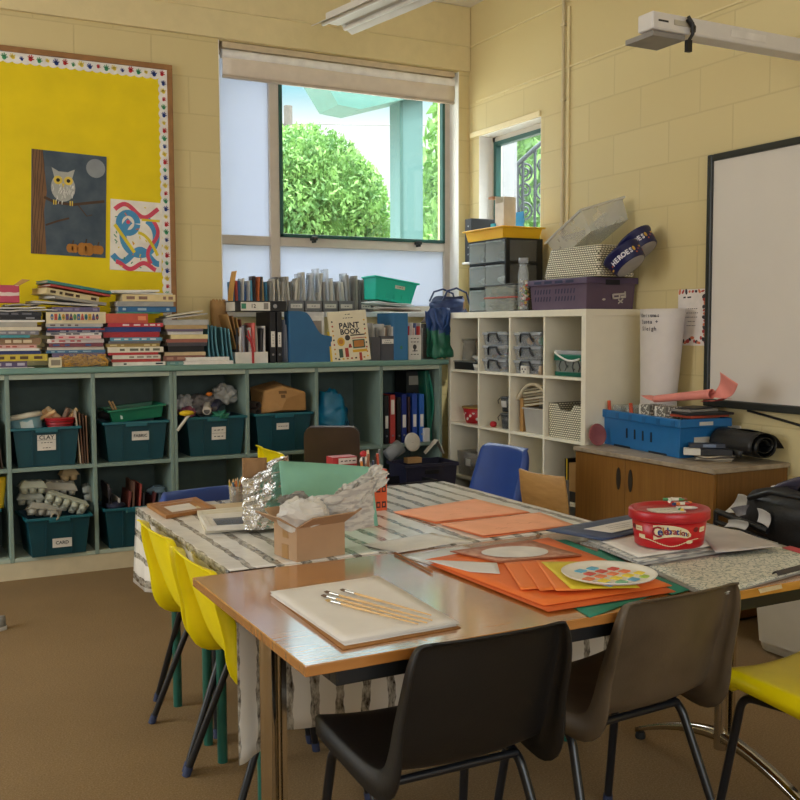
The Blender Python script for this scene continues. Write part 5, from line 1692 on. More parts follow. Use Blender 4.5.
def bin_mesh(w, d, h, taper=0.88, th=0.004, rim=0.014, rimh=0.012, mi=0):
 """open tapered box, base at z = 0"""
 m = MB()
 o0, o1 = (w * taper, d * taper), (w, d)
 vs, fs = [], []
 for (a, c), z in ((o0, 0), (o1, h), ((w - 2 * th, d - 2 * th), h), ((w * taper - 2 * th, d * taper - 2 * th), th)):
  for sx, sy in ((-1, -1), (1, -1), (1, 1), (-1, 1)):
   vs.append((sx * a / 2, sy * c / 2, z))
 for r_ in range(3):
  for i in range(4):
   k = (i + 1) % 4
   fs.append((4 * r_ + i, 4 * r_ + k, 4 * r_ + 4 + k, 4 * r_ + 4 + i))
 fs += [(3, 2, 1, 0), (12, 13, 14, 15)]
 m.add(vs, fs, mi)
 return m
def rim_mesh(w, d, h, rim=0.014, rimh=0.014):
 m = MB()
 a, c = w / 2 + rim, d / 2 + rim
 m.bx(-a, a, -c, -d / 2 + 0.001, h - rimh, h).bx(-a, a, d / 2 - 0.001, c, h - rimh, h)
 m.bx(-a, -w / 2 + 0.001, -d / 2 + 0.001, d / 2 - 0.001, h - rimh, h).bx(w / 2 - 0.001, a, -d / 2 + 0.001, d / 2 - 0.001, h - rimh, h)
 return m
g3 = 'flat papers under the turquoise crate'
xa, xc = AY(372, 308, -0.30).x, AY(424, 308, -0.30).x
z0_ = AY(400, 311.5, -0.30).z
for k, (col, d, dx, rzz) in enumerate((('#8A7A68', 'brown card lying lowest under the turquoise crate', 0.012, 0), ('#D0CCC2', 'cream papers lying second lowest under the turquoise crate', 0.0, 2), ('#C2D0CE', 'pale papers directly under the turquoise crate', -0.03, -2), ('#DCE4E2', 'topmost white sheets under the turquoise crate', -0.05, 3))):
 o = MB().grid(lambda s, t, k=k: (-0.13 + 0.26 * s, -0.12 + 0.24 * t, 0.003 * math.sin(s * 5 + k) + (0.02 * (1 - s) * (k > 1))), 10, 6).build('paper_sheets', mat(col, 0.7, var=0.12), solid=0.007)
 o.location = ((xa + xc) / 2 + dx, -0.235, z0_ + 0.008 + 0.011 * k)
 o.rotation_euler[2] = R(rzz)
 tag(o, d, 'papers', g3)
c0 = AY(388, 291, -0.22)
cr = thing('crate', 'turquoise plastic crate tilted on papers in front of the window', 'crate', (c0.x, -0.21, c0.z - 0.075), -4, None, 0, 9)
turq = mat('#13B39A', 0.4, var=0.05)
bin_mesh(0.30, 0.22, 0.15, 0.86).build('body', turq, cr, bevel=0.004)
rim_mesh(0.30, 0.22, 0.15, 0.012, 0.012).build('rim', turq, cr, bevel=0.003)
b = MB().bx(-0.035, 0.035, -0.002, 0, -0.011, 0.011).text('#3', 0.014, back(0, 0, -0.0024), 1, 0.0004)
o = b.build('label', [mat('#B9C4B0', 0.6), mat('#2A3A36', 0.6)], cr)
o.location = (0.03, -0.107, 0.10)
o.rotation_euler = (R(-6), 0, 0)
for k in range(5):
 o_ = MB().bx(-0.0015, 0.0015, -0.004, 0, 0.02, 0.11).build('rib', turq, cr)
 o_.location = (-0.11 + 0.055 * k, -0.1035, 0)
 o_.rotation_euler = (R(-7), 0, 0)
q = random.Random(17)
c0 = AY(428, 300, -0.16)
for k in range(7):
 o = MB().grid(lambda s, t: (0.01 * math.sin(t * 2), 0.18 * s, 0.17 * t), 3, 5).build('paper_folder', mat(('#6A5A50', '#B8443C', '#A9A198', '#4A4A50', '#8E7A66', '#C4BCAE', '#3A4A6A')[k], 0.7), solid=0.005)
 o.location = (c0.x - 0.035 + 0.012 * k, -0.30, 1.40 + 0.005 * k)
 o.rotation_euler = (0, R(38 + 3 * k), 0)
 tag(o, ('brown', 'red', 'light grey', 'charcoal', 'tan', 'cream', 'navy')[k] + ' slanting folder in the heap between the turquoise crate and the blue bag', 'folder', 'slanting folders')
o = MB().bx(-0.08, 0.10, 0, 0.18, 0, 0.235).build('magazine_pile', mat('#7A7268', 0.8, alt='#4E4A48', scale=4, stretch=(1, 1, 60)))
o.location = (AY(424, 330, -0.2).x, -0.26, ZC + 0.001)
tag(o, 'pile of dark magazines behind the green bag', 'magazines', None, 'stuff')
def crumple(fn, nu, nv, amp, seed, mi=0, uv=None):
 m = MB()
 m.grid(lambda s, t: tuple(Vector(fn(s, t)) + amp * Vector((noise.noise(Vector((s * 5, t * 5, seed))), noise.noise(Vector((s * 5, t * 5, seed + 9))), noise.noise(Vector((s * 5, t * 5, seed + 19)))))), nu, nv, mi)
 return m
gA, gB = AY(436, 330, -0.34), AY(436, 290, -0.30)
b = crumple(lambda s, t: (-0.075 + 0.15 * s + 0.02 * t, -0.035 - 0.03 * math.sin(PI * s), 0.33 - 0.33 * t), 14, 18, 0.022, 2)
b2 = crumple(lambda s, t: (-0.075 + 0.15 * s + 0.02 * t, 0.035 + 0.02 * math.sin(PI * s), 0.31 - 0.31 * t), 14, 18, 0.018, 5)
t = thing('carrier_bag', 'blue and green woven bag at the worktop end beside the cube shelving', 'bag', (gA.x - 0.01, -0.375, ZC + 0.012))
MB_ = b
n0 = len(b.v)
b.add(b2.v, b2.f, 0, True)
for i, f in enumerate(b.f):
 zc2 = sum(b.v[j].z for j in f) / len(f)
 xc2 = sum(b.v[j].x for j in f) / len(f)
 b.mi[i] = 1 if zc2 < 0.165 + xc2 * 0.35 * -1 else 0
b.build('bag_body', [mat('#1F3F74', 0.45, var=0.2, bump=0.2, bscale=40), mat('#22684E', 0.45, var=0.2, bump=0.2, bscale=40)], t, solid=0.002)
MB().tube([(-0.05, -0.05, 0.32), (-0.045, -0.075, 0.24), (-0.015, -0.085, 0.18), (0.03, -0.08, 0.22), (0.05, -0.05, 0.31)], 0.006, 6).build('handle', mat('#2A4A84', 0.6), t)
c0 = AY(448, 303, -0.25)
t = thing('tote_bag', 'navy tote bag slumped open between the window corner and the black drawers', 'bag', (c0.x, -0.25, 1.395))
b = crumple(lambda s, u: (0.14 * math.cos(2 * PI * s) * (1 - 0.15 * u), 0.10 * math.sin(2 * PI * s) * (1 - 0.15 * u), 0.02 + 0.15 * u + 0.02 * math.sin(2 * PI * s + 1)), 28, 10, 0.02, 7)
b.bx(-0.10, 0.10, -0.07, 0.07, 0.0, 0.02)
b.build('bag_body', mat('#1C2E58', 0.5, var=0.2, bump=0.2, bscale=30), t, solid=0.002)
for sy in (-0.10, 0.08):
 MB().tube([(-0.10, sy, 0.15), (-0.07, sy - 0.01, 0.215), (0.0, sy - 0.012, 0.235), (0.08, sy - 0.01, 0.205), (0.11, sy, 0.13)], 0.007, 8).build('handle', mat('#1A2A52', 0.5), t)
o = MB().bx(-0.07, 0.085, -0.055, 0.05, 0, 0.11).bx(-0.05, 0.02, -0.0556, -0.0551, 0.075, 0.10, 1).build('cardboard_box', [card, mat('#C8C0A8', 0.7)], bevel=0.002)
o.location = (c0.x + 0.01, -0.26, 1.432)
o.rotation_euler[2] = R(-6)
tag(o, 'brown box inside the navy tote bag', 'box')
box_teal = mat('#0A414C', 0.42, var=0.06)
box_rim = mat('#135C66', 0.4, var=0.05)
LABEL = mat('#D8D2C6', 0.6)
INK = mat('#22222A', 0.6)
def teal_box(label, u0, u1, yb, yt, yf, lines, lab_u, lab_v, lab_w, lab_h, zbase, rz=0, depth=0.30, rimc=None):
 xa, xc = AY(u0, yt, yf).x, AY(u1, yt, yf).x
 h = AY((u0 + u1) / 2, yt, yf).z - zbase
 w = (xc - xa) - 0.028
 t = thing('storage_box', label, 'storage box', ((xa + xc) / 2, yf + depth / 2, zbase + 0.0008), rz)
 bin_mesh(w, depth - 0.02, h, 0.86).build('body', box_teal, t, bevel=0.006)
 r_ = rim_mesh(w, depth - 0.02, h, 0.012, 0.016)
 r_.bx(-w * 0.17, w * 0.17, -depth / 2 - 0.004, -depth / 2 + 0.008, h - 0.03, h - 0.001)
 r_.build('rim', rimc or box_rim, t, bevel=0.004)
 b = MB()
 for sx in (-1, 1):
  o_ = MB().bx(-0.004, 0.004, -0.004, 0.002, 0.01, h - 0.02).build('rib', box_teal, t)
  o_.location = (sx * w * 0.21, -(depth - 0.02) / 2 * 0.86 - 0.0005, 0)
  o_.rotation_euler = (math.atan(0.07 * (depth - 0.02) / h), 0, 0)
 lx = AY(lab_u, lab_v, yf).x - (xa + xc) / 2
 lz = AY(lab_u, lab_v, yf).z - zbase
 lw, lh = lab_w / 175, lab_h / 175
 b.bx(-lw / 2, lw / 2, -0.0015, 0, -lh / 2, lh / 2)
 n = len(lines)
 for i, (s, sz) in enumerate(lines):
  b.text(s, sz, back(0, lh / 2 - lh * (i + 0.5) / n, -0.0019), 1, 0.0006)
 if n > 1:
  b.bx(-lw / 2, lw / 2, -0.0018, -0.0014, lh / 2 - lh / n - 0.0006, lh / 2 - lh / n + 0.0006, 1)
 o = b.build('label', [LABEL, INK], t)
 fr_y = -(depth - 0.02) / 2
 o.location = (lx, fr_y * (0.86 + 0.14 * lz / h) - 0.0032, lz)
 o.rotation_euler = (math.atan(0.07 * (depth - 0.02) / h), 0, R(-rz))
 return t, xa, xc, zbase + h, yf
MS, BS = 0.6115, 0.1185      # shelf surfaces
t, xa, xc, zt, yf = teal_box('teal storage box labelled CLAY', 10, 82, 465, 427.5, -0.43, [('CLAY', 0.032), ('#4', 0.014), ('#3', 0.014)], 47, 443, 17, 15, MS)
xm, ym_ = (xa + xc) / 2, yf + 0.15
MB_lid = None
tb_ = thing('plastic_tub', 'pale blue tub with a white lid leaning in the CLAY box', 'tub', (xm - 0.085, ym_ - 0.02, zt - 0.035), 0, None, -6, -9)
MB().lathe([(0.082, 0), (0.094, 0.085), (0.090, 0.085), (0.080, 0.004)], 28).prism(rect(-0.035, 0.03, 0.02, 0.065), 0, 0.001, 1, T(0, -0.0945, 0) @ rot(84, 0, 0)).build('body', [mat('#7FA9B4', 0.45), mat('#B9C6C6', 0.6)], tb_)
MB().lathe([(0.0, 0.108), (0.085, 0.108), (0.105, 0.100), (0.107, 0.078), (0.101, 0.078)], 28).build('lid', mat('#CFCAB8', 0.45), tb_)
rb = thing('basket', 'small red slatted basket of wooden tools in the CLAY box', 'basket', (xm + 0.085, ym_ - 0.05, zt - 0.035))
b = MB().lathe([(0.058, 0), (0.082, 0.075), (0.078, 0.075), (0.054, 0.003)], 26)
b.build('body', mat('#A81620', 0.45), rb)
for k in range(3):
 MB().lathe([(0.0665 + 0.008 * k, 0.022 + 0.018 * k), (0.0682 + 0.008 * k, 0.024 + 0.018 * k), (0.0678 + 0.008 * k, 0.028 + 0.018 * k)], 26, cap=False).build('band', mat('#7A0E16', 0.5), rb)
MB().lathe([(0.080, 0.072), (0.088, 0.074), (0.088, 0.079), (0.080, 0.079)], 26).build('rim', mat('#B81C26', 0.4), rb)
q = random.Random(3)
woods = ['#C9A878', '#B8946A', '#D2B890', '#7A6450']
for k, (dx, dz, ang, l, r_) in enumerate(((-0.075, 0.09, 62, 0.12, 0.012), (-0.055, 0.083, -40, 0.10, 0.017), (-0.02, 0.088, -48, 0.13, 0.018), (0.03, 0.09, 20, 0.09, 0.014), (0.065, 0.085, 38, 0.10, 0.012))):
 o = MB().tube([(0, 0, -l / 2), (0, 0, l / 2)], r_, 12).build('rolling_pin', mat(woods[k % 4], 0.6), bevel=0.002)
 o.location = (xm + 0.085 + dx, ym_ - 0.055 + 0.012 * (k % 3), zt + dz - 0.035)
 o.rotation_euler = (R(15), R(ang), 0)
 tag(o, ('dark clay tool, leftmost', 'short wooden roller, second from the left', 'fat pale roller, middle one', 'thin wooden stick, fourth from the left', 'light wooden roller, rightmost')[k] + ' in the red basket', 'roller', 'tools in the red basket')
for k in range(4):
 o = MB().bx(-0.003, 0.003, 0, 0.27, 0, 0.30 - 0.01 * k).build('clay_board', mat(('#B8A890', '#6E4E38', '#4E382A', '#7A5A42')[k], 0.7))
 o.location = (DX[2] - 0.034 - 0.013 * (3 - k), -0.40, MS + 0.001)
 o.rotation_euler = (0, R(-4 + k), 0)
 tag(o, ('pale', 'second', 'third', 'last brown')[k] + ' thin board leaning beside the CLAY box, counted from the left', 'board', 'boards beside the clay box')
t, xa, xc, zt, yf = teal_box('teal storage box labelled FABRIC under a green tray', 102, 170, 460, 421.5, -0.43, [('FABRIC', 0.024)], 141, 436, 17, 9, MS)
xm = (xa + xc) / 2
gt_ = thing('plastic_tray', 'dark green plastic tray tilted on the FABRIC box', 'tray', (xm + 0.015, yf + 0.15, zt + 0.005), 0, None, 0, -5)
gg = mat('#0F6B4E', 0.4)
bin_mesh(0.31, 0.25, 0.075, 0.9).build('body', gg, gt_, bevel=0.004)
rim_mesh(0.31, 0.25, 0.075, 0.012, 0.012).build('rim', gg, gt_, bevel=0.003)
o = MB().prism(rect(-0.006, 0.006, -0.028, 0.02), 0, 0.001).build('sticker', mat('#B8D0C4', 0.5), gt_)
o.location = (-0.09, -0.117, 0.045)
o.rotation_euler = (R(84), 0, R(8))
o = MB().blob((0, 0, 0), (0.055, 0.06, 0.03), amp=0.3, seed=6).build('fabric_bundle', mat('#1A1618', 0.85))
o.location = (xm - 0.13, yf + 0.14, zt + 0.036)
tag(o, 'dark fabric bundle at the left of the green tray', 'fabric')
for k in range(2):
 o = MB().tube([(0, 0, 0), (-0.028, 0, 0.06)], 0.006, 8).build('wooden_stick', mat('#C2A070', 0.6))
 o.location = (xm - 0.10 + 0.018 * k, yf + 0.12, zt + 0.055 - 0.004 * k)
 tag(o, ('left', 'right')[k] + ' one of two wooden sticks poking out behind the green tray', 'stick', 'sticks behind the green tray')
t, xa, xc, zt, yf = teal_box('teal storage box with a two-line white label, heaped with plastic bags', 185, 248, 456, 416.5, -0.43, [('#3', 0.019), ('#3', 0.019)], 219.5, 433.5, 15, 13.5, MS)
xm = (xa + xc) / 2
film = clear_mat('grey_film', '#B4B2B4', 0.55, 0.25)
heap = [('crumpled clear plastic bag at the left of the scraps box', (-0.15, 0.02, 0.075), (0.06, 0.05, 0.055), clear_mat('film_white', '#C9C8C8', 0.6, 0.2), 'plastic bag'),
  ('grey plastic bag of scraps in the middle of the scraps box', (-0.04, 0.03, 0.075), (0.085, 0.06, 0.06), mat('#75706F', 0.4, var=0.4, scale=18), 'plastic bag'),
  ('pale grey plastic bag standing at the right of the scraps box', (0.105, 0.04, 0.125), (0.075, 0.055, 0.065), mat('#A6A5A0', 0.4, var=0.2, scale=14), 'plastic bag'),
  ('pinkish foam scrap at the left edge of the scraps box', (-0.155, -0.06, 0.035), (0.045, 0.05, 0.032), mat('#8E4E62', 0.7), 'scrap'),
  ('green cloth scrap hanging over the front of the scraps box', (0.03, -0.125, 0.012), (0.05, 0.035, 0.03), mat('#1B6A50', 0.6), 'scrap')]
for k, (d, c, r_, m_, cat) in enumerate(heap):
 o = MB().blob((0, 0, 0), r_, amp=0.55, freq=2.6, n=4, seed=k + 2).build('plastic_bag' if cat == 'plastic bag' else 'soft_scrap', m_)
 o.location = (xm + c[0], yf + 0.15 + c[1], zt + c[2] - 0.012)
 tag(o, d, cat, 'scraps in the labelled box')
for k, (dx, dy, dz, ang, col, d) in enumerate(((-0.04, -0.09, 0.045, 20, '#B8B0A2', 'pale cardboard tube lying in the scraps box'), (0.018, -0.075, 0.06, 30, '#22243A', 'dark blue tube with a shiny end in the scraps box'))):
 o = MB().tube([(0, -0.05, -0.01), (0, 0.05, 0.012)], 0.026, 14).lathe([(0.0, 0.0), (0.016, 0.0), (0.018, 0.001)], 14, 1, T(0, -0.0505, -0.0105) @ rot(90, 0, 0)).build('tube', [mat(col, 0.5), mat('#4A4644', 0.6)])
 o.location = (xm + dx, yf + 0.15 + dy, zt + dz)
 o.rotation_euler = (0, 0, R(-ang))
 tag(o, d, 'tube', 'tubes in the scraps box')
o = MB().blob((0, 0, 0), (0.02, 0.02, 0.014), amp=0.2, seed=3).build('orange_bead', mat('#D87A2A', 0.5))
o.location = (xm - 0.015, yf + 0.10, zt + 0.128)
tag(o, 'small orange bead on the plastic bags in the scraps box', 'bead')
bh = AY(186, 413, -0.44)
t = thing('brush', 'yellow-headed brush with a white handle hooked over the shelf divider', 'brush', (bh.x, -0.45, bh.z))
MB().blob((0, 0, 0), (0.045, 0.02, 0.016), amp=0.2, n=3, seed=8).build('head', mat('#D8B414', 0.6, bump=0.3), t)
MB().tube([(0.015, 0, -0.01), (-0.055, 0.004, -0.10)], 0.009, 8).build('handle', mat('#C9C3B2', 0.5), t)
t, xa, xc, zt, yf = teal_box('teal storage box holding the big brown paper bag', 254, 314, 447, 413, -0.43, [('#4', 0.014)], 283.5, 426.5, 14, 7, MS)
xm = (xa + xc) / 2
b = MB()
vs = [(-0.135, -0.10, 0.01), (0.165, -0.11, 0.02), (0.165, 0.08, 0.02), (-0.13, 0.08, 0.02), (-0.115, -0.12, 0.15), (0.155, -0.125, 0.135), (0.15, 0.09, 0.15), (-0.14, 0.09, 0.16), (0.0, -0.13, 0.178), (0.02, 0.08, 0.20), (-0.01, -0.145, 0.03), (0.02, -0.142, 0.10)]
fs = [(0, 1, 10), (0, 10, 4), (10, 11, 4), (10, 1, 11), (1, 5, 11), (4, 11, 8), (11, 5, 8), (1, 2, 6, 5), (2, 3, 7, 6), (3, 0, 4, 7), (4, 8, 9, 7), (8, 5, 6, 9), (3, 2, 1, 0)]
b.add(vs, fs)
kraft = mat('#A97F4C', 0.75, var=0.06, bump=0.2, bscale=10)
o = thing('paper_bag', 'big brown paper bag lying on its side in a teal storage box', 'bag', (xm, yf + 0.15, zt - 0.012))
bg_ = b.build('bag_body', kraft, o, bevel=0.012)
bg_.modifiers.new('cr', 'EDGE_SPLIT') if False else None
for f in bg_.data.polygons:
 f.use_smooth = False
b = MB()
for i in range(2):
 b.bx(-0.03 + 0.012 * i, 0.022 - 0.012 * i, -0.0012, 0, 0.012 - 0.026 * i, 0.03 - 0.024 * i)
l = b.build('print', mat('#6A4C28', 0.7), o)
l.location = (0.0, -0.141, 0.118)
l.rotation_euler = (R(-14), 0, 0)
for k in range(2):
 o = MB().lathe([(0.022, -0.05), (0.022, 0.05), (0.018, 0.05), (0.018, -0.05), (0.022, -0.05)], 18, cap=False).build('cardboard_tube', mat('#3E342C', 0.7))
 o.location = (xm - 0.158 + 0.0 * k, yf + 0.10, zt + 0.005 + 0.045 * k)
 o.rotation_euler = (R(90), 0, R(10))
 tag(o, ('lower', 'upper')[k] + ' cardboard tube beside the brown paper bag in the teal box', 'tube', 'tubes beside the paper bag')
c0 = AY(336, 424, -0.34)
b = crumple(lambda s, u: ((0.118 - 0.03 * max(0, u - 0.7)) * math.cos(2 * PI * s) * (1 - 0.28 * u ** 3), 0.11 * math.sin(2 * PI * s) * (1 - 0.45 * u ** 2), 0.29 * u + 0.05 * (u > 0.9) * math.sin(PI * s)), 30, 16, 0.03, 31)
b.blob((-0.01, -0.02, 0.31), (0.04, 0.03, 0.045), amp=0.5, n=3, seed=9)
t = thing('plastic_bag', 'bright blue plastic bag stuffed into the pigeonhole above the padded chair', 'bag', (c0.x, -0.27, MS + 0.012))
b.build('bag_body', mat('#1678A0', 0.35, var=0.2, scale=9, bump=0.3, bscale=25), t)
MB().text('W', 0.05, T(0.075, -0.088, 0.13) @ rot(80, 0, 30), 0, 0.001).build('lettering', mat('#14284A', 0.5), t)
spec = [(387.5, '#16171B', 0.03, 0.315, 'black binder', 1), (393.5, '#B8413C', 0.036, 0.318, 'red ring binder', 1), (400, '#15161A', 0.026, 0.30, 'plain black binder', 0), (405, '#1B2E7A', 0.034, 0.318, 'navy ring binder', 1), (410, '#3A2226', 0.016, 0.30, 'thin dark red folder', 0), (415.5, '#24469A', 0.034, 0.318, 'blue ring binder left of its brighter neighbour', 1), (422.6, '#2C62B4', 0.034, 0.316, 'bright blue ring binder, rightmost', 1)]
for u, col, w, h, d, lb in spec:
 x = AY(u, 420, -0.40).x
 lever_arch(d + ' on the pigeonhole shelf beside the cube shelving', (x, -0.39, MS + 0.0008), w, h, 0.25, mat(col, 0.4, var=0.08), labels=((0.32, 0.58),) if lb and u != 393.5 else (((0.60, 0.90),) if lb else ()), group='binders in the last pigeonhole', txt=None)
o = MB().bx(-0.12, 0.0, -0.06, 0.10, 0, 0.46).bx(-0.10, -0.025, -0.0605, -0.0601, 0.37, 0.43, 1).build('box_file', [mat('#1E2222', 0.6), mat('#9A988C', 0.6)])
o.location = (DX[7] - 0.055, -0.19, MS + 0.001)
tag(o, 'tall black box file with a white label behind the blue ring binders', 'box file')
o = MB().grid(lambda s, t: (0.05 * math.sin(t * PI * 0.9) * (1 - s * 0.2), -0.04 - 0.0 * s + 0.20 * s, 0.44 * t), 8, 12).build('mesh_bag', mat('#1B7A64', 0.5, var=0.2, bump=0.2), solid=0.004)
o.location = (DX[7] - 0.075, -0.32, MS + 0.003)
tag(o, 'dark green bendy sheet curling beside the blue ring binders', 'sheet')
o = MB().bx(-0.035, 0.0, 0, 0.12, 0, 0.47).build('rolled_mat', mat('#0F5A48', 0.5, var=0.15), bevel=0.008)
o.location = (DX[7] - 0.028, -0.35, MS + 0.001)
o.rotation_euler = (0, R(-3), 0)
tag(o, 'tall green folded mat at the right end of the binder pigeonhole', 'mat')
o = MB().bx(-0.022, 0.022, -0.015, 0.015, 0, 0.09).build('white_card_box', mat('#C9C8C4', 0.5), bevel=0.003)
o.location = (DX[7] - 0.105, -0.395, MS + 0.001)
tag(o, 'small white carton at the foot of the green sheet', 'carton')
t, xa, xc, zt, yf = teal_box('teal storage box labelled Card, overflowing with egg boxes', 23, 92, 560, 517, -0.475, [('CARD', 0.026)], 61.5, 543.5, 18, 9, BS, rz=3, depth=0.33)
xm, ym_ = (xa + xc) / 2, yf + 0.16
egg_m = [mat('#A9AC9A', 0.85, var=0.08, bump=0.15, bscale=120), mat('#A39F92', 0.85, var=0.08, bump=0.15, bscale=120), mat('#B8A078', 0.85, var=0.08, bump=0.15, bscale=120), mat('#8F938A', 0.85, bump=0.15, bscale=120)]
def egg_box(label, cols, m_, loc, rz, rx, ry):
 t = thing('egg_box', label, 'egg box', loc, rz, 'egg boxes in the card box', rx, ry)
 p = 0.045
 L_ = cols * p
 b = MB()
 for i in range(cols):
  for j in range(2):
   b.lathe([(0.010, 0.002), (0.017, 0.0), (0.023, 0.034), (0.0, 0.036)], 12, 0, T((i + 0.5) * p - L_ / 2, (j - 0.5) * p, 0))
 b.bx(-L_ / 2 - 0.005, L_ / 2 + 0.005, -p - 0.005, p + 0.005, 0.031, 0.035)
 b.build('tray', m_, t)
 b = MB().frustum((0, 0, 0), (L_ + 0.008, 2 * p + 0.008), (L_ - 0.03, 2 * p - 0.035), 0.0355, 0.068)
 for i in range(cols):
  b.lathe([(0.012, 0.060), (0.012, 0.070), (0.009, 0.0715)], 10, 0, T((i + 0.5) * p * 0.86 - L_ * 0.43, 0.0, 0))
 b.build('lid', m_, t, bevel=0.005)
 return t
egg_box('open grey-green egg box at the upper left of the pile in the Card box', 3, egg_m[0], (xm - 0.115, ym_ - 0.03, zt + 0.125), 4, 0, 3)
egg_box('grey egg box directly under the grey-green one, upper left in the Card box', 3, egg_m[3], (xm - 0.125, ym_ - 0.02, zt + 0.062), -4, 0, 2)
egg_box('long pale egg box with print on its lid, across the top of the pile', 4, egg_m[1], (xm + 0.035, ym_ + 0.02, zt + 0.105), -3, 10, 6)
egg_box('long grey egg box slanting down to the right front of the Card box', 5, egg_m[0], (xm + 0.045, ym_ - 0.10, zt + 0.038), -6, -38, 22)
egg_box('buff-coloured egg box topmost at the right back of the Card box', 2, egg_m[2], (xm + 0.095, ym_ + 0.04, zt + 0.172), 4, 0, -3)
egg_box('grey egg box standing on end at the right of the pile', 4, egg_m[3], (xm + 0.175, ym_ + 0.05, zt + 0.09), 80, 80, 0)
egg_box('grey-brown egg box sunk low at the left front of the Card box', 4, egg_m[1], (xm - 0.06, ym_ - 0.06, zt - 0.005), 8, -14, 10)
o = MB().lathe([(0.024, -0.05), (0.024, 0.05), (0.013, 0.05), (0.013, -0.05), (0.024, -0.05)], 20, cap=False).build('cardboard_tube', mat('#8E8878', 0.8))
o.location = (xm - 0.01, ym_ - 0.115, zt + 0.006)
o.rotation_euler = (R(92), 0, R(-8))
tag(o, 'short cardboard tube end showing at the front of the Card box', 'tube')
t, xa, xc, zt, yf = teal_box('teal storage box beside the tablecloth corner, full of picture frames and folders', 103, 168, 546, 507, -0.45, [('#3', 0.014)], 150, 530, 14, 8, BS)
xm, ym_ = (xa + xc) / 2, yf + 0.15
q = random.Random(12)
for k in range(9):
 o = MB().bx(-0.005, 0.005, 0, 0.20, 0, q.uniform(0.18, 0.31)).build('card_folder', mat(('#2A2528', '#4A4446', '#B8B4AE', '#7A3E34', '#6A4A3A', '#A3483E', '#2E2A2C', '#5E2A2A', '#4E5E6E')[k], 0.6))
 o.location = (xm - 0.15 + 0.034 * k, ym_ - 0.11, zt - 0.13)
 o.rotation_euler = (0, R(q.uniform(-9, 12)), 0)
 tag(o, ('black', 'charcoal', 'pale grey', 'brown', 'tan', 'red', 'second black', 'maroon', 'slate')[k] + f' folder, {("leftmost" if k == 0 else "rightmost" if k == 8 else ORD[k] + " from left")}, in the box beside the tablecloth', 'folder', 'folders in the lower teal box')
o = MB().blob((0, 0, 0), (0.06, 0.05, 0.03), amp=0.35, n=3, seed=2).build('bubble_wrap', clear_mat('wrap_blue', '#7A94A6', 0.6, 0.25))
o.location = (xm + 0.15, ym_ - 0.02, zt + 0.065)
tag(o, 'crumpled blue-grey wrap at the right of the lower frames box', 'wrap')
o = MB().blob((0, 0, 0), (0.055, 0.05, 0.022), amp=0.3, n=3, seed=5).build('dark_cloth', mat('#1C2036', 0.8))
o.location = (xm - 0.10, ym_ - 0.085, zt + 0.008)
tag(o, 'dark navy cloth at the left front of the lower frames box', 'cloth')
o = MB().grid(lambda s, t: (-0.05 + 0.1 * s + 0.02 * t, -0.02 * math.sin(PI * s), 0.17 * t - 0.0), 8, 8).build('yellow_packet', mat('#D8B018', 0.45, var=0.1), solid=0.02)
o.location = (AY(0, 500, -0.40).x - 0.035, -0.36, 0.395)
tag(o, 'yellow packet at the left edge of the lower pigeonholes', 'packet')
t, xa, xc, zt, yf = teal_box('teal storage box under the yellow packet, cut off by the photo edge', -66, 2, 562, 512, -0.42, [('#3', 0.014)], -30, 536, 14, 8, BS)
for k in range(5):
 o = MB().bx(-0.003, 0.003, 0, 0.27, 0, 0.26 - 0.02 * k).build('brown_board', mat(('#4A372A', '#5E4634', '#3A2C22', '#6A5240', '#47352A')[k], 0.7))
 o.location = (DX[1] - 0.034 - 0.014 * k, -0.40, MS + 0.001)
 o.rotation_euler = (0, R(-5), 0)
 tag(o, ORD[k].replace('lowest', 'first') + ' from the right of the brown boards left of the CLAY pigeonhole', 'board', 'boards at the photo edge')
cb = thing('crate', 'dark navy crate standing in front of the last pigeonhole', 'crate', (-0.735, -0.635, 0.30), -3)
nav = mat('#23233A', 0.5, var=0.1)
bin_mesh(0.36, 0.26, 0.22, 0.92).build('body', nav, cb, bevel=0.004)
rim_mesh(0.36, 0.26, 0.22, 0.012, 0.022).build('rim', nav, cb, bevel=0.003)
MB().bx(-0.05, 0.05, -0.139, -0.130, 0.155, 0.18).build('handle_slot', mat('#0C0C10', 0.6), cb, bevel=0.004)
MB().bx(0.02, 0.09, -0.1285, -0.1265, 0.05, 0.10).build('label', mat('#77757A', 0.6), cb)
o = MB().bx(-0.19, 0.19, -0.15, 0.15, 0, 0.298).build('black_box', mat('#141417', 0.5, var=0.1), bevel=0.006)
o.location = (-0.735, -0.635, 0.0005)
tag(o, 'black box under the navy crate by the last pigeonhole', 'box')
bb_ = thing('plastic_tub', 'low black plastic tub left of the navy crate', 'tub', (AY(398, 480, -0.75).x, -0.78, 0.0), 6)
bin_mesh(0.34, 0.26, 0.44, 0.9).build('body', mat('#17171A', 0.45), bb_, bevel=0.004)
rim_mesh(0.34, 0.26, 0.44, 0.012, 0.014).build('rim', mat('#202024', 0.4), bb_, bevel=0.003)
z0_ = 0.522
c0 = AY(412.5, 442, -0.60)
o = thing('clay_disc', 'round white lid with a clock-like mark propped on the navy crate', 'lid', (c0.x, -0.60, c0.z))
MB().lathe([(0.0, 0.006), (0.050, 0.006), (0.060, 0.003), (0.060, -0.004), (0.056, -0.006)], 30, M=rot(80, 0, 8)).build('disc', mat('#CFCABE', 0.5), o)
MB().bx(-0.014, 0.004, -0.0075, -0.0062, -0.002, 0.0).build('mark', mat('#8A7A70', 0.6), o)
c0 = AY(434, 448, -0.58)
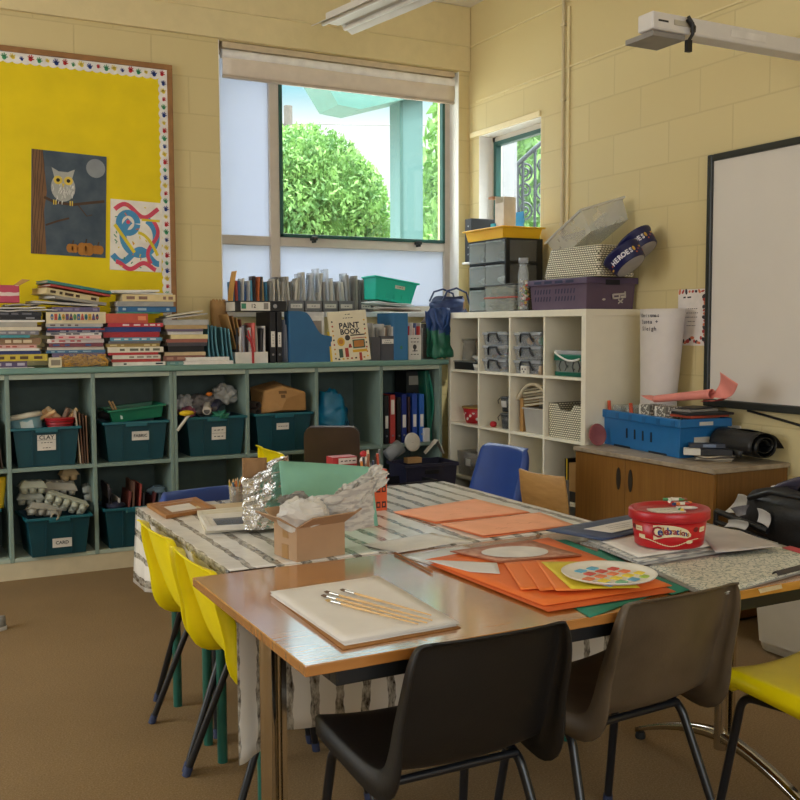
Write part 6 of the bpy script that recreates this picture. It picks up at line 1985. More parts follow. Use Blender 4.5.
o = MB().add([(-0.085, 0, -0.03), (0.01, 0.0, 0.055), (0.055, 0, -0.035), (-0.05, 0.09, -0.03), (0.03, 0.09, 0.05), (0.075, 0.09, -0.03)], [(0, 1, 4, 3), (1, 2, 5, 4)]).build('folded_card', mat('#D2CCBE', 0.6), solid=0.003)
o.location = (c0.x, -0.62, c0.z)
tag(o, 'folded white card standing like a tent on the navy crate', 'card')
c0 = AY(393, 450, -0.60)
o = MB().lathe([(0.0, 0), (0.042, 0), (0.048, 0.11), (0.044, 0.11), (0.038, 0.004)], 22, M=rot(0, 58, 0)).build('measuring_jug', clear_mat('cloudy_plastic', '#8E9294', 0.62, 0.3))
o.location = (c0.x - 0.05, -0.62, 0.565)
tag(o, 'cloudy grey plastic beaker lying left of the round white lid', 'beaker')
o = MB().bx(-0.05, 0.05, -0.03, 0.03, 0, 0.035).build('wood_block', mat('#B08A58', 0.6), bevel=0.002)
o.location = (AY(412, 456, -0.60).x, -0.61, z0_ - 0.012)
tag(o, 'small wooden block under the round white lid', 'block')
c0 = AY(374, 450, -0.40)
o = MB().lathe([(0.0, 0), (0.03, 0), (0.032, 0.12), (0.024, 0.13)], 18, M=rot(0, 75, 0)).build('white_bottle', mat('#A9B0A8', 0.5))
o.location = (c0.x - 0.06, -0.30, 0.43)
tag(o, 'pale bottle lying in the lower pigeonhole behind the padded chair', 'bottle')
o = MB().bx(-0.17, 0.16, 0, 0.26, 0, 0.28).build('teal_carton', mat('#1E4A50', 0.7, var=0.2))
o.location = ((DX[5] + DX[6]) / 2, -0.38, BS + 0.001)
tag(o, 'dark teal carton in the lower pigeonhole behind the padded chair', 'carton')
cbx = thing('cardboard_box', 'open brown cardboard box on the floor between the navy crate and the blue chair', 'box', (-0.66, -1.02, 0.0), 24)
b = MB().bx(-0.15, 0.15, -0.13, 0.13, 0, 0.004)
for sx in (-1, 1):
 b.bx(sx * 0.15 - 0.003, sx * 0.15 + 0.003, -0.13, 0.13, 0.004, 0.30).bx(-0.147, 0.147, sx * 0.13 - 0.003, sx * 0.13 + 0.003, 0.004, 0.30)
b.build('body', card, cbx)
for sx in (-1, 1):
 MB().add([(sx * 0.153, -0.13, 0.30), (sx * 0.153, 0.13, 0.30), (sx * 0.25, 0.13, 0.27), (sx * 0.25, -0.13, 0.27)], [(0, 1, 2, 3)]).build('flap', card, cbx, solid=0.004)
KXF = KX
ink_m = mat('#2A2A30', 0.6)
clearp = clear_mat('clear_box', '#C4C8CC', 0.30, 0.12)
def kx(u, v, x=KX + 0.03):
 return AX(u, v, x)
def cube_floor(r):
 return KH - 0.038 - 0.335 - 0.351 * r + 0.0005
def clip_box(label, yc, z, w, d, h, inner=None, group=None):
 """clear lidded box with black clip handle; front faces -x"""
 t = thing('clip_box', label, 'box', (KX + 0.022 + d / 2, yc, z), 0, group)
 b = bin_mesh(d, w, h - 0.02, 0.94, 0.003)
 b.build('body', clearp, t)
 MB().bx(-d / 2 - 0.005, d / 2 + 0.005, -w / 2 - 0.005, w / 2 + 0.005, h - 0.020, h - 0.004).bx(-d / 2 + 0.015, d / 2 - 0.015, -w / 2 + 0.015, w / 2 - 0.015, h - 0.004, h).build('lid', clear_mat('clear_lid', '#D0D4D8', 0.5, 0.15), t, bevel=0.003)
 xx = -d / 2 - 0.010
 MB().tube(round_path([(xx + 0.008, -w * 0.26, h - 0.06), (xx - 0.004, -w * 0.20, h - 0.038), (xx - 0.004, -w * 0.17, h - 0.010), (xx - 0.004, w * 0.17, h - 0.010), (xx - 0.004, w * 0.20, h - 0.038), (xx + 0.008, w * 0.26, h - 0.06)], 0.012), 0.0062, 8).build('clip_handle', mat('#17181C', 0.4), t)
 return t
zf = cube_floor(0)
hb_ = 0.082
ybox = {1: cell(1, 0), 2: cell(2, 0)}
for c in (1, 2):
 y0, y1, _ = ybox[c]
 ycn = y0 - 0.012 - 0.135
 for k in range(3):
  pos = ('bottom', 'middle', 'top')[k]
  clip_box(f'clear clip-handled box, {pos} of the {("left-hand", "right-hand")[c - 1]} stack of three in the cube shelving', ycn, zf + k * (hb_ + 0.001), 0.265, 0.30, hb_, None, 'clear clip boxes')
  q = random.Random(c * 10 + k)
  if c == 2 and k == 2:
   for j, (dy, col, r_) in enumerate(((0.03, '#D89A2C', 0.025), (-0.05, '#B0835A', 0.022), (-0.085, '#3E9A78', 0.025))):
    o = MB().lathe([(r_ * math.sin(PI * a / 10), -r_ * math.cos(PI * a / 10)) for a in range(11)], 18, cap=False).build('ball', mat(col, 0.5))
    o.location = (KX + 0.07, ycn + dy, zf + k * (hb_ + 0.001) + 0.004 + r_)
    tag(o, ('orange ball', 'tan ball', 'green ball')[j] + ' inside the top clear box of the right-hand stack', 'ball', 'balls in the clear box')
  else:
   b = MB()
   for j in range(26):
    b.box((q.uniform(-0.10, 0.10), q.uniform(-0.10, 0.10), q.uniform(0.004, 0.03)), (q.uniform(0.01, 0.03), q.uniform(0.01, 0.03), q.uniform(0.006, 0.014)), j % 4)
   pal = {(1, 1): ['#C8A048', '#3A4A8A', '#B04A6A', '#E0D8D0'], (1, 0): ['#C88A3A', '#A87030', '#4A4A4E', '#3A3A3E']}.get((c, k), ['#8E8E8E', '#6A6A6C', '#B0AEA8', '#55565A'])
   o = b.build('craft_pieces', [mat(x, 0.6) for x in pal])
   o.location = (KX + 0.025 + 0.15, ycn, zf + k * (hb_ + 0.001) + 0.002)
   tag(o, f'loose craft pieces in the {pos} clear box of the {("left-hand", "right-hand")[c - 1]} stack', 'craft pieces', None, 'stuff')
y0, y1, _ = cell(2, 0)
p = AX(525, 376, KX + 0.012)
o = MB().box((0, 0, 0.023), (0.02, 0.062, 0.046))
for dy, dz in ((-0.016, 0.028), (0.014, 0.028), (-0.002, 0.013)):
 o.prism(disc(0.006, 0.006, 10), 0, 0.0006, 1, right(dy, dz, -0.0101))
o = o.build('dotted_box', [mat('#D8D4CA', 0.5), ink_m])
o.location = (KX + 0.012, p.y, zf)
tag(o, 'tiny white box with black dots in front of the right-hand stack of clear boxes', 'box')
o = MB().lathe([(0.0, 0), (0.014, 0), (0.014, 0.03), (0.009, 0.04), (0.012, 0.05), (0, 0.052)], 14).build('small_bottle', mat('#A9937A', 0.5))
o.location = (KX + 0.018, AX(538, 372, KX).y, zf)
tag(o, 'little tan bottle beside the tiny dotted box', 'bottle')
y0, y1, _ = cell(3, 0)
p = AX(566, 360, KX + 0.06)
t = thing('lidded_tub', 'clear and green tub with a white swing handle in the top right cube', 'tub', (KX + 0.135, y1 + 0.142, zf))
tw, td, th_ = 0.25, 0.22, 0.145
bin_mesh(td, tw, th_ - 0.02, 0.97).build('body', clear_mat('grey_clear', '#9AA09A', 0.55, 0.2), t, bevel=0.006)
MB().bx(-td / 2 - 0.002, td / 2 + 0.002, -tw / 2 - 0.002, tw / 2 + 0.002, 0.001, 0.026).build('base_band', mat('#0E5A46', 0.4), t, bevel=0.004)
MB().bx(-td / 2 - 0.006, td / 2 + 0.006, -tw / 2 - 0.006, tw / 2 + 0.006, 0.088, th_ - 0.022).build('top_band', mat('#0F6650', 0.4), t, bevel=0.004)
MB().bx(-td / 2 - 0.004, td / 2 + 0.004, -tw / 2 - 0.004, tw / 2 + 0.004, th_ - 0.0215, th_).build('lid', clear_mat('clear_lid', '#D0D4D8', 0.5, 0.15), t, bevel=0.003)
MB().tube([(-td / 2 - 0.012, tw * 0.46 - tw * 0.9 * k / 10, th_ - 0.012 - 0.045 * math.sin(PI * k / 10 * 0.75)) for k in range(11)], 0.006, 8).build('handle', mat('#D8D6CE', 0.4), t)
b = MB()
for dy in (0.05, -0.07):
 b.tube([(-td / 2 - 0.004, dy + 0.02, 0.03), (-td / 2 - 0.004, dy + 0.035, 0.055), (-td / 2 - 0.004, dy + 0.02, 0.085)], 0.003, 6).tube([(-td / 2 - 0.004, dy - 0.02, 0.03), (-td / 2 - 0.004, dy - 0.035, 0.055), (-td / 2 - 0.004, dy - 0.02, 0.085)], 0.003, 6)
b.build('clip', ink_m, t)
y0, y1, _ = cell(0, 0)
t = thing('card_box', 'brown striped card box at the back of the top left cube', 'box', (KX + 0.26, (y0 + y1) / 2, zf))
b = MB().bx(-0.06, 0.06, -0.155, 0.155, 0, 0.20)
for k in range(6):
 b.bx(-0.0612, -0.0601, -0.155, 0.155, 0.105 + 0.015 * k, 0.109 + 0.015 * k, 1)
b.build('body', [mat('#7A5A36', 0.7, var=0.15), mat('#A9824C', 0.7)], t)
t = thing('glass_jar', 'clear jar with a wide rim at the left of the top left cube', 'jar', (KX + 0.10, y0 - 0.075, zf + 0.05))
MB().lathe([(0.0, 0), (0.048, 0), (0.052, 0.02), (0.040, 0.12), (0.054, 0.14), (0.050, 0.14), (0.036, 0.12), (0.048, 0.022), (0.0, 0.004)], 22, cap=False).build('body', clear_mat('jar', '#B4B0A4', 0.3, 0.08), t)
MB().lathe([(0.0, 0.141), (0.05, 0.141), (0.052, 0.150), (0.0, 0.152)], 22, cap=False).build('lid', mat('#77756A', 0.5), t)
t = thing('tray', 'black compartment tray on the floor of the top left cube', 'tray', (KX + 0.12, (y0 + y1) / 2, zf))
b = bin_mesh(0.20, 0.31, 0.048, 0.98)
b.build('body', mat('#1A1B1E', 0.45), t)
for k in range(3):
 MB().bx(-0.095, 0.095, -0.08 + 0.078 * k, -0.076 + 0.078 * k, 0.004, 0.044).build('partition', mat('#2E3034', 0.45), t)
MB().bx(-0.104, 0.104, -0.159, 0.159, 0.0485, 0.056).build('cover', clear_mat('tray_cover', '#8E9290', 0.5, 0.2), t)
o = MB().lathe([(0.0, 0), (0.026, 0), (0.056, 0.032), (0.053, 0.032), (0.024, 0.004), (0, 0.004)], 24, cap=False).build('bowl', mat('#C9C8C0', 0.35))
o.location = (KX + 0.10, (y0 + y1) / 2 - 0.04, zf + 0.057)
tag(o, 'small white bowl on the black tray in the top left cube', 'bowl')
o = MB().lathe([(0.0, 0), (0.02, 0), (0.03, 0.04), (0.027, 0.04), (0, 0.004)], 18, cap=False).build('cup', mat('#BEBDB6', 0.35))
o.location = (KX + 0.022, y1 + 0.034, zf)
tag(o, 'white cup in front of the black tray at the cube edge', 'cup')
for k in range(2):
 o = MB().tube([(0, 0, 0), (0, 0.004, 0.13)], 0.0035, 8).build('white_stick', mat('#CFCDC6', 0.5))
 o.location = (KX + 0.105 + 0.012 * k, (y0 + y1) / 2 - 0.032 - 0.014 * k, zf + 0.062)
 tag(o, 'thin white stick standing in the small white bowl', 'stick', 'sticks in the white bowl')
for k in range(3):
 o = MB().lathe([(0.0, 0), (0.018, 0), (0.021, 0.045), (0, 0.046)], 16, cap=False).build('black_pot', mat('#17181A', 0.5))
 o.location = (KX + 0.175, (y0 + y1) / 2 + 0.01 - 0.05 * k, zf + 0.057)
 tag(o, ('left', 'middle', 'right')[k] + ' one of three little black pots behind the white bowl', 'pot', 'black pots')
zf = cube_floor(1)
y0, y1, _ = cell(0, 1)
p0 = AX(453, 410, KX + 0.05)
t = thing('basket', 'red flat basket with white flowers in the shelving cube nearest the corner', 'basket', (KX + 0.145, y1 + 0.175, zf))
b = MB().lathe([(0.0, 0), (0.105, 0), (0.128, 0.10), (0.124, 0.10), (0.10, 0.006), (0, 0.006)], 30, cap=False)
for k in range(9):
 a = R(150 + 12 * k)
 r_ = 0.118
 mm = T(r_ * math.cos(a), r_ * math.sin(a), 0.03 + 0.02 * (k % 3)) @ rot(0, 0, math.degrees(a)) @ rot(0, 78, 0) @ rot(0, 0, 90)
 b.prism(disc(0.010, 0.010, 8), 0.0, 0.003, 1, mm)
b.build('body', [mat('#A81822', 0.5, var=0.1), mat('#D8C8C0', 0.6)], t)
MB().lathe([(0.122, 0.095), (0.133, 0.098), (0.133, 0.106), (0.122, 0.106)], 30).build('rim', mat('#A08040', 0.5), t)
b = MB()
q = random.Random(4)
for k in range(30):
 a, r_ = q.uniform(0, 6.28), q.uniform(0, 0.10)
 b.box((r_ * math.cos(a), r_ * math.sin(a), 0.098 + q.uniform(-0.01, 0.012)), (0.02, 0.016, 0.012), k % 3)
o = b.build('trinkets', [mat('#8E8880', 0.5), mat('#4A4440', 0.5), mat('#C8C0B0', 0.5)])
o.location = t.location
tag(o, 'assorted small grey bits heaped in the red flat basket', 'bits', None, 'stuff')
y0, y1, _ = cell(1, 1)
for k, (lo, d) in enumerate(((0.0, 'grey plastic tub, lower of two stacked in the second cube'), (0.104, 'grey plastic tub with a white label, upper of two stacked in the second cube'))):
 t = thing('plastic_tub', d, 'tub', (KX + 0.085, y1 + 0.105, zf + lo), 0, 'stacked grey tubs')
 MB().lathe([(0.0, 0), (0.048, 0), (0.060, 0.09), (0.057, 0.09), (0.045, 0.004), (0, 0.004)], 26, cap=False).build('body', clear_mat('grey_tub', '#55585A', 0.75, 0.25), t)
 MB().lathe([(0.0, 0.094), (0.05, 0.096), (0.064, 0.092), (0.064, 0.086), (0.060, 0.086)], 26, cap=False).build('lid', mat('#3E4144', 0.35), t)
 MB().tube([(-0.055, 0.03, 0.085), (-0.068, 0.035, 0.07), (-0.066, 0.03, 0.05)], 0.003, 6).build('clip', ink_m, t)
 if k:
  MB().grid(lambda s, u: (-0.0605 * math.cos(0.55 - 1.1 * s) * (0.86 + 0.10 * u) - 0.001, 0.0605 * math.sin(0.55 - 1.1 * s) * (0.86 + 0.10 * u), 0.03 + 0.04 * u), 8, 2).build('label', mat('#D0CCC4', 0.6), t)
o = MB().blob((0, 0, 0), (0.02, 0.028, 0.02), amp=0.2, seed=2).build('red_pom_pom', mat('#B01820', 0.7))
o.location = (KX + 0.04, AX(492, 427, KX + 0.03).y, zf + 0.018)
tag(o, 'small red pom-pom beside the stacked grey tubs', 'pom-pom')
y0, y1, _ = cell(2, 1)
t = thing('plastic_box', 'cloudy open plastic box in the third cube of the middle row', 'box', (KX + 0.155, y1 + 0.122, zf))
cloudy = clear_mat('cloudy_box', '#CFCBC2', 0.58, 0.3)
bin_mesh(0.26, 0.215, 0.15, 0.9).build('body', cloudy, t, bevel=0.006)
rim_mesh(0.26, 0.215, 0.15, 0.007, 0.010).build('rim', cloudy, t, bevel=0.003)
t = thing('slatted_basket', 'cream curved basket leaning above the cloudy plastic box', 'basket', (KX + 0.10, y1 + 0.165, zf + 0.160), 0, None, -8, 0)
MB().grid(lambda s, u: (0.06 - 0.12 * u, 0.15 - 0.29 * s, 0.03 + 0.10 * math.sin(PI * s * 0.8 + 0.25)), 16, 6).build('rim_band', mat('#CFC3A6', 0.6), t, solid=0.016)
b = MB()
for k in range(6):
 b.bx(-0.058, -0.052, -0.12, 0.08, 0.004 + 0.018 * k, 0.016 + 0.018 * k, k % 2)
b.build('slats', [mat('#B8AD92', 0.6), mat('#8A8068', 0.6)], t)
o = MB().bx(-0.06, 0.06, -0.016, 0.016, 0, 0.20).build('wooden_block', mat('#B0854C', 0.6), bevel=0.002)
o.location = (KX + 0.10, y0 - 0.065, zf)
tag(o, 'upright wooden block beside the cloudy plastic box', 'block')
def weave_mat(name, a, b_, sc_):
 m_ = bpy.data.materials.new(name)
 nt, N, L = nodes_of(m_)
 bs = N['Principled BSDF']
 bs.inputs['Roughness'].default_value = 0.6
 tc = N.new('ShaderNodeTexCoord')
 sp = N.new('ShaderNodeSeparateXYZ')
 L.new(tc.outputs['Object'], sp.inputs[0])
 ad = N.new('ShaderNodeMath')
 ad.operation = 'ADD'
 L.new(sp.outputs['X'], ad.inputs[0])
 L.new(sp.outputs['Y'], ad.inputs[1])
 cb_ = N.new('ShaderNodeCombineXYZ')
 L.new(ad.outputs[0], cb_.inputs['X'])
 L.new(sp.outputs['Z'], cb_.inputs['Y'])
 br = N.new('ShaderNodeTexBrick')
 br.inputs['Scale'].default_value = sc_
 br.inputs['Brick Width'].default_value = 1.0
 br.inputs['Row Height'].default_value = 0.6
 br.inputs['Mortar Size'].default_value = 0.13
 br.inputs['Mortar Smooth'].default_value = 0.2
 br.inputs['Color1'].default_value = lin(a)
 br.inputs['Color2'].default_value = lin(a)
 br.inputs['Mortar'].default_value = lin(b_)
 L.new(cb_.outputs[0], br.inputs['Vector'])
 L.new(br.outputs['Color'], bs.inputs['Base Color'])
 bp = N.new('ShaderNodeBump')
 bp.invert = True
 bp.inputs['Strength'].default_value = 0.8
 bp.inputs['Distance'].default_value = 0.003
 L.new(br.outputs['Fac'], bp.inputs['Height'])
 L.new(bp.outputs[0], bs.inputs['Normal'])
 return m_
WEAVE = weave_mat('cream_weave', '#EFE8D2', '#5E5840', 50)
y0, y1, _ = cell(3, 1)
t = thing('woven_basket', 'cream woven basket with a dipped front in the right-hand cube', 'basket', (KX + 0.175, (y0 + y1) / 2, zf))
dd, ww, hh = 0.30, 0.315, 0.195
b = MB()
prof = [(-ww / 2 * 0.95, 0), (ww / 2 * 0.95, 0), (ww / 2, hh), (ww * 0.24, hh), (ww * 0.15, hh - 0.035), (-ww * 0.15, hh - 0.035), (-ww * 0.24, hh), (-ww / 2, hh)]
b.prism(prof, 0, 0.006, 0, right(0, 0, -dd / 2 + 0.006)).prism([(-ww / 2 * 0.95, 0), (ww / 2 * 0.95, 0), (ww / 2, hh), (-ww / 2, hh)], 0, 0.006, 0, right(0, 0, dd / 2))
for sy in (-1, 1):
 b.bx(-dd / 2 + 0.006, dd / 2 - 0.006, sy * ww * 0.48 - 0.003, sy * ww * 0.48 + 0.003, 0.006, hh)
b.bx(-dd / 2 + 0.006, dd / 2 - 0.006, -ww * 0.46, ww * 0.46, 0, 0.006)
b.build('body', WEAVE, t)
zf = cube_floor(2)
y0, y1, _ = cell(0, 2)
t = thing('plastic_box', 'clear plastic box of odds and ends in the lower left cube', 'box', (KX + 0.14, (y0 + y1) / 2, zf))
bin_mesh(0.22, 0.27, 0.16, 0.93).build('body', clear_mat('clear_box2', '#B4B0A8', 0.4, 0.2), t, bevel=0.004)
MB().bx(-0.109, -0.107, -0.03, 0.03, 0.07, 0.115).build('label', mat('#C9C8BE', 0.6), t)
o = MB().blob((0, 0, 0), (0.085, 0.11, 0.06), amp=0.5, n=3, seed=12).build('crumpled_paper', mat('#8E8070', 0.7, alt='#5E5246', scale=16))
o.location = (KX + 0.14, (y0 + y1) / 2, zf + 0.075)
tag(o, 'crumpled brown paper inside the lower left clear box', 'paper')
o = MB().tube([(0.0, 0.08 * math.cos(a), 0.02 + 0.055 * math.sin(a)) for a in [PI * k / 14 for k in range(15)]], 0.011, 10).build('carrying_strap', mat('#BDB9AF', 0.5))
o.location = (KX + 0.13, (y0 + y1) / 2 - 0.05, zf + 0.135)
tag(o, 'white curved strap sticking out of the lower left clear box', 'strap')
y0, y1, _ = cell(3, 2)
o = MB().bx(0, 0.2, -0.012, 0.012, 0, 0.27).bx(-0.0006, -0.0001, -0.012, 0.012, 0.05, 0.13, 1).build('book', [mat('#DCD6CC', 0.5), mat('#C03A2A', 0.5)])
o.location = (KX + 0.02, y1 + 0.016, zf)
tag(o, 'white book with a red spine band beside the sideboard', 'book')
o = MB().bx(0, 0.18, -0.055, 0.055, 0, 0.16).build('cardboard_box', [mat('#A9824C', 0.7)], bevel=0.002)
o.location = (KX + 0.03, y1 + 0.085, zf + 0.06)
tag(o, 'small brown box behind the plywood-backed chair in the cube shelving', 'box')
o = MB().bx(0, 0.18, -0.05, 0.05, 0, 0.058).build('black_case', [mat('#1C1C1E', 0.5)], bevel=0.003)
o.location = (KX + 0.03, y1 + 0.085, zf + 0.0005)
tag(o, 'black flat case under the small brown box in the cube shelving', 'case')
o = MB().bx(0, 0.15, -0.012, 0.012, 0, 0.24).bx(-0.0006, -0.0001, -0.012, -0.002, 0.0, 0.24, 1).build('black_folder', [mat('#1A1A1C', 0.5), mat('#D8B828', 0.5)])
o.location = (KX + 0.03, y1 + 0.165, zf)
tag(o, 'black folder with a yellow edge beside the small brown box', 'folder')
zf = 0.0385
wire = weave_mat('wire_weave', '#B8B4AA', '#4A463E', 60)
t = thing('wire_basket', 'grey mesh basket in the bottom right cube', 'basket', (KX + 0.17, (y0 + y1) / 2, zf))
bin_mesh(0.28, 0.29, 0.23, 0.95).build('body', wire, t)
KT = KH + 0.0005
dr_black = mat('#17181B', 0.45)
dr_clear = clear_mat('drawer_front', '#BCC4C2', 0.32, 0.15)
dt = thing('drawer_tower', 'black-framed tower of clear drawers next to the window corner', 'drawers', (-0.20, -0.73, KT))
P = lambda u, v, x: AX(u, v, x)
FXx = -0.33
ya, yb_ = AX(469.5, 270, FXx).y + 0.73, AX(506, 270, FXx).y + 0.73
zt_ = AX(488, 240, FXx).z - KT
hh3 = zt_ / 3
ymid_ = AX(485.5, 270, FXx).y + 0.73
dx0 = FXx + 0.20
b = MB().bx(dx0, 0.14, ya - 0.004, ya, 0, zt_).bx(dx0, dx0 + 0.028, yb_, yb_ + 0.012, 0, zt_).bx(0.102, 0.14, yb_, yb_ + 0.012, 0, zt_).bx(dx0 + 0.028, 0.102, yb_, yb_ + 0.012, zt_ - 0.012, zt_).bx(dx0 + 0.028, 0.102, yb_, yb_ + 0.012, hh3 - 0.008, hh3 + 0.008).bx(dx0 + 0.028, 0.102, yb_, yb_ + 0.012, 2 * hh3 - 0.008, 2 * hh3 + 0.008).bx(dx0, 0.14, ymid_ - 0.003, ymid_ + 0.003, 0, zt_)
for k in range(4):
 zz = min(zt_ - 0.003, hh3 * k + 0.003)
 b.bx(dx0, 0.14, yb_ + 0.012, ymid_ - 0.003, zz - 0.003, zz + 0.003).bx(dx0, 0.14, ymid_ + 0.003, ya - 0.004, zz - 0.003, zz + 0.003)
b.bx(0.14, 0.145, yb_, ya, 0, zt_)
b.build('frame', dr_black, dt)
q = random.Random(2)
for (a, c) in ((yb_ + 0.014, ymid_ - 0.005), (ymid_ + 0.005, ya - 0.006)):
 for k in range(3):
  m_ = MB().bx(dx0 - 0.006, dx0 + 0.0, a, c, hh3 * k + 0.010, hh3 * (k + 1) - 0.010)
  m_.bx(dx0 - 0.002, 0.12, a, a + 0.002, hh3 * k + 0.010, hh3 * (k + 1) - 0.02).bx(dx0 - 0.002, 0.12, c - 0.002, c, hh3 * k + 0.010, hh3 * (k + 1) - 0.02)
  d_ = m_.build('drawer', dr_clear, dt, bevel=0.003)
  MB().bx(dx0 - 0.016, dx0 - 0.006, a + 0.01, c - 0.01, hh3 * (k + 1) - 0.024, hh3 * (k + 1) - 0.014).build('pull', dr_clear, d_, bevel=0.002)
  o = MB().blob(((dx0 + 0.10), (a + c) / 2, hh3 * k + 0.05), (0.07, (a - c) / 2 * -0.8, 0.032), amp=0.4, n=2, seed=k + int(a * 100)).build('drawer_contents', mat(('#3E6A56', '#D8DCD8', '#5E6864')[k], 0.7, var=0.4, scale=25), d_)
for k in range(3):
 MB().bx(dx0 + 0.03, 0.10, yb_ + 0.0005, yb_ + 0.004, hh3 * k + 0.012, hh3 * (k + 1) - 0.012).build('side_panel', clear_mat('drawer_dark', '#6A6A68', 0.6, 0.2), dt)
MB().lathe([(0.035 * math.sin(PI * a / 8), -0.035 * math.cos(PI * a / 8)) for a in range(9)], 16, 0, T(dx0 + 0.10, yb_ + 0.05, hh3 * 2.5), cap=False).build('drawer_contents', mat('#A99E8C', 0.7), dt)
yt0, yt1 = AX(462, 230, -0.36).y, AX(502, 230, -0.36).y
zt0 = KT + zt_ + 0.001
ty = thing('plastic_tray', 'yellow-orange plastic tray on top of the drawer towers', 'tray', (-0.195, (yt0 + yt1) / 2, zt0))
ylw = mat('#F4C422', 0.4, alt='#EDAE20', scale=3)
bin_mesh(0.30, yt0 - yt1 - 0.028, 0.072, 0.92).build('body', ylw, ty, bevel=0.005)
rim_mesh(0.30, yt0 - yt1 - 0.028, 0.072, 0.014, 0.010).build('rim', ylw, ty, bevel=0.003)
c0 = AX(500, 218, -0.24)
t = thing('card_model', 'white folded-card tower standing in the yellow tray', 'model', (-0.22, AX(506, 215, -0.22).y, zt0 + 0.005))
hh_ = AX(506, 197, -0.22).z - zt0
M_ = MB().bx(-0.05, 0.04, 0.045, 0.05, 0, hh_).bx(-0.05, 0.04, -0.05, -0.045, 0, hh_ - 0.01).bx(0.035, 0.04, -0.045, 0.045, 0, hh_ - 0.02).bx(-0.05, -0.045, -0.045, 0.045, 0, hh_ * 0.83)
M_.build('body', mat('#D6CFC2', 0.6), t)
MB().bx(-0.065, 0.02, 0.055, 0.105, hh_ - 0.012, hh_ + 0.002).build('flap', mat('#A9754E', 0.6), t)
o = MB().bx(-0.0015, 0.0015, -0.085, 0.0, 0, 0.10).prism([(0, 0.10), (0.085, 0.10), (0.095, 0.03), (0.05, -0.02), (0.0, 0.0)], -0.0012, 0.0012, 0, right(0, 0.0, 0)).build('blue_card', mat('#1F8FD0', 0.6))
o.location = (-0.10, AX(516, 215, -0.10).y - 0.0, zt0 + 0.085)
tag(o, 'bright blue card standing in the yellow tray against the small window', 'card')
o = MB().bx(-0.01, 0.01, -0.025, 0.025, 0, 0.10).build('turquoise_card', mat('#2FA4C0', 0.6))
o.location = (-0.27, AX(494, 215, -0.27).y, zt0 + 0.006)
tag(o, 'small turquoise card left of the white card tower', 'card')
o0, o1 = AX(465, 240, -0.20).y, AX(471.5, 240, -0.20).y
zlg = AX(468, 262, -0.20).z
hz = AX(470, 218.5, -0.20).z - zlg
w = (o0 - o1) / 2
t = thing('ring_binder', 'large black ring binder standing on end between the window and the drawer tower', 'ring binder', (-0.20, (o0 + o1) / 2, zlg))
MB().bx(0.0, 0.19, w - 0.004, w, 0, hz).bx(0.0, 0.19, -w, -w + 0.004, 0, hz).bx(0.0, 0.004, -w + 0.004, w - 0.004, 0, hz).build('cover', dr_black, t, bevel=0.001)
MB().bx(0.02, 0.18, -w + 0.006, w - 0.006, 0.004, hz - 0.006).build('pages', mat('#B8B4AA', 0.8), t)
b = MB()
for k in range(5):
 b.lathe([(0.006, 0), (0.006, 0.001)], 10, 0, right(0.0, 0.05 + (hz - 0.1) / 4 * k, -0.0004))
b.build('rivet', mat('#B8B8B8', 0.3, metal=0.8), t)
o = MB().bx(-0.005, 0.198, o1 - 0.02, o0 + 0.03, zlg - 0.014, zlg - 0.0005).build('wall_ledge', white_paint, bevel=0.002)
o.location = (-0.20, 0, 0)
tag(o, 'small white ledge on the wall carrying the large black binder', 'ledge')
yc0, yc1 = AX(486.5, 290, -0.375).y, AX(517, 290, -0.375).y
wC = yc0 - yc1
for k, (z0_, h_, d) in enumerate(((0.0, 0.088, 'clear tub with an orange rim, lower of two in front of the drawer tower'), (0.090, 0.075, 'clear lidded tub, upper of two in front of the drawer tower'))):
 t = thing('clear_tub', d, 'tub', (-0.362, (yc0 + yc1) / 2, KT + z0_), 0, 'stacked clear tubs')
 bin_mesh(0.058, wC * 0.97, h_ - 0.008, 0.92, 0.002).build('body', clear_mat('tub_clear', '#C4C6BE', 0.28, 0.15), t, bevel=0.004)
 MB().bx(-0.032, 0.032, -wC / 2, wC / 2, h_ - 0.0075, h_).build('lid', mat('#C0523A', 0.5) if k == 0 else mat('#3A3A3C', 0.5), t, bevel=0.002)
 MB().blob((0, 0, 0.032), (0.022, wC * 0.4, 0.026), amp=0.5, n=3, seed=k + 60).build('tub_contents', mat('#8E8A70', 0.7, alt='#5E6A58', scale=30), t)
jy = AX(523.5, 290, -0.36).y
t = thing('bead_jar', 'tall clear jar of coloured beads beside the purple crate', 'jar', (-0.362, jy, KT))
hj = AX(523, 258, -0.36).z - KT
MB().lathe([(0.0, 0), (0.030, 0), (0.032, 0.01), (0.032, hj * 0.72), (0.024, hj * 0.84), (0.024, hj * 0.9), (0.021, hj * 0.9), (0.021, hj * 0.84), (0.029, hj * 0.7), (0.029, 0.01), (0, 0.004)], 24, cap=False).build('body', clear_mat('jar_clear', '#D0D6DA', 0.25, 0.06), t)
MB().lathe([(0.0, hj * 0.9), (0.03, hj * 0.9), (0.03, hj), (0.0, hj)], 24, cap=False).build('lid', clear_mat('jar_lid', '#C0C4C8', 0.5, 0.1), t)
q = random.Random(9)
b = MB()
for k in range(60):
 a, r_ = q.uniform(0, 6.28), 0.023 * math.sqrt(q.random())
 b.box((r_ * math.cos(a), r_ * math.sin(a), 0.012 + q.random() * 0.16), (0.012, 0.012, 0.012), k % 4, rot(q.uniform(0, 20), 0, 0))
o = b.build('beads', [mat('#C83A30', 0.4), mat('#E0DAD0', 0.4), mat('#D8A83A', 0.4), mat('#6A8A4A', 0.4)])
o.location = (-0.362, jy, KT + 0.004)
tag(o, 'coloured beads filling the tall clear jar', 'beads', None, 'stuff')
pc0, pc1 = AX(530, 300, -0.36), AX(575.5, 300, -0.36)
cy0, cy1 = pc0.y, -1.80
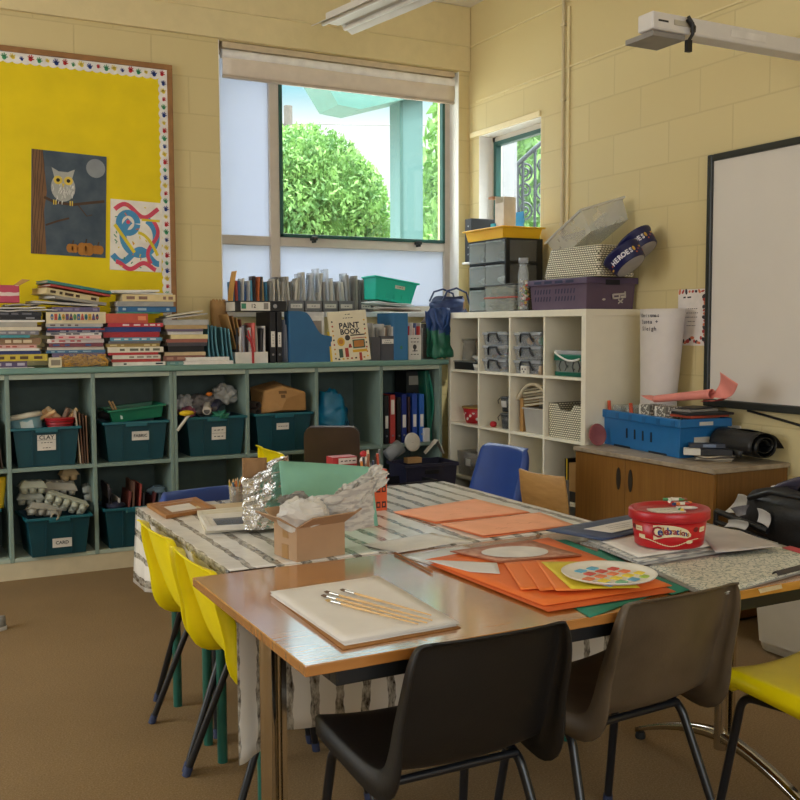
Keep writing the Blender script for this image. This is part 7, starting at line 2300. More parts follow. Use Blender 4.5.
ph = AX(583, 277, -0.37).z - KT
pcr = thing('crate', 'purple vented plastic crate with a white stencilled mark on top of the shelving', 'crate', (-0.19, (cy0 + cy1) / 2, KT))
purp = mat('#5C4A5E', 0.5, var=0.06)
pw_, pd_ = cy0 - cy1, 0.345
bin_mesh(pd_, pw_, ph, 0.95, 0.005).build('body', purp, pcr, bevel=0.004)
rim_mesh(pd_, pw_, ph, 0.010, 0.034).build('rim', mat('#564560', 0.5), pcr, bevel=0.003)
b = MB()
dark = mat('#1A2044', 0.6)
for j, zz in ((0, ph * 0.60), (1, ph * 0.36)):
 for k in range(13):
  yy = pw_ / 2 - 0.05 - 0.028 * k - (0.03 if k > 5 else 0)
  b.prism([(-0.004, -0.013), (0.004, -0.013), (0.010, 0.013), (0.002, 0.013)], 0, 0.001, 0, right(yy, zz, -pd_ / 2 * (0.95 + 0.05 * zz / ph) - 0.0005))
for k in range(4):
 b.bx(-pd_ / 2 - 0.0115, -pd_ / 2 - 0.0102, pw_ / 2 - 0.13 - 0.10 * k, pw_ / 2 - 0.06 - 0.10 * k, ph - 0.025, ph - 0.010)
b.build('vents', dark, pcr)
b = MB().bx(-0.05, 0.05, -pw_ / 2 - 0.0115, -pw_ / 2 - 0.0102, ph - 0.04, ph - 0.012)
b.build('handle_slot', mat('#141020', 0.6), pcr, bevel=0.004)
b = MB()
M0 = back(0.06, ph * 0.38, -pw_ / 2 * 0.975 - 0.003) @ rot(0, 0, 4)
for (a, c, e_, f_) in ((-0.045, 0.04, 0.012, 0.022), (-0.05, 0.0, -0.008, 0.002), (0.01, 0.045, -0.006, 0.008), (-0.05, -0.038, -0.006, 0.02), (-0.005, 0.006, -0.006, 0.02), (0.036, 0.046, 0.0, 0.03)):
 b.prism(rect(a, c, e_, f_), 0, 0.0006, 0, M0)
ribbon(b, [(-0.01, -0.012), (0.02, -0.032)], 0.008, 0.0006, 0, M0)
ribbon(b, [(0.025, -0.010), (-0.012, -0.034)], 0.008, 0.0006, 0, M0)
b.prism(disc(0.012, 0.006, 14, -0.11, -0.005), 0, 0.0006, 0, M0)
b.build('stencil_mark', mat('#C9C2BA', 0.6), pcr)
wy0, wy1 = AX(544, 262, -0.32).y, AX(606, 262, -0.28).y
bz = KT + ph + 0.001
hb2 = AX(570, 247, -0.3).z - bz
wb_ = thing('woven_basket', 'cream woven basket upside down on the purple crate', 'basket', (-0.20, (wy0 + wy1) / 2, bz), 0)
b = MB()
a, c = (wy0 - wy1), 0.26
b.frustum((0, 0, 0), (c, a), (c * 0.8, a * 0.86), 0.0, hb2)
b.build('body', WEAVE, wb_, bevel=0.018)
c0 = AX(588, 230, -0.20)
cbx_ = thing('clear_box', 'large clear plastic box tipped on its side over the upturned basket', 'box', (-0.17, c0.y - 0.01, c0.z - 0.055), 0, None, -22, -16)
cl2 = clear_mat('clear_big', '#D6D4CC', 0.36, 0.15)
bin_mesh(0.30, 0.40, 0.13, 0.9, 0.003).build('body', cl2, cbx_, bevel=0.008)
rim_mesh(0.30, 0.40, 0.13, 0.012, 0.012).build('rim', clear_mat('clear_rim', '#E0DED8', 0.55, 0.15), cbx_, bevel=0.003)
navy = mat('#1A1E50', 0.35, var=0.08)
def round_tub(label, base, axis, txt):
 t = thing('round_tub', label, 'tub', base, 0, 'upturned blue tubs')
 qt = Vector(axis).normalized().to_track_quat('Z', 'Y')
 t.rotation_euler = qt.to_euler()
 prof = [(0.0, 0), (0.088, 0), (0.092, 0.003), (0.104, 0.080), (0.108, 0.082), (0.110, 0.094), (0.106, 0.094), (0.100, 0.080), (0.0, 0.078)]
 MB().lathe(prof, 36, cap=False).build('body', navy, t)
 MB().lathe([(0.0, -0.0012), (0.080, -0.0012), (0.084, -0.0002)], 36).build('base', mat('#A5A3A8', 0.4), t)
 d = qt.inverted() @ (CAM - Vector(base))
 a0 = math.degrees(math.atan2(d.y, d.x))
 b = MB()
 n = len(txt)
 on = lambda ang, z: T((0.0925 + 0.15 * z) * math.cos(R(ang)), (0.0925 + 0.15 * z) * math.sin(R(ang)), z) @ rot(0, 0, ang + 90) @ rot(98.5, 0, 0)
 for i, ch_ in enumerate(txt):
  b.text(ch_, 0.036, on(a0 - 4 + (i - (n - 1) / 2) * 13.5, 0.040) @ T(0, 0, 0.0012), 0, 0.0014)
 for k in range(22):
  ang = a0 + 46 + 12.5 * k
  b.prism(disc(0.005 + 0.004 * (k % 3), 0.005, 8), 0.0, 0.0012, 1 + k % 3, on(ang, 0.022 + 0.038 * ((k * 7) % 5) / 5))
 b.prism(disc(0.008, 0.013, 12), 0.0, 0.0014, 3, on(a0 + 42, 0.045))
 b.build('printed_wrap', [mat('#D8D6E0', 0.5), mat('#B85A38', 0.5), mat('#8E4A6A', 0.5), mat('#C8A048', 0.5)], t)
 return t
round_tub('blue round tub tipped on the purple crate, lower of the two', AX(631, 266, -0.22), (-0.25, 0.60, 0.78), 'HEROES')
round_tub('blue round tub tipped behind and above the other on the purple crate', AX(643, 252, -0.115), (-0.25, 0.60, 0.78), 'HEROES')
TT = TZ + 0.0006        # bare wood
TC = TZ + 0.0032        # on the oilcloth
def quad_sheet(name, px, z, m_, th=0.0006, wav=0.002, seed=0, parent=None, n=10, lift=None):
 """a sheet whose four corners are found on the table top; gently uneven"""
 c = [AZ(u, v, z) for u, v in px]
 def fn(s, t):
  p = (c[0] * (1 - s) + c[1] * s) * (1 - t) + (c[3] * (1 - s) + c[2] * s) * t
  k = abs(noise.noise(Vector((p.x * 9, p.y * 9, seed)))) * wav
  if lift:
   k += lift(s, t)
  return (p.x, p.y, z + k + th / 2)
 return MB().grid(fn, n, n).build(name, m_, parent, solid=th)
sheets = [((270, 595), (377, 578), (457, 626), (345, 646)), ((271, 594), (379, 577), (460, 624), (345, 644)), ((271, 593), (378, 577), (458, 624), (343, 643)), ((270, 592), (378, 576), (457, 622), (342, 642))]
card_under = quad_sheet('card_sheet', [(274, 597), (378, 580), (461, 628), (343, 650)], TT, mat('#9A6A38', 0.7), 0.0012, 0)
tag(card_under, 'brown card just showing under the white paper pile on the wood table', 'card')
for k, px in enumerate(sheets):
 o = quad_sheet('paper_sheet', px, TT + 0.0022 + 0.0030 * k, mat('#E2DCD4', 0.7, var=0.03), 0.0008, 0.0012, k)
 tag(o, ('lowest', 'second', 'third', 'topmost')[k] + ' white sheet of the paper pile under the paintbrushes' + ('' if k in (0, 3) else ', counted upwards'), 'paper', 'paper pile on the wood table')
zb_ = TT + 0.0022 + 0.009 + 0.0035
ends = [((324, 591), (432, 620)), ((321, 595), (427, 623)), ((325, 600), (418, 624.5)), ((340, 590), (431, 616))]
for k, (a, c) in enumerate(ends):
 A, B = AZ(*a, zb_ + 0.004), AZ(*c, zb_ + 0.004)
 d = (B - A)
 L_ = d.length
 t = thing('paintbrush', ('topmost of the thin wooden paintbrushes, its tip furthest left', 'long paintbrush second from the top of the brushes on the paper', 'lowest of the paintbrushes on the paper, with a pale tip', 'paintbrush lying across the others, its tip furthest right')[k], 'paintbrush', (A.x, A.y, zb_ + 0.0035 + 0.0008 * k), math.degrees(math.atan2(d.y, d.x)), 'paintbrushes on the paper pile')
 MB().tube([(0.052, 0, 0), (L_ * 0.35, 0, 0), (L_, 0, 0)], [0.0028, 0.0033, 0.0017], 8).build('handle', mat('#D8AE70', 0.35, var=0.1), t)
 MB().tube([(0.022, 0, 0), (0.054, 0, 0)], 0.0036, 8).build('ferrule', mat('#C4C0B8', 0.25, metal=0.9), t)
 MB().tube([(0.0, 0, -0.0012), (0.010, 0, 0), (0.023, 0, 0)], [0.0008, 0.0038, 0.0034], 8).build('bristles', mat('#6A5440' if k != 2 else '#B0905A', 0.8), t)
Pn, Pl, Pr = AZ(297, 563, TT), AZ(266, 557, TT), AZ(350, 557, TT)
cbw = (Pr - Pn).length
cbd = 0.125
ang = math.degrees(math.atan2(Pr.y - Pn.y, Pr.x - Pn.x)) + 11
hb3 = 0.095
cb2 = thing('cardboard_box', 'small open cardboard box stuffed with newspaper where the two tables meet', 'box', (Pn.x, Pn.y, TT + 0.002), ang)
SH_ = Matrix(((1, -0.38, 0, 0), (0, 0.925, 0, 0), (0, 0, 1, 0), (0, 0, 0, 1)))
kraft2 = mat('#AC8A68', 0.7, var=0.05, bump=0.04)
b = MB()
b.bx(0, cbw, 0, 0.003, 0, hb3, 0).bx(0, cbw, cbd - 0.003, cbd, 0, hb3, 0).bx(0, 0.003, 0.003, cbd - 0.003, 0, hb3, 0).bx(cbw - 0.003, cbw, 0.003, cbd - 0.003, 0, hb3, 0).bx(0.003, cbw - 0.003, 0.003, cbd - 0.003, 0, 0.003, 0)
b.build('body', kraft2, cb2)
tape = mat('#9C7444', 0.4)
MB().bx(-0.0012, -0.0001, cbd * 0.36, cbd * 0.64, 0.0, 0.040).bx(-0.0012, -0.0001, cbd * 0.36, cbd * 0.60, hb3 - 0.036, hb3).build('tape', tape, cb2)
for vs, nm in ((((0, 0, hb3), (0, cbd, hb3), (-0.055, cbd + 0.01, hb3 + 0.035), (-0.055, -0.0, hb3 + 0.035)), 'flap'), (((0, 0, hb3), (cbw, 0, hb3), (cbw + 0.01, -0.05, hb3 + 0.035), (0.02, -0.05, hb3 + 0.032)), 'flap'), (((cbw, 0, hb3), (cbw, cbd, hb3), (cbw + 0.06, cbd, hb3 + 0.03), (cbw + 0.06, 0.0, hb3 + 0.03)), 'flap'), (((0, cbd, hb3), (cbw, cbd, hb3), (cbw, cbd + 0.055, hb3 + 0.03), (0, cbd + 0.055, hb3 + 0.03)), 'flap')):
 MB().add(vs, [(0, 1, 2, 3)]).build(nm, kraft2, cb2, solid=0.003)
MB().prism(rect(cbw * 0.36, cbw * 0.72, -0.030, -0.008), 0, 0.0008, 0, T(0.0, -0.002, hb3 + 0.004) @ rot(34 - 66, 0, 0)).build('address_label', mat('#C8B49A', 0.6), cb2)
def news_mat(name, base='#B5B2AC', ink='#4E4C4C'):
 if name in _M:
  return _M[name]
 m_ = bpy.data.materials.new(name)
 nt, N, L = nodes_of(m_)
 bs = N['Principled BSDF']
 bs.inputs['Roughness'].default_value = 0.85
 tc = N.new('ShaderNodeTexCoord')
 mp_ = N.new('ShaderNodeMapping')
 mp_.inputs['Scale'].default_value = (18, 90, 90)
 L.new(tc.outputs['Object'], mp_.inputs[0])
 nz_ = N.new('ShaderNodeTexNoise')
 nz_.inputs['Scale'].default_value = 1
 nz_.inputs['Detail'].default_value = 3
 L.new(mp_.outputs[0], nz_.inputs['Vector'])
 rp_ = N.new('ShaderNodeValToRGB')
 rp_.color_ramp.elements[0].position, rp_.color_ramp.elements[0].color = 0.40, lin(ink)
 rp_.color_ramp.elements[1].position, rp_.color_ramp.elements[1].color = 0.52, lin(base)
 L.new(nz_.outputs['Fac'], rp_.inputs[0])
 L.new(rp_.outputs[0], bs.inputs['Base Color'])
 _M[name] = m_
 return m_
NEWS = news_mat('newsprint', '#C6C2BA', '#A9A5A0')
def crumpled(label, name, c, fn, amp, seed, m_, cat, group=None, nu=26, nv=18, freq=5, rz=0):
 m = MB()
 def g(s, t):
  p = Vector(fn(s, t))
  w = Vector((s * freq, t * freq, seed))
  k = Vector((noise.noise(w), noise.noise(w + Vector((7, 3, 1))), noise.noise(w + Vector((2, 9, 5)))))
  k += 0.5 * Vector((noise.noise(w * 2.3), noise.noise(w * 2.3 + Vector((7, 3, 1))), noise.noise(w * 2.3 + Vector((2, 9, 5)))))
  return tuple(p + k * amp)
 m.grid(g, nu, nv, 0, None, False)
 o = m.build(name, m_, solid=0.0012)
 o.location = c
 o.rotation_euler[2] = R(rz)
 return tag(o, label, cat, group)
bc = Pn + Vector((cbw / 2, cbd / 2, 0))
gnews = 'newspaper in the cardboard box'
crumpled('crumpled pale tissue and newspaper bulging at the left of the cardboard box', 'crumpled_paper', (bc.x - 0.045, bc.y - 0.02, TT + hb3 + 0.018), lambda s, t: (0.075 * math.cos(2 * PI * s) * math.sin(PI * (0.06 + 0.94 * t)), 0.055 * math.sin(2 * PI * s) * math.sin(PI * (0.06 + 0.94 * t)), 0.046 * math.cos(PI * t) + 0.01), 0.014, 3, mat('#CFCBC4', 0.6, var=0.1), 'paper', gnews, freq=6)
crumpled('upright sheet of newspaper with a folded front standing in the cardboard box', 'newspaper', (bc.x + 0.005, bc.y - 0.025, TT + hb3 - 0.03), lambda s, t: (-0.03 + 0.21 * s, 0.02 - 0.02 * math.sin(PI * s), 0.10 * t + 0.035 * s * t), 0.010, 5, NEWS, 'newspaper', gnews, freq=4)
crumpled('newspaper sheet flaring up at the right of the cardboard box', 'newspaper', (bc.x + 0.075, bc.y - 0.01, TT + hb3 - 0.02), lambda s, t: (0.155 * s, 0.05 * t - 0.01, 0.035 + 0.095 * s + 0.055 * t * (1 - 0.3 * s)), 0.020, 8, NEWS, 'newspaper', gnews, freq=5)
crumpled('dark grey newspaper fold at the back left of the cardboard box', 'newspaper', (bc.x - 0.085, bc.y + 0.035, TT + hb3 - 0.0), lambda s, t: (0.14 * s, 0.03 * t, 0.025 + 0.055 * math.sin(PI * (0.25 + 0.7 * s)) * (0.5 + 0.5 * t)), 0.012, 12, news_mat('newsprint_dark', '#8E8A84', '#77746F'), 'newspaper', gnews, freq=5)
Pa, Pb = AZ(281, 500, TC), AZ(372, 500, TC)
yg = -3.22
ga, gb = AY(279, 461, yg), AY(371, 467, yg)
gc, gd = AY(370, 500, yg), AY(280, 500, yg)
b = MB()
zlo = TC + 0.002
def gfn(s, t):
 top = ga * (1 - s) + gb * s
 return (top.x, yg - 0.05 * (1 - t) + 0.02 * math.sin(PI * s), zlo + (top.z - zlo) * t)
o = MB().grid(gfn, 16, 6).build('green_card', mat('#86BFA8', 0.7, var=0.04), solid=0.003)
tag(o, 'pale green card standing upright behind the cardboard box', 'card')
yf_ = -3.16
fa, fb = AY(243, 456, yf_), AY(287, 458, yf_)
zt_f, zb_f = AY(262, 457, yf_).z, TC + 0.012
fw = fb.x - fa.x
t = thing('foil_bag', 'brown card wrapped in crumpled silver foil standing beside the green card', 'foil bag', (fa.x, yf_, zb_f))
H_ = zt_f - zb_f
MB().grid(lambda s, u: (fw * 0.55 * s, 0.006 + 0.004 * math.sin(s * 9), H_ * 0.60 + H_ * 0.40 * u - 0.004 * s), 8, 4).build('card', mat('#9A7650', 0.75, var=0.15, bump=0.2, bscale=60), t, solid=0.004)
foil = mat('#D2D0CC', 0.22, metal=1.0, var=0.05, bump=0.9, bscale=45)
m_ = MB()
def foil_fn(s, u):
 w = Vector((s * 9, u * 9, 3))
 a = 2 * PI * s
 top = 0.72 if s < 0.28 else 1.02
 return (fw / 2 + fw * 0.52 * math.cos(a) + 0.010 * noise.noise(w), 0.03 * math.sin(a) + 0.010 * noise.noise(w + Vector((5, 5, 5))), H_ * u * (0.72 + 0.28 * (0.5 + 0.5 * math.cos(a))) + 0.012 * noise.noise(w + Vector((9, 1, 1))) * u)
m_.grid(foil_fn, 56, 26, 0, None, False)
m_.build('foil', foil, t, solid=0.001)
pt_ = AZ(238, 503, TC)
t = thing('pencil_tub', 'clear tub of coloured pencils left of the foil-wrapped card', 'pencil tub', (pt_.x, pt_.y + 0.02, TC))
MB().lathe([(0.0, 0), (0.024, 0), (0.028, 0.062), (0.026, 0.062), (0.022, 0.003), (0, 0.003)], 22, cap=False).build('tub', clear_mat('tub_soft', '#D8D4CC', 0.35, 0.15), t)
q = random.Random(5)
pcs = ['#C8A048', '#D8D2C6', '#B8402E', '#C86A2E', '#4A4A8A', '#E0C04A', '#8E4A3A', '#C9B090', '#3A6A8A', '#D07A40', '#B0A898', '#7A3A5A']
for k in range(12):
 a = 2 * PI * k / 12
 r_ = 0.018 if k % 2 else 0.010
 h_ = q.uniform(0.068, 0.092)
 o = MB().tube([(0, 0, 0), (0, 0, h_ - 0.010)], 0.0033, 6, 0).tube([(0, 0, h_ - 0.010), (0, 0, h_)], [0.0033, 0.0006], 6, 1).build('pencil', [mat(pcs[k], 0.5), mat('#D8B888', 0.6)])
 o.location = (pt_.x + r_ * math.cos(a), pt_.y + 0.02 + r_ * math.sin(a), TC + 0.004)
 o.rotation_euler = (R(q.uniform(-5, 5)), R(q.uniform(-6, 6)), 0)
 tag(o, ('ochre', 'white', 'red', 'orange', 'violet', 'yellow', 'brown', 'tan', 'blue', 'light orange', 'grey', 'plum')[k] + ' pencil in the clear tub beside the foil-wrapped card', 'pencil', 'pencils in the clear tub')
def frame(label, px, z, mats_, inner, th=0.012, group=None, panel=None):
 c = [AZ(u, v, z) for u, v in px]
 t = thing('picture_frame', label, 'picture frame', ((c[0] + c[2]) / 2).to_tuple()[:2] + (z,), 0, group)
 o_ = Vector(((c[0] + c[2]) / 2).to_tuple()[:2] + (z,))
 P_ = lambda s, u: (c[0] * (1 - s) + c[1] * s) * (1 - u) + (c[3] * (1 - s) + c[2] * s) * u - o_
 rings = [0.0, inner * 0.33, inner * 0.5, inner * 0.8, inner]
 zs = [th, th, th * 0.72, th * 0.8, th * 0.35]
 vs, fs = [], []
 for r_, zz in zip(rings, zs):
  for s, u in ((r_, r_), (1 - r_, r_), (1 - r_, 1 - r_), (r_, 1 - r_)):
   p = P_(s, u)
   vs.append((p.x, p.y, zz))
 for s, u in ((0, 0), (1, 0), (1, 1), (0, 1)):
  p = P_(s, u)
  vs.append((p.x, p.y, 0))
 b = MB()
 for k in range(4):
  for i in range(4):
   j = (i + 1) % 4
   fs.append((4 * k + i, 4 * k + j, 4 * k + 4 + j, 4 * k + 4 + i))
 for i in range(4):
  j = (i + 1) % 4
  fs.append((20 + i, 20 + j, j, i))
 b.add(vs, fs)
 b.build('frame', mats_, t)
 vs = []
 for s, u in ((inner, inner), (1 - inner, inner), (1 - inner, 1 - inner), (inner, 1 - inner)):
  p = P_(s, u)
  vs.append((p.x, p.y, th * 0.3))
 MB().add(vs, [(0, 1, 2, 3)]).build('panel', panel or mat('#D8D2C8', 0.4), t, solid=0.001)
 return t
frame('empty wooden picture frame lying at the far left corner of the birch-print cloth', [(147, 507), (196, 500), (216, 511), (166, 519)], TC + 0.0005, mat('#A8713A', 0.4, alt='#8A5A2C', scale=20), 0.24)
wf = mat('#D8CFB8', 0.4)
frame('pale wooden frame at the bottom of the frame pile left of the cardboard box', [(197, 514), (262, 508), (282, 527), (205, 534)], TC + 0.0005, wf, 0.16, 0.012, 'pile of pale frames')
frame('white frame with a dark blue picture on top of the frame pile', [(200, 519), (266, 514), (280, 528), (207, 531)], TC + 0.0135, mat('#DED8CC', 0.35), 0.17, 0.014, 'pile of pale frames', mat('#4A566A', 0.25, alt='#2E3648', scale=14))
o = quad_sheet('wooden_board', [(196, 508), (255, 503), (262, 510), (199, 516)], TC + 0.0005, mat('#C4AE88', 0.5), 0.008, 0)
tag(o, 'pale wooden board lying behind the frame pile', 'board')
yo = -3.02
oa, ob = AY(364, 508, yo), AY(387, 508, yo)
zto = AY(376, 470, yo).z
t = thing('pen_box', 'orange and black patterned box of pens behind the newspaper', 'box', ((oa.x + ob.x) / 2, yo + 0.04, TC), 0)
wo = (ob.x - oa.x)
b = MB().bx(-wo / 2, wo / 2, -0.04, 0.04, 0, zto - TC)
q = random.Random(1)
for k in range(8):
 x_, z_ = -wo * 0.36 + wo * 0.24 * (k % 4), 0.02 + 0.055 * (k // 4)
 b.prism(rect(x_ - 0.008, x_ + 0.008, z_ - 0.010, z_ + 0.012), 0, 0.0006, 1, back(0, 0, -0.0401)).prism(rect(x_ - 0.004, x_ + 0.004, z_ - 0.005, z_ + 0.006), 0.0006, 0.0009, 0, back(0, 0, -0.0401))
b.build('body', [mat('#D2572A', 0.5), mat('#2A1A16', 0.5)], t)
for k in range(8):
 h_ = 0.03 + 0.012 * ((k * 5) % 4)
 o = MB().tube([(0, 0, 0), (0.004 * (k % 3 - 1), 0, h_)], 0.005, 8).build('pen', mat(('#C87A30', '#2A2A2E', '#8A5A3A', '#D8C8A8', '#3A4A6A', '#4A3A30', '#B0482E', '#6A6A6A')[k], 0.45))
 o.location = (t.location.x - wo * 0.40 + wo * 0.115 * k, yo + 0.03 + 0.012 * (k % 2), zto + 0.0005)
 tag(o, f'pen standing in the orange patterned box, {("leftmost" if k == 0 else "rightmost" if k == 7 else ORD[k] + " from the left")}', 'pen', 'pens in the orange box')
yq = -2.86
ra, rb_ = AY(333, 464, yq), AY(357, 464, yq)
zr_ = AY(345, 457, yq).z
o = MB().bx(0, rb_.x - ra.x, 0, 0.06, 0, zr_ - TC).prism(rect(0.022, (rb_.x - ra.x) * 0.98, zr_ - TC - 0.026, zr_ - TC - 0.004), 0, 0.0006, 1, back(0, 0, -0.0002)).text('#4', 0.014, back((rb_.x - ra.x) * 0.62, zr_ - TC - 0.015, -0.0010), 2, 0.0006).build('carton', [mat('#A8242A', 0.5), mat('#D8D0C8', 0.6), mat('#3A1A1E', 0.6)])
o.location = (ra.x, yq, TC)
tag(o, 'red carton with a white lettered panel showing above the green card', 'carton')
fg = AY(359, 463, yq)
t = thing('figurine', 'small red and white figure standing beside the red carton', 'figure', (fg.x + 0.005, yq - 0.035, TC))
hf_ = AY(358, 449, yq).z - TC
MB().blob((0, 0, hf_ * 0.36), (0.024, 0.02, hf_ * 0.36), amp=0.05, n=3, flat=0.98).build('body', mat('#B42228', 0.5), t)
MB().blob((0, 0, hf_ * 0.80), (0.018, 0.018, 0.018), amp=0.05, n=2).blob((0.0, 0, hf_ * 0.62), (0.022, 0.02, 0.007), amp=0.05, n=2).build('head', mat('#E2DCD6', 0.6), t)
MB().blob((-0.003, 0, hf_ * 0.93), (0.014, 0.014, 0.012), amp=0.1, n=2).build('hat', mat('#C0282E', 0.5), t)
org = mat('#F4AC84', 0.75, var=0.05)
org_edge = mat('#E88A58', 0.75)
for k, (px, d) in enumerate((([(393, 512), (475, 499), (529, 512), (435, 523)], 'folded orange paper lying furthest back on the birch-print cloth'), ([(440, 524), (540, 512.5), (574, 525), (483, 537)], 'folded orange paper lying across the edge of the wood table'))):
 t = thing('orange_paper', d, 'paper', (0, 0, 0), 0, 'pair of folded orange papers')
 o = quad_sheet('lower_leaf', [(u + 1.5, v + 1) for u, v in px], TC + 0.0004, org_edge, 0.0008, 0.001, k, t)
 o = quad_sheet('upper_leaf', px, TC + 0.0035, org, 0.0008, 0.002, k + 4, t, lift=lambda s, t_: 0.004 * (1 - s) * t_)
 b = MB()
 cc = [AZ(u, v, TC + 0.012) for u, v in px]
 q = random.Random(k + 20)
 for j in range(5):
  s, u = q.uniform(0.2, 0.8), q.uniform(0.3, 0.75)
  p = (cc[0] * (1 - s) + cc[1] * s) * (1 - u) + (cc[3] * (1 - s) + cc[2] * s) * u
  ribbon(b, [(p.x, p.y), (p.x + 0.02, p.y + 0.008), (p.x + 0.035, p.y - 0.002), (p.x + 0.05, p.y + 0.004)], 0.0015, TC + 0.0095, 0, None)
 b.build('pencil_marks', mat('#B86A48', 0.8), t)
o = quad_sheet('paper_sheet', [(362, 545), (432, 533), (468, 541), (398, 553)], TC + 0.0004, mat('#DAD6D0', 0.6), 0.0007, 0.001, 31)
tag(o, 'loose white sheet lying on the cloth just right of the cardboard box', 'paper')
o = quad_sheet('paper_sheet', [(400, 556), (462, 546), (500, 556), (440, 568)], TT + 0.0004, mat('#D6D4D2', 0.35), 0.0007, 0.001, 33)
tag(o, 'white sheet sticking out at the left of the orange card pile', 'paper')
A, B = AZ(395, 553, TT + 0.004), AZ(432, 572, TT + 0.004)
o = MB().tube([(0, 0, 0), (B.x - A.x, B.y - A.y, 0)], 0.0036, 8).build('wooden_stick', mat('#8E5A2E', 0.6))
o.location = (A.x, A.y, TT + 0.0042)
tag(o, 'thin brown stick lying at the left tip of the orange card pile', 'stick')
o = MB().blob((0, 0, 0), (0.008, 0.007, 0.006), amp=0.3, n=2).build('clay_scrap', mat('#8A6A50', 0.8))
p = AZ(538, 538, TT)
o.location = (p.x, p.y, TT + 0.006)
tag(o, 'tiny brown crumb on the bare wood between the orange papers and the card pile', 'crumb')
pile = [
 ('green_card', 'dark green card at the bottom of the orange card pile', [(566, 603), (600, 548), (672, 588), (590, 618)], '#1F7A62', 0.0018, 0.0),
 ('green_card', 'teal green strip of card lying along the right of the orange card pile', [(556, 541), (566, 540), (690, 590), (672, 595)], '#23806A', 0.0018, 0.0022),
 ('orange_card', 'large deep orange card near the bottom of the orange card pile', [(430, 565), (548, 540), (676, 592), (548, 612)], '#C8581E', 0.0014, 0.0045),
 ('orange_card', 'large bright orange folded card spread on the pile', [(425, 560), (548, 538), (672, 586), (544, 606)], '#E4702A', 0.0016, 0.0085),
]
for nm, d, px, col, th, dz in pile:
 o = quad_sheet(nm, px, TT + dz, mat(col, 0.65, var=0.04), th, 0.0015, len(d))
 tag(o, d, 'card', 'orange card pile')
zp = TT + 0.0125
for k, (px, col, d) in enumerate((([(424, 560), (497, 563), (500, 574), (470, 572)], '#D8D4D0', 'white card corner tucked into the left of the orange card pile'),
         ([(504, 563), (528, 561), (548, 588), (521, 590)], '#E87A34', 'small orange card, leftmost of three overlapping small cards on the pile'),
         ([(520, 562), (540, 560), (566, 589), (540, 591)], '#E67630', 'small orange card, middle of three overlapping small cards on the pile'),
         ([(536, 561), (556, 560), (592, 590), (556, 591)], '#EA8038', 'small orange card, rightmost of three overlapping small cards on the pile'),
         ([(541, 562), (606, 562), (640, 588), (571, 589)], '#D8C22E', 'yellow card under the round paint palette'))):
 o = quad_sheet('small_card', px, zp + 0.0028 * k, mat(col, 0.65, var=0.03), 0.001, 0.0008, k + 50)
 tag(o, d, 'card', 'small cards on the pile')
b0 = [(450, 552), (530, 541), (582, 556), (500, 563)]
t = thing('card_mount', 'brownish card mount with a white oval at the back of the orange card pile', 'card mount', (0, 0, 0))
quad_sheet('card', b0, zp + 0.001, mat('#B8714A', 0.6, alt='#9A5A3A', scale=40), 0.003, 0.001, 70, t)
quad_sheet('patterned_paper', [(455, 552), (530, 543), (576, 555), (500, 561)], zp + 0.0058, mat('#C89A80', 0.6, alt='#A9664A', scale=60), 0.0008, 0.0005, 71, t)
c4 = [AZ(u, v, zp + 0.009) for u, v in ((470, 550), (530, 544), (560, 554), (500, 559))]
vs = []
for k in range(32):
 a = 2 * PI * k / 32
 s, u = 0.5 + 0.5 * math.cos(a), 0.5 + 0.5 * math.sin(a)
 p = (c4[0] * (1 - s) + c4[1] * s) * (1 - u) + (c4[3] * (1 - s) + c4[2] * s) * u
 vs.append((p.x, p.y, zp + 0.0088))
MB().add(vs, [tuple(range(32))]).build('white_oval', mat('#DAD5CE', 0.6), t, solid=0.0006)
pc_ = AZ(609, 574, zp + 0.022)
t = thing('paint_palette', 'round white palette of coloured paint squares on the yellow card', 'palette', (pc_.x, pc_.y, zp + 0.0145), 8)
rp_ = 0.118
MB().lathe([(0.0, 0.0), (rp_ * 0.72, 0.0), (rp_ * 0.95, 0.008), (rp_, 0.013), (rp_ * 0.985, 0.0145), (rp_ * 0.93, 0.010), (rp_ * 0.72, 0.004), (0, 0.004)], 40, cap=False).build('plate', mat('#DCD6CA', 0.5), t)
rowc = [['#5AA8C8', '#5AA8C8'], ['#C84A3E', '#C84A3E', '#C84A3E'], ['#E07A4A', '#E07A4A', '#E07A4A', '#E07A4A'], ['#E8D040', '#E8D040', '#E8D040', '#E8D040'], ['#6AAAC8', '#7AB890', '#6AAAC8', '#A9C850']]
for r_, row in enumerate(rowc):
 for c_, col in enumerate(row):
  x_ = (c_ - (len(row) - 1) / 2) * 0.043 + (0.012 if r_ % 2 else -0.006)
  y_ = 0.070 - 0.034 * r_
  o = MB().bx(-0.013, 0.013, -0.011, 0.011, 0, 0.003).build('paint_square', mat(col, 0.5), t, bevel=0.001)
  o.location = (x_, y_, 0.0042)
  o.rotation_euler[2] = R(12)
o = quad_sheet('folder', [(546, 531), (640, 514), (662, 528), (602, 541)], TT + 0.026, mat('#3A4A6E', 0.45, alt='#33415E', scale=8), 0.004, 0.001, 80)
fo = tag(o, 'navy blue folder with a white label beside the red tub', 'folder')
lb_ = quad_sheet('label', [(584, 529), (638, 518), (648, 525), (612, 533)], TT + 0.0322, mat('#D6D2CE', 0.6), 0.0006, 0, 81, fo)
b = MB()
for k in range(3):
 p, q_ = AZ(606 + 2 * k, 526.5 + 1.6 * k, TT + 0.0335), AZ(632 + 2 * k, 521.8 + 1.6 * k, TT + 0.0335)
 ribbon(b, [(p.x, p.y), (q_.x, q_.y)], 0.0022, TT + 0.0334, 0, None)
b.build('writing', mat('#4A4A52', 0.7), fo)
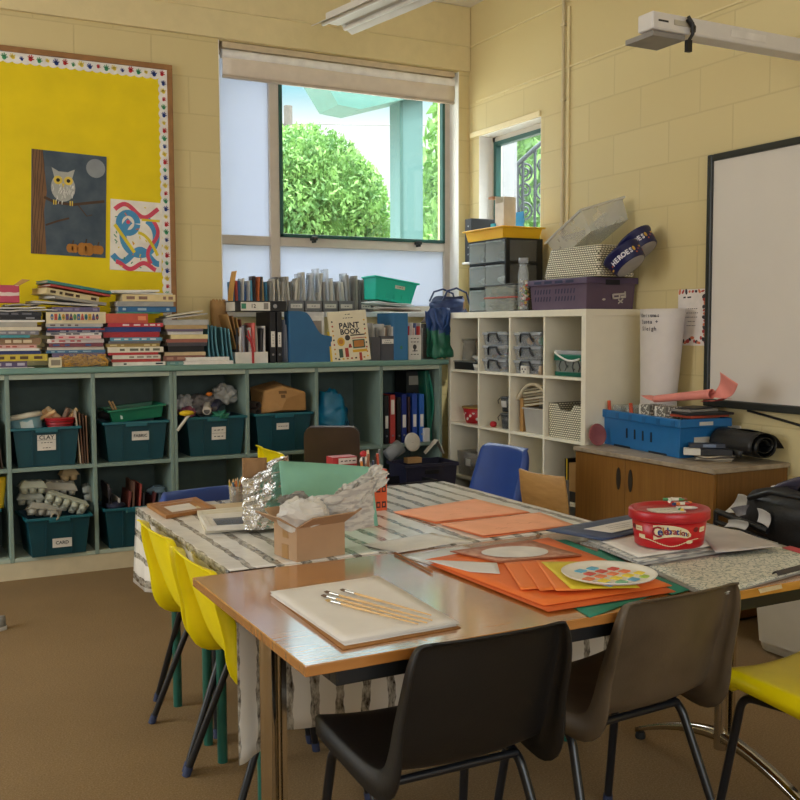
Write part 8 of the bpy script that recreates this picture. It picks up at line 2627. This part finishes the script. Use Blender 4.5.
news = [([(580, 544), (690, 524), (772, 548), (660, 568)], news_mat('newsprint_a', '#B8B4AE', '#9A9794'), 'newspaper at the bottom of the pile under the red tub', 0.0),
  ([(585, 543), (700, 522), (778, 544), (640, 566)], news_mat('newsprint_b', '#ACA8A2', '#8A8784'), 'newspaper, second from the bottom under the red tub', 0.006),
  ([(588, 541), (700, 525), (750, 545), (640, 563)], news_mat('newsprint_c', '#C6C2BA', '#8A8884'), 'newspaper, third from the bottom under the red tub', 0.012),
  ([(592, 538), (696, 523), (745, 541), (638, 558)], mat('#D6CFC6', 0.7), 'cream paper lying directly under the red tub', 0.019)]
for k, (px, m_, d, dz) in enumerate(news):
 o = quad_sheet('newspaper' if k < 3 else 'paper_sheet', px, TT + 0.0005 + dz, m_, 0.0035, 0.002, 90 + k)
 tag(o, d, 'newspaper' if k < 3 else 'paper', 'paper pile under the red tub')
o = quad_sheet('paper_sheet', [(690, 522), (740, 531), (782, 547), (716, 553)], TT + 0.024, mat('#B4ACA8', 0.6), 0.001, 0.004, 97)
tag(o, 'grey paper sticking out at the right of the pile under the red tub', 'paper')
def map_mat():
 m_ = bpy.data.materials.new('pale_doodle_print')
 nt, N, L = nodes_of(m_)
 bs = N['Principled BSDF']
 bs.inputs['Roughness'].default_value = 0.5
 tc = N.new('ShaderNodeTexCoord')
 vo = N.new('ShaderNodeTexVoronoi')
 vo.feature = 'DISTANCE_TO_EDGE'
 vo.inputs['Scale'].default_value = 58
 nz_ = N.new('ShaderNodeTexNoise')
 nz_.inputs['Scale'].default_value = 30
 ad = N.new('ShaderNodeMixRGB')
 ad.inputs['Fac'].default_value = 0.05
 L.new(tc.outputs['Object'], nz_.inputs['Vector'])
 L.new(tc.outputs['Object'], ad.inputs['Color1'])
 L.new(nz_.outputs['Color'], ad.inputs['Color2'])
 L.new(ad.outputs[0], vo.inputs['Vector'])
 rp_ = N.new('ShaderNodeValToRGB')
 rp_.color_ramp.elements[0].position, rp_.color_ramp.elements[0].color = 0.03, lin('#7E8A80')
 rp_.color_ramp.elements[1].position, rp_.color_ramp.elements[1].color = 0.10, lin('#D2CEBE')
 L.new(vo.outputs['Distance'], rp_.inputs[0])
 L.new(rp_.outputs[0], bs.inputs['Base Color'])
 return m_
mp0 = [(650, 567), (776, 546), (835, 562), (712, 597)]
o = quad_sheet('grey_board', [(642, 569), (776, 545), (840, 563), (708, 600)], TT + 0.0004, mat('#8E8C86', 0.6), 0.006, 0, 98)
tag(o, 'grey card board lying under the patterned sheet at the table edge', 'board')
o = quad_sheet('patterned_sheet', mp0, TT + 0.0068, map_mat(), 0.0012, 0.001, 99)
tag(o, 'pale sheet printed all over with fine outlines, right of the grey-brown chair', 'sheet')
o = quad_sheet('pink_strip', [(782, 548), (790, 546), (840, 560), (828, 562)], TT + 0.0084, mat('#B83A44', 0.6), 0.001, 0, 101)
tag(o, 'red-pink strip of paper along the back edge of the patterned sheet', 'paper')
o = quad_sheet('tape_strip', [(757, 589), (780, 584), (781, 588), (759, 593)], TT + 0.0012, mat('#C8B48A', 0.5), 0.0006, 0, 103)
o.location.y -= 0.004
tag(o, 'strip of masking tape at the table edge under the patterned sheet', 'tape')
o = MB().grid(lambda s, t: (0.09 * s, 0.02 * t, 0.006 + 0.010 * math.sin(PI * t) + 0.006 * s), 8, 6).build('dark_sheet', mat('#3A3432', 0.6), solid=0.001)
p = AZ(778, 578, TT + 0.01)
o.location = (p.x, p.y, TT + 0.009)
tag(o, 'curled dark paper edge on the patterned sheet at the right of the photo', 'paper')
zt_ = TT + 0.0265
tc_ = AZ(676, 546, zt_)
t = thing('sweet_tub', 'red oval sweet tub with a red lid standing on the paper pile', 'tub', (tc_.x + 0.01, tc_.y + 0.04, zt_))
redp = mat('#B8141C', 0.32, var=0.03)
r0, r1, hh = 0.100, 0.110, 0.088
MB().lathe([(0.0, 0), (r0 * 0.96, 0), (r0, 0.004), (r1, hh), (r1 - 0.003, hh), (r0 - 0.004, 0.006), (0, 0.006)], 44, cap=False, sy=0.92).build('body', redp, t)
MB().lathe([(0.0, hh + 0.010), (r1 * 0.88, hh + 0.010), (r1 * 0.92, hh + 0.016), (r1 * 1.05, hh + 0.016), (r1 * 1.075, hh + 0.012), (r1 * 1.075, hh - 0.010), (r1 * 1.05, hh - 0.012), (r1 * 1.045, hh + 0.006)], 44, cap=False, sy=0.92).build('lid', mat('#B01A24', 0.35), t)
tocam = math.degrees(math.atan2(CAM.y - t.location.y, CAM.x - t.location.x))
def onside(ang, z, tilt=6.5):
 a = R(ang)
 rr = r0 + (r1 - r0) * z / hh
 return T(rr * math.cos(a), rr * 0.92 * math.sin(a), z) @ rot(0, 0, ang + 90) @ rot(90 + tilt, 0, 0)
b = MB()
c0a = tocam + 4
band = []
vs, fs = [], []
NN = 18
for k in range(NN + 1):
 f = k / NN
 a = c0a - 26 + 60 * f
 zc = 0.047 + 0.012 * math.sin(PI * f * 0.9) - 0.010 * f
 hw = (0.021 * (1 - f) + 0.011 * f) * min(1, 6 * (1 - f) + 0.3)
 for s in (-1, 1):
  zz = zc + s * hw
  rr = r0 + (r1 - r0) * zz / hh + 0.0012
  vs.append((rr * math.cos(R(a)), rr * 0.92 * math.sin(R(a)), zz))
for k in range(NN):
 fs.append((2 * k, 2 * k + 2, 2 * k + 3, 2 * k + 1))
b.add(vs, fs, 0)
txt = 'Celebrations'
for i, ch_ in enumerate(txt):
 f = 0.10 + 0.80 * (i / (len(txt) - 1)) ** 0.92
 a = c0a - 26 + 60 * f
 zc = 0.047 + 0.012 * math.sin(PI * f * 0.9) - 0.010 * f
 b.text(ch_, 0.036 - 0.018 * f if i else 0.044, onside(a, zc) @ T(0, 0, 0.0022), (1, 2, 3)[i % 3] if i else 1, 0.0008)
for da in (-50, 62):
 b.prism(rect(-0.013, 0.013, -0.007, 0.007), 0, 0.0012, 0, onside(tocam + da, 0.054))
 b.text('#3', 0.006, onside(tocam + da, 0.054) @ T(0, 0, 0.0016), 1, 0.0003)
 b.prism(disc(0.009, 0.007, 14), 0, 0.0012, 4, onside(tocam + da - 15, 0.056))
for k in range(26):
 f = k / 25
 a = c0a - 48 + 96 * f
 zz = 0.027 - 0.012 * math.sin(PI * f) + 0.004 * math.sin(f * 9)
 b.prism(rect(-0.0045, 0.0045, -0.0009, 0.0009), 0, 0.0010, 0, onside(a, zz))
b.prism(rect(-0.011, 0.011, -0.004, 0.006), 0, 0.0011, 0, onside(tocam - 44, 0.032))
b.prism(disc(0.011, 0.005, 14), 0, 0.0011, 0, onside(tocam + 36, 0.022))
b.build('printed_design', [mat('#DCCFA8', 0.5), mat('#8E1A2A', 0.5), mat('#2A3A7A', 0.5), mat('#A8702A', 0.5), mat('#6A1218', 0.5)], t)
zl = zt_ + hh + 0.0105
tx, ty_ = t.location.x, t.location.y
o = MB().bx(-0.045, 0.045, -0.03, 0.03, 0, 0.004).text('#4', 0.010, T(-0.01, 0, 0.0044), 1, 0.0003).build('card_packet', [mat('#D2CBBC', 0.6), mat('#5A5A5A', 0.6)])
o.location = (tx - 0.03, ty_ - 0.02, zl)
o.rotation_euler[2] = R(-14)
tag(o, 'white card packet on the lid of the red tub', 'packet')
q = random.Random(8)
for k in range(9):
 o = MB().tube([(-0.03, 0, 0), (0.022, 0, 0)], 0.0045, 8, 0).tube([(0.022, 0, 0), (0.031, 0, 0)], [0.0044, 0.0012], 8, 0).tube([(-0.016, 0, 0), (0.014, 0, 0)], 0.0047, 8, 1).build('crayon', [mat(('#D8B83A', '#2A7A4A', '#C8C4BA', '#B83A2E', '#2A3A6A', '#D8783A', '#E0DCD0', '#4A8A5A', '#8A4A3A')[k], 0.5), mat('#D8D2C4', 0.6)])
 o.location = (tx + 0.02 + 0.013 * (k % 3) + q.uniform(-0.01, 0.01), ty_ - 0.03 + 0.02 * (k // 3), zl + 0.0055 + 0.0095 * (k // 3))
 o.rotation_euler[2] = R(q.uniform(-60, 60))
 tag(o, ('yellow', 'dark green', 'grey', 'red', 'navy', 'orange', 'white', 'light green', 'brown')[k] + ' crayon heaped on the lid of the red tub', 'crayon', 'crayons on the red tub')
ST = SH + 0.0006
n0 = AZ(684, 459, ST)
f0 = AZ(606, 443.5, ST)
cl_ = (n0 - f0).length
dirv = (f0 - n0).normalized()
rzc = math.degrees(math.atan2(dirv.y, dirv.x)) - 90
e0 = AZ(735, 452, ST)
wd_ = 0.285
hC = 0.19
crt = thing('crate', 'bright blue plastic crate full of art materials on the oak sideboard', 'crate', tuple((n0 + f0) / 2 + Vector((wd_ / 2 - 0.012, 0.0, 0.0))), rzc)
cb_m = mat('#1F6AA6', 0.42, var=0.05)
bin_mesh(wd_, cl_, hC, 0.97, 0.005).build('body', cb_m, crt, bevel=0.004)
rim_mesh(wd_, cl_, hC, 0.012, 0.042).build('rim', cb_m, crt, bevel=0.004)
b = MB()
for k in range(4):
 b.bx(-wd_ / 2 - 0.0015, -wd_ / 2 + 0.004, cl_ * (0.16 - 0.105 * k) - 0.005, cl_ * (0.16 - 0.105 * k) + 0.005, 0.055, 0.105)
b.bx(-wd_ / 2 * 0.97 - 0.0018, -wd_ / 2 * 0.97 + 0.003, cl_ * 0.12, cl_ * 0.34, 0, 0.010).bx(-wd_ / 2 * 0.97 - 0.0018, -wd_ / 2 * 0.97 + 0.003, -cl_ * 0.34, -cl_ * 0.12, 0, 0.010)
b.build('slot', mat('#0B1624', 0.6), crt)
for k in range(6):
 yy = -cl_ * 0.44 + cl_ * 0.176 * k
 MB().bx(-wd_ / 2 - 0.0148, -wd_ / 2 - 0.0125, yy - 0.016, yy + 0.016, hC - 0.036, hC - 0.008).build('rim_lug', mat('#1A5C92', 0.42), crt, bevel=0.002)
MB().bx(-0.06, 0.03, -cl_ / 2 - 0.0022, -cl_ / 2 + 0.002, 0.045, 0.10).build('label', mat('#C6C2B6', 0.6), crt)
MB().bx(-0.04, 0.04, -cl_ / 2 - 0.0135, -cl_ / 2 - 0.0125, hC - 0.032, hC - 0.014).build('handle_slot', mat('#C8C6BC', 0.6), crt)
CM = T(crt.location) @ rot(0, 0, rzc)
def inC(x, y, z):
 return CM @ Vector((x, y, z))
for k, (yy, d) in enumerate(((cl_ * 0.36, 'far'), (cl_ * 0.18, 'near'))):
 p = inC(-0.06, yy, 0.10)
 t = thing('clear_tub', f'clear tub of craft bits, the {d} one at the left end of the blue crate', 'tub', p, rzc, 'clear tubs in the blue crate')
 bin_mesh(0.11, 0.075, 0.115, 0.92, 0.002).build('body', clear_mat('crate_tub', '#C8CCC6', 0.32, 0.15), t)
 MB().blob((0, 0, 0.05), (0.045, 0.03, 0.03), amp=0.5, n=3, seed=k + 3).build('craft_bits', mat('#3E7A70', 0.7, alt='#8A8C80', scale=40), t)
for k, (yy, c1, c2, d) in enumerate(((cl_ * 0.43, '#D0562E', '#C84A2A', 'orange-handled tool upright at the far end of the blue crate'), (cl_ * 0.13, '#D8B03A', '#C8502E', 'yellow and orange marker upright in the blue crate'))):
 o = MB().bx(-0.006, 0.006, -0.010, 0.010, 0, 0.07).bx(-0.006, 0.006, -0.010, 0.010, 0.07, 0.125, 1).build('marker', [mat(c1, 0.5), mat(c2, 0.5)], bevel=0.003)
 o.location = inC(-0.125, yy, 0.115)
 o.rotation_euler = (0, R(-4), R(rzc))
 tag(o, d, 'marker')
def speckle():
 m_ = bpy.data.materials.new('leaf_print_card')
 nt, N, L = nodes_of(m_)
 bs = N['Principled BSDF']
 bs.inputs['Roughness'].default_value = 0.6
 tc = N.new('ShaderNodeTexCoord')
 vo = N.new('ShaderNodeTexVoronoi')
 vo.inputs['Scale'].default_value = 95
 L.new(tc.outputs['Object'], vo.inputs['Vector'])
 rp_ = N.new('ShaderNodeValToRGB')
 rp_.color_ramp.elements[0].position, rp_.color_ramp.elements[0].color = 0.38, lin('#D8D4C8')
 rp_.color_ramp.elements[1].position, rp_.color_ramp.elements[1].color = 0.5, lin('#6E6A60')
 L.new(vo.outputs['Distance'], rp_.inputs[0])
 L.new(rp_.outputs[0], bs.inputs['Base Color'])
 return m_
SPK = speckle()
for k, (yy, d) in enumerate(((-cl_ * 0.02, 'left'), (-cl_ * 0.22, 'right'))):
 o = MB().bx(-0.05, 0.05, -0.045, 0.045, 0, 0.12).bx(-0.0525, 0.0525, 0.034, 0.0475, 0, 0.121, 1).build('patterned_box', [SPK, mat('#DCD8CE', 0.6)], bevel=0.002)
 o.location = inC(-0.07, yy, 0.118)
 o.rotation_euler[2] = R(rzc)
 tag(o, f'white box with a speckled leaf pattern, {d} one of two in the blue crate', 'box', 'speckled boxes')
for k, (th, x, y, l, w, col, d, rzz) in enumerate(((0.10, 0.04, -cl_ * 0.36, 0.13, 0.15, '#5A4A42', 'brown book block low at the near end of the blue crate', 0), (0.012, 0.03, -cl_ * 0.37, 0.24, 0.17, '#B04A32', 'orange-red notebook across the near end of the blue crate', 4), (0.012, 0.035, -cl_ * 0.38, 0.26, 0.19, '#17181C', 'black folder across the near end of the blue crate', -6), (0.010, 0.02, -cl_ * 0.33, 0.20, 0.14, '#8E8A84', 'grey notebook on the black folder in the blue crate', 12), (0.006, 0.045, -cl_ * 0.30, 0.17, 0.13, '#2A2A2E', 'dark pad topmost at the near end of the blue crate', 20))):
 z_ = (0.092, 0.193, 0.206, 0.219, 0.230)[k]
 o = MB().bx(-l / 2, l / 2, -w / 2, w / 2, 0, th).build('notebook', mat(col, 0.5), bevel=0.002)
 o.location = inC(x, y, z_)
 o.rotation_euler[2] = R(rzc + rzz)
 tag(o, d, 'notebook', 'notebooks in the blue crate')
pinkm = mat('#E08A7E', 0.65, var=0.04)
t = thing('paper_roll', 'pink paper roll lying on the blue crate with its end curling upwards', 'paper roll', (0, 0, 0))
xr = -0.30
P0, P1, P2 = AX(655, 399, xr), AX(712, 394, xr), AX(722, 392, xr)
r_ = 0.022
b = MB()
ax = (P1 - P0)
def rollfn(s, u):
 c = P0 + ax * s
 a = 2 * PI * u * 1.15
 n1 = Vector((0, 0, 1))
 n2 = ax.cross(n1).normalized()
 rr = r_ * (1 + 0.10 * u) * (0.75 + 0.25 * s)
 return tuple(c + n1 * rr * math.cos(a) + n2 * rr * math.sin(a))
b.grid(rollfn, 20, 24)
b.build('roll', pinkm, t, solid=0.0008)
F = [AX(709, 398, xr), AX(713, 397, xr), AX(738, 384, xr - 0.02), AX(720, 372, xr + 0.02)]
b = MB()
def flare(s, u):
 p = (F[0] * (1 - s) + F[1] * s) * (1 - u) + (F[3] * (1 - s) + F[2] * s) * u
 p = p + Vector((0.03 * math.sin(PI * u), 0, -0.03 * math.sin(PI * u) * s))
 return tuple(p)
b.grid(flare, 12, 12)
b.build('curled_end', pinkm, t, solid=0.0008)
Q0, Q1 = AX(641, 395.5, xr), AX(664, 399, xr)
MB().grid(lambda s, u: tuple(Q0 * (1 - s) + Q1 * s + Vector((0.06 * u, 0, -0.018 * math.sin(PI * s) * (1 - u)))), 10, 4).build('loose_edge', pinkm, t, solid=0.0008)
o = MB().grid(lambda s, u: tuple(AX(700 + 24 * s, 402 - 3 * s, xr) + Vector((0.05 * u, 0, 0.004 * math.sin(9 * s)))), 10, 3).build('pink_scrap', mat('#C8504A', 0.6), solid=0.0008)
tag(o, 'small dark pink paper scrap under the curling end of the pink roll', 'scrap')
base = AZ(700, 462, ST)
gst = 'papers and slim boxes in front of the blue crate'
for k in range(4):
 o = MB().grid(lambda s, u, k=k: (-0.085 + 0.17 * s, -0.05 + 0.10 * u, 0.002 * math.sin(7 * s + k)), 8, 4).build('leaflet', mat(('#8E8474', '#A9A08E', '#5A5048', '#C4B8A2')[k], 0.6), solid=0.004)
 p = AZ(706, 461, ST)
 o.location = (p.x + 0.05, p.y + 0.0, ST + 0.005 + 0.0062 * k)
 o.rotation_euler[2] = R(-50 + 12 * k)
 tag(o, ('lowest', 'second', 'third', 'topmost')[k] + ' leaflet under the slim black boxes on the sideboard, counted upwards', 'leaflet', gst)
for k, (dx, dy, l, w, h_, col, tip_, d, rzz) in enumerate(((0.06, 0.01, 0.22, 0.05, 0.028, '#17181C', '#D6D2C8', 'slim black box with a white end on the leaflets beside the blue crate', -54), (0.09, 0.035, 0.19, 0.04, 0.022, '#1C2230', None, 'slim dark navy box on top of the black box with the white end', -48))):
 t = thing('slim_box', d, 'box', (base.x + dx, base.y + dy, ST + 0.030 + k * 0.029), rzz + 12, gst)
 MB().bx(-l / 2, l / 2, -w / 2, w / 2, 0, h_).build('body', mat(col, 0.35), t, bevel=0.002)
 if tip_:
  MB().bx(-l / 2 - 0.002, -l / 2 + 0.075, -w / 2 - 0.001, w / 2 + 0.001, -0.001, h_ + 0.001).build('white_end', mat(tip_, 0.5), t, bevel=0.001)
 else:
  MB().bx(-0.03, 0.03, -w / 2 - 0.001, -w / 2 - 0.0001, 0.004, 0.018).build('label', mat('#6A7890', 0.5), t)
c0 = AZ(765, 466, ST)
t = thing('rolled_bag', 'black rolled-up plastic sheet at the near end of the sideboard', 'rolled sheet', (-0.135, -2.715, ST), 0)
blk = mat('#131416', 0.42, var=0.2, bump=0.15, bscale=30)
b = MB()
def spiral(s, u):
 a = 2 * PI * 2.6 * u
 r1_ = 0.026 + 0.050 * u
 y_ = 0.13 - 0.26 * s + 0.006 * math.sin(8 * u)
 return (r1_ * math.cos(a) * 1.15, y_, 0.080 + r1_ * math.sin(a) * (0.95 - 0.1 * s) + 0.003 * math.sin(6 * s + 9 * u))
b.grid(spiral, 12, 70)
b.build('roll', blk, t, solid=0.003)
MB().grid(lambda s, u: (0.03 + 0.15 * s, -0.12 + 0.25 * u, 0.135 - 0.075 * s - 0.03 * s * s + 0.012 * math.sin(5 * s + 3 * u)), 12, 8).build('loose_flap', blk, t, solid=0.003)
MB().grid(lambda s, u: (-0.02 - 0.07 * s, 0.13 - 0.20 * u, 0.135 - 0.10 * s * s + 0.01 * math.sin(4 * u)), 8, 8).build('draped_fold', blk, t, solid=0.003)
p = AX(598, 432, -0.38)
o = thing('plate', 'pinkish round plate propped against the white shelving behind the blue crate', 'plate', (-0.36, SFY - 0.035, ST + 0.058), 0, None, 80, 0)
MB().lathe([(0.0, 0.0), (0.040, 0.0), (0.058, 0.006), (0.060, 0.008), (0.056, 0.010), (0.040, 0.004), (0, 0.004)], 30, cap=False).build('dish', mat('#A8625E', 0.5, alt='#8E4A4A', scale=12), o)
a0, a1 = AX(642, 312, -0.11), AX(683, 312, -0.11)
b0_, b1_ = AX(641, 392, -0.13), AX(673, 392, -0.13)
zt_ = AX(660, 309, -0.11).z
rt, rb2 = abs(a0.y - a1.y) / 2 * 0.86, abs(b0_.y - b1_.y) / 2 * 0.88
yt_, yb2 = (a0.y + a1.y) / 2, (b0_.y + b1_.y) / 2
t = thing('paper_roll', 'tall white paper roll with handwriting standing against the wall by the shelving', 'paper roll', (-0.125, yb2, ST))
Hr = zt_ - ST
zsc = (b0_.z - ST) / Hr
def rollw(s, u):
 a = 2 * PI * s * 1.06
 k = u
 rr = rb2 + (rt - rb2) * max(0, (k - zsc) / (1 - zsc)) + 0.003 * s
 yc = (yt_ - yb2) * max(0, (k - zsc) / (1 - zsc))
 return (rr * 0.75 * math.cos(a) + 0.02 * k, yc + rr * math.sin(a), Hr * k)
MB().grid(rollw, 40, 14).build('sheet', mat('#D0CAC6', 0.6, var=0.03), t, solid=0.001)
MB().lathe([(rt * 0.75, 0), (rt * 0.72, 0.003)], 24, 0, T(0.02, yt_ - yb2, Hr - 0.004), sx=0.9, sy=1.15).build('inner_wrap', mat('#3A4250', 0.6), t)
b = MB()
for i, (s_, dy, dz, sz) in enumerate((('Christmas', 0.030, 0.035, 0.026), ('Santa +', 0.028, 0.068, 0.030), ('Sleigh', 0.034, 0.104, 0.030))):
 n = len(s_)
 for j, ch_ in enumerate(s_):
  f = (j - (n - 1) / 2) * sz * 0.50
  a = R(180 + 4) + f / (rt * 0.9)
  rr = rt + 0.0055
  yc = (yt_ - yb2) * (1 - dz / Hr)
  mm = T(rr * 0.75 * math.cos(a) + 0.02, yc + rr * math.sin(a), Hr - dz) @ rot(0, 0, math.degrees(a) + 90) @ rot(90, 0, 0)
  b.text(ch_, sz, mm, 0, 0.0003)
b.build('handwriting', mat('#3A3A4A', 0.7), t)
wbx = thing('storage_box', 'big white plastic storage box on the floor under the whiteboard', 'storage box', (-0.33, -3.52, 0.0), 0)
wp = mat('#C9C4B8', 0.4, var=0.03)
b = MB().frustum((0, 0, 0), (0.40, 0.66), (0.45, 0.72), 0.0, 0.40)
b.build('body', wp, wbx, bevel=0.03)
MB().bx(-0.24, 0.24, -0.375, 0.375, 0.400, 0.425).build('lid', mat('#B4AEA4', 0.4), wbx, bevel=0.008)
for k in range(2):
 o = MB().prism([(-0.13, 0.07), (0.13, 0.07), (0.15, 0.33), (-0.15, 0.33)], 0, 0.004, 0, right(-0.17 + 0.34 * k, 0, -0.222)).build('panel', wp, wbx, bevel=0.002)
 o.rotation_euler = (0, R(-3.2), 0)
zb_ = 0.4256
hold = thing('holdall', 'black holdall bag on the white storage box at the right edge of the photo', 'bag', (-0.38, -3.34, zb_))
b = crumple(lambda s, u: (0.20 * math.cos(2 * PI * s) * math.sin(PI * min(0.999, 0.03 + 0.94 * u)) ** 0.45, 0.34 * math.sin(2 * PI * s) * math.sin(PI * min(0.999, 0.03 + 0.94 * u)) ** 0.45, 0.135 - 0.13 * math.cos(PI * u)), 30, 16, 0.025, 3)
b.build('bag_body', mat('#0E0E10', 0.5, var=0.2, bump=0.2, bscale=40), hold, solid=0.002)
MB().tube([(-0.17, 0.20, 0.22), (-0.21, 0.05, 0.27), (-0.21, -0.10, 0.27), (-0.16, -0.22, 0.22)], 0.012, 8).build('handle', mat('#141416', 0.5), hold)
A, B = AX(716, 511, -0.62), AX(768, 531, -0.60)
t = thing('folding_stand', 'black tubular folding stand leaning beside the black holdall', 'stand', (-0.62, (A.y + B.y) / 2, 0))
MB().tube([(0.0, A.y - t.location.y, A.z), (0.02, B.y - t.location.y, B.z)], 0.013, 10).build('rail', black_tube, t)
MB().tube([(0.0, A.y - t.location.y, A.z - 0.045), (0.02, B.y - t.location.y, B.z - 0.04)], 0.010, 10).build('rail', black_tube, t)
for P_, dx in ((A, 0.0),):
 MB().tube([(dx, P_.y - t.location.y, P_.z), (dx, P_.y - t.location.y, 0.005)], 0.011, 10).build('leg', black_tube, t)
zt_ = zb_ + 0.275
def loose(name, label, px, x, m_, th=0.0012, bend=0.02, seed=0, cat='paper', group='papers heaped on the black holdall', depth=0.0):
 c = [AX(u, v, x + depth * k_) for (u, v), k_ in zip(px, (0, 1, 1, 0))]
 b = MB()
 def fn(s, u):
  p = (c[0] * (1 - s) + c[1] * s) * (1 - u) + (c[3] * (1 - s) + c[2] * s) * u
  return tuple(p + Vector((bend * math.sin(PI * u), 0, bend * 0.5 * math.sin(PI * s))))
 b.grid(fn, 10, 10)
 return tag(b.build(name, m_, solid=th), label, cat, group)
loose('folder', 'dark purple-grey folder leaning at a slant on the black holdall', [(736, 520), (775, 520), (806, 476), (776, 486)], -0.42, mat('#4A4452', 0.5, var=0.06), 0.012, 0.01, 1, 'folder', None, 0.06)
loose('paper_sheet', 'white paper with a torn corner sticking up beside the oak sideboard', [(722, 514), (745, 516), (752, 501), (738, 494)], -0.48, mat('#C8C4BC', 0.7), 0.001, 0.02, 2)
loose('paper_sheet', 'grey printed leaflet under the dark slanting folder', [(730, 508), (757, 505), (752, 515), (736, 518)], -0.52, mat('#8E8C90', 0.6, alt='#6E6870', scale=30), 0.001, 0.01, 3)
loose('paper_sheet', 'white paper corner hanging in front of the black holdall', [(757, 508), (770, 514), (768, 528), (757, 522)], -0.60, mat('#C4C0BC', 0.7), 0.001, 0.01, 4)
loose('paper_sheet', 'crumpled white paper at the right edge of the photo beside the folder', [(786, 511), (806, 500), (806, 514), (792, 520)], -0.46, mat('#CCC6BE', 0.7), 0.001, 0.02, 5)
loose('paper_sheet', 'small white paper corner peeking above the dark slanting folder', [(770, 490), (776, 489), (775, 485), (771, 486)], -0.35, mat('#D6D2CA', 0.7), 0.001, 0.0, 6)
loose('folder', 'bright blue folder edge showing between the folder and the black holdall', [(752, 528), (800, 526), (800, 514), (756, 520)], -0.52, mat('#1E4E9A', 0.5), 0.003, 0.0, 7, 'folder', None)
loose('paper_sheet', 'white paper lying low between the red tub and the black holdall', [(724, 527), (745, 530), (748, 522), (728, 520)], -0.66, mat('#BEBAB4', 0.7), 0.001, 0.01, 8)
p = AZ(2, 629, 0.0)
t = thing('shoe', 'grey trainer whose tip shows at the left edge of the photo', 'shoe', (p.x - 0.13, p.y - 0.02, 0.0), 8)
b = MB()
def shoefn(s, u):
 x = -0.13 + 0.275 * s
 w_ = 0.042 * (math.sin(PI * (0.1 + 0.86 * s)) ** 0.5)
 h_ = 0.055 + 0.045 * max(0, 0.55 - s) - 0.02 * max(0, s - 0.6)
 a = PI * u
 return (x, w_ * math.cos(a), 0.014 + h_ * math.sin(a) ** 0.7)
b.grid(shoefn, 18, 14)
b.build('upper', mat('#9A9690', 0.7, alt='#77746E', scale=40), t, solid=0.003)
b = MB()
pts = [(-0.13 + 0.28 * k / 16, 0.047 * (math.sin(PI * (0.08 + 0.88 * k / 16)) ** 0.5)) for k in range(17)]
b.prism(pts + [(x, -y) for x, y in reversed(pts)], 0.0, 0.016)
b.build('sole', mat('#C9C7C2', 0.6), t, bevel=0.003)
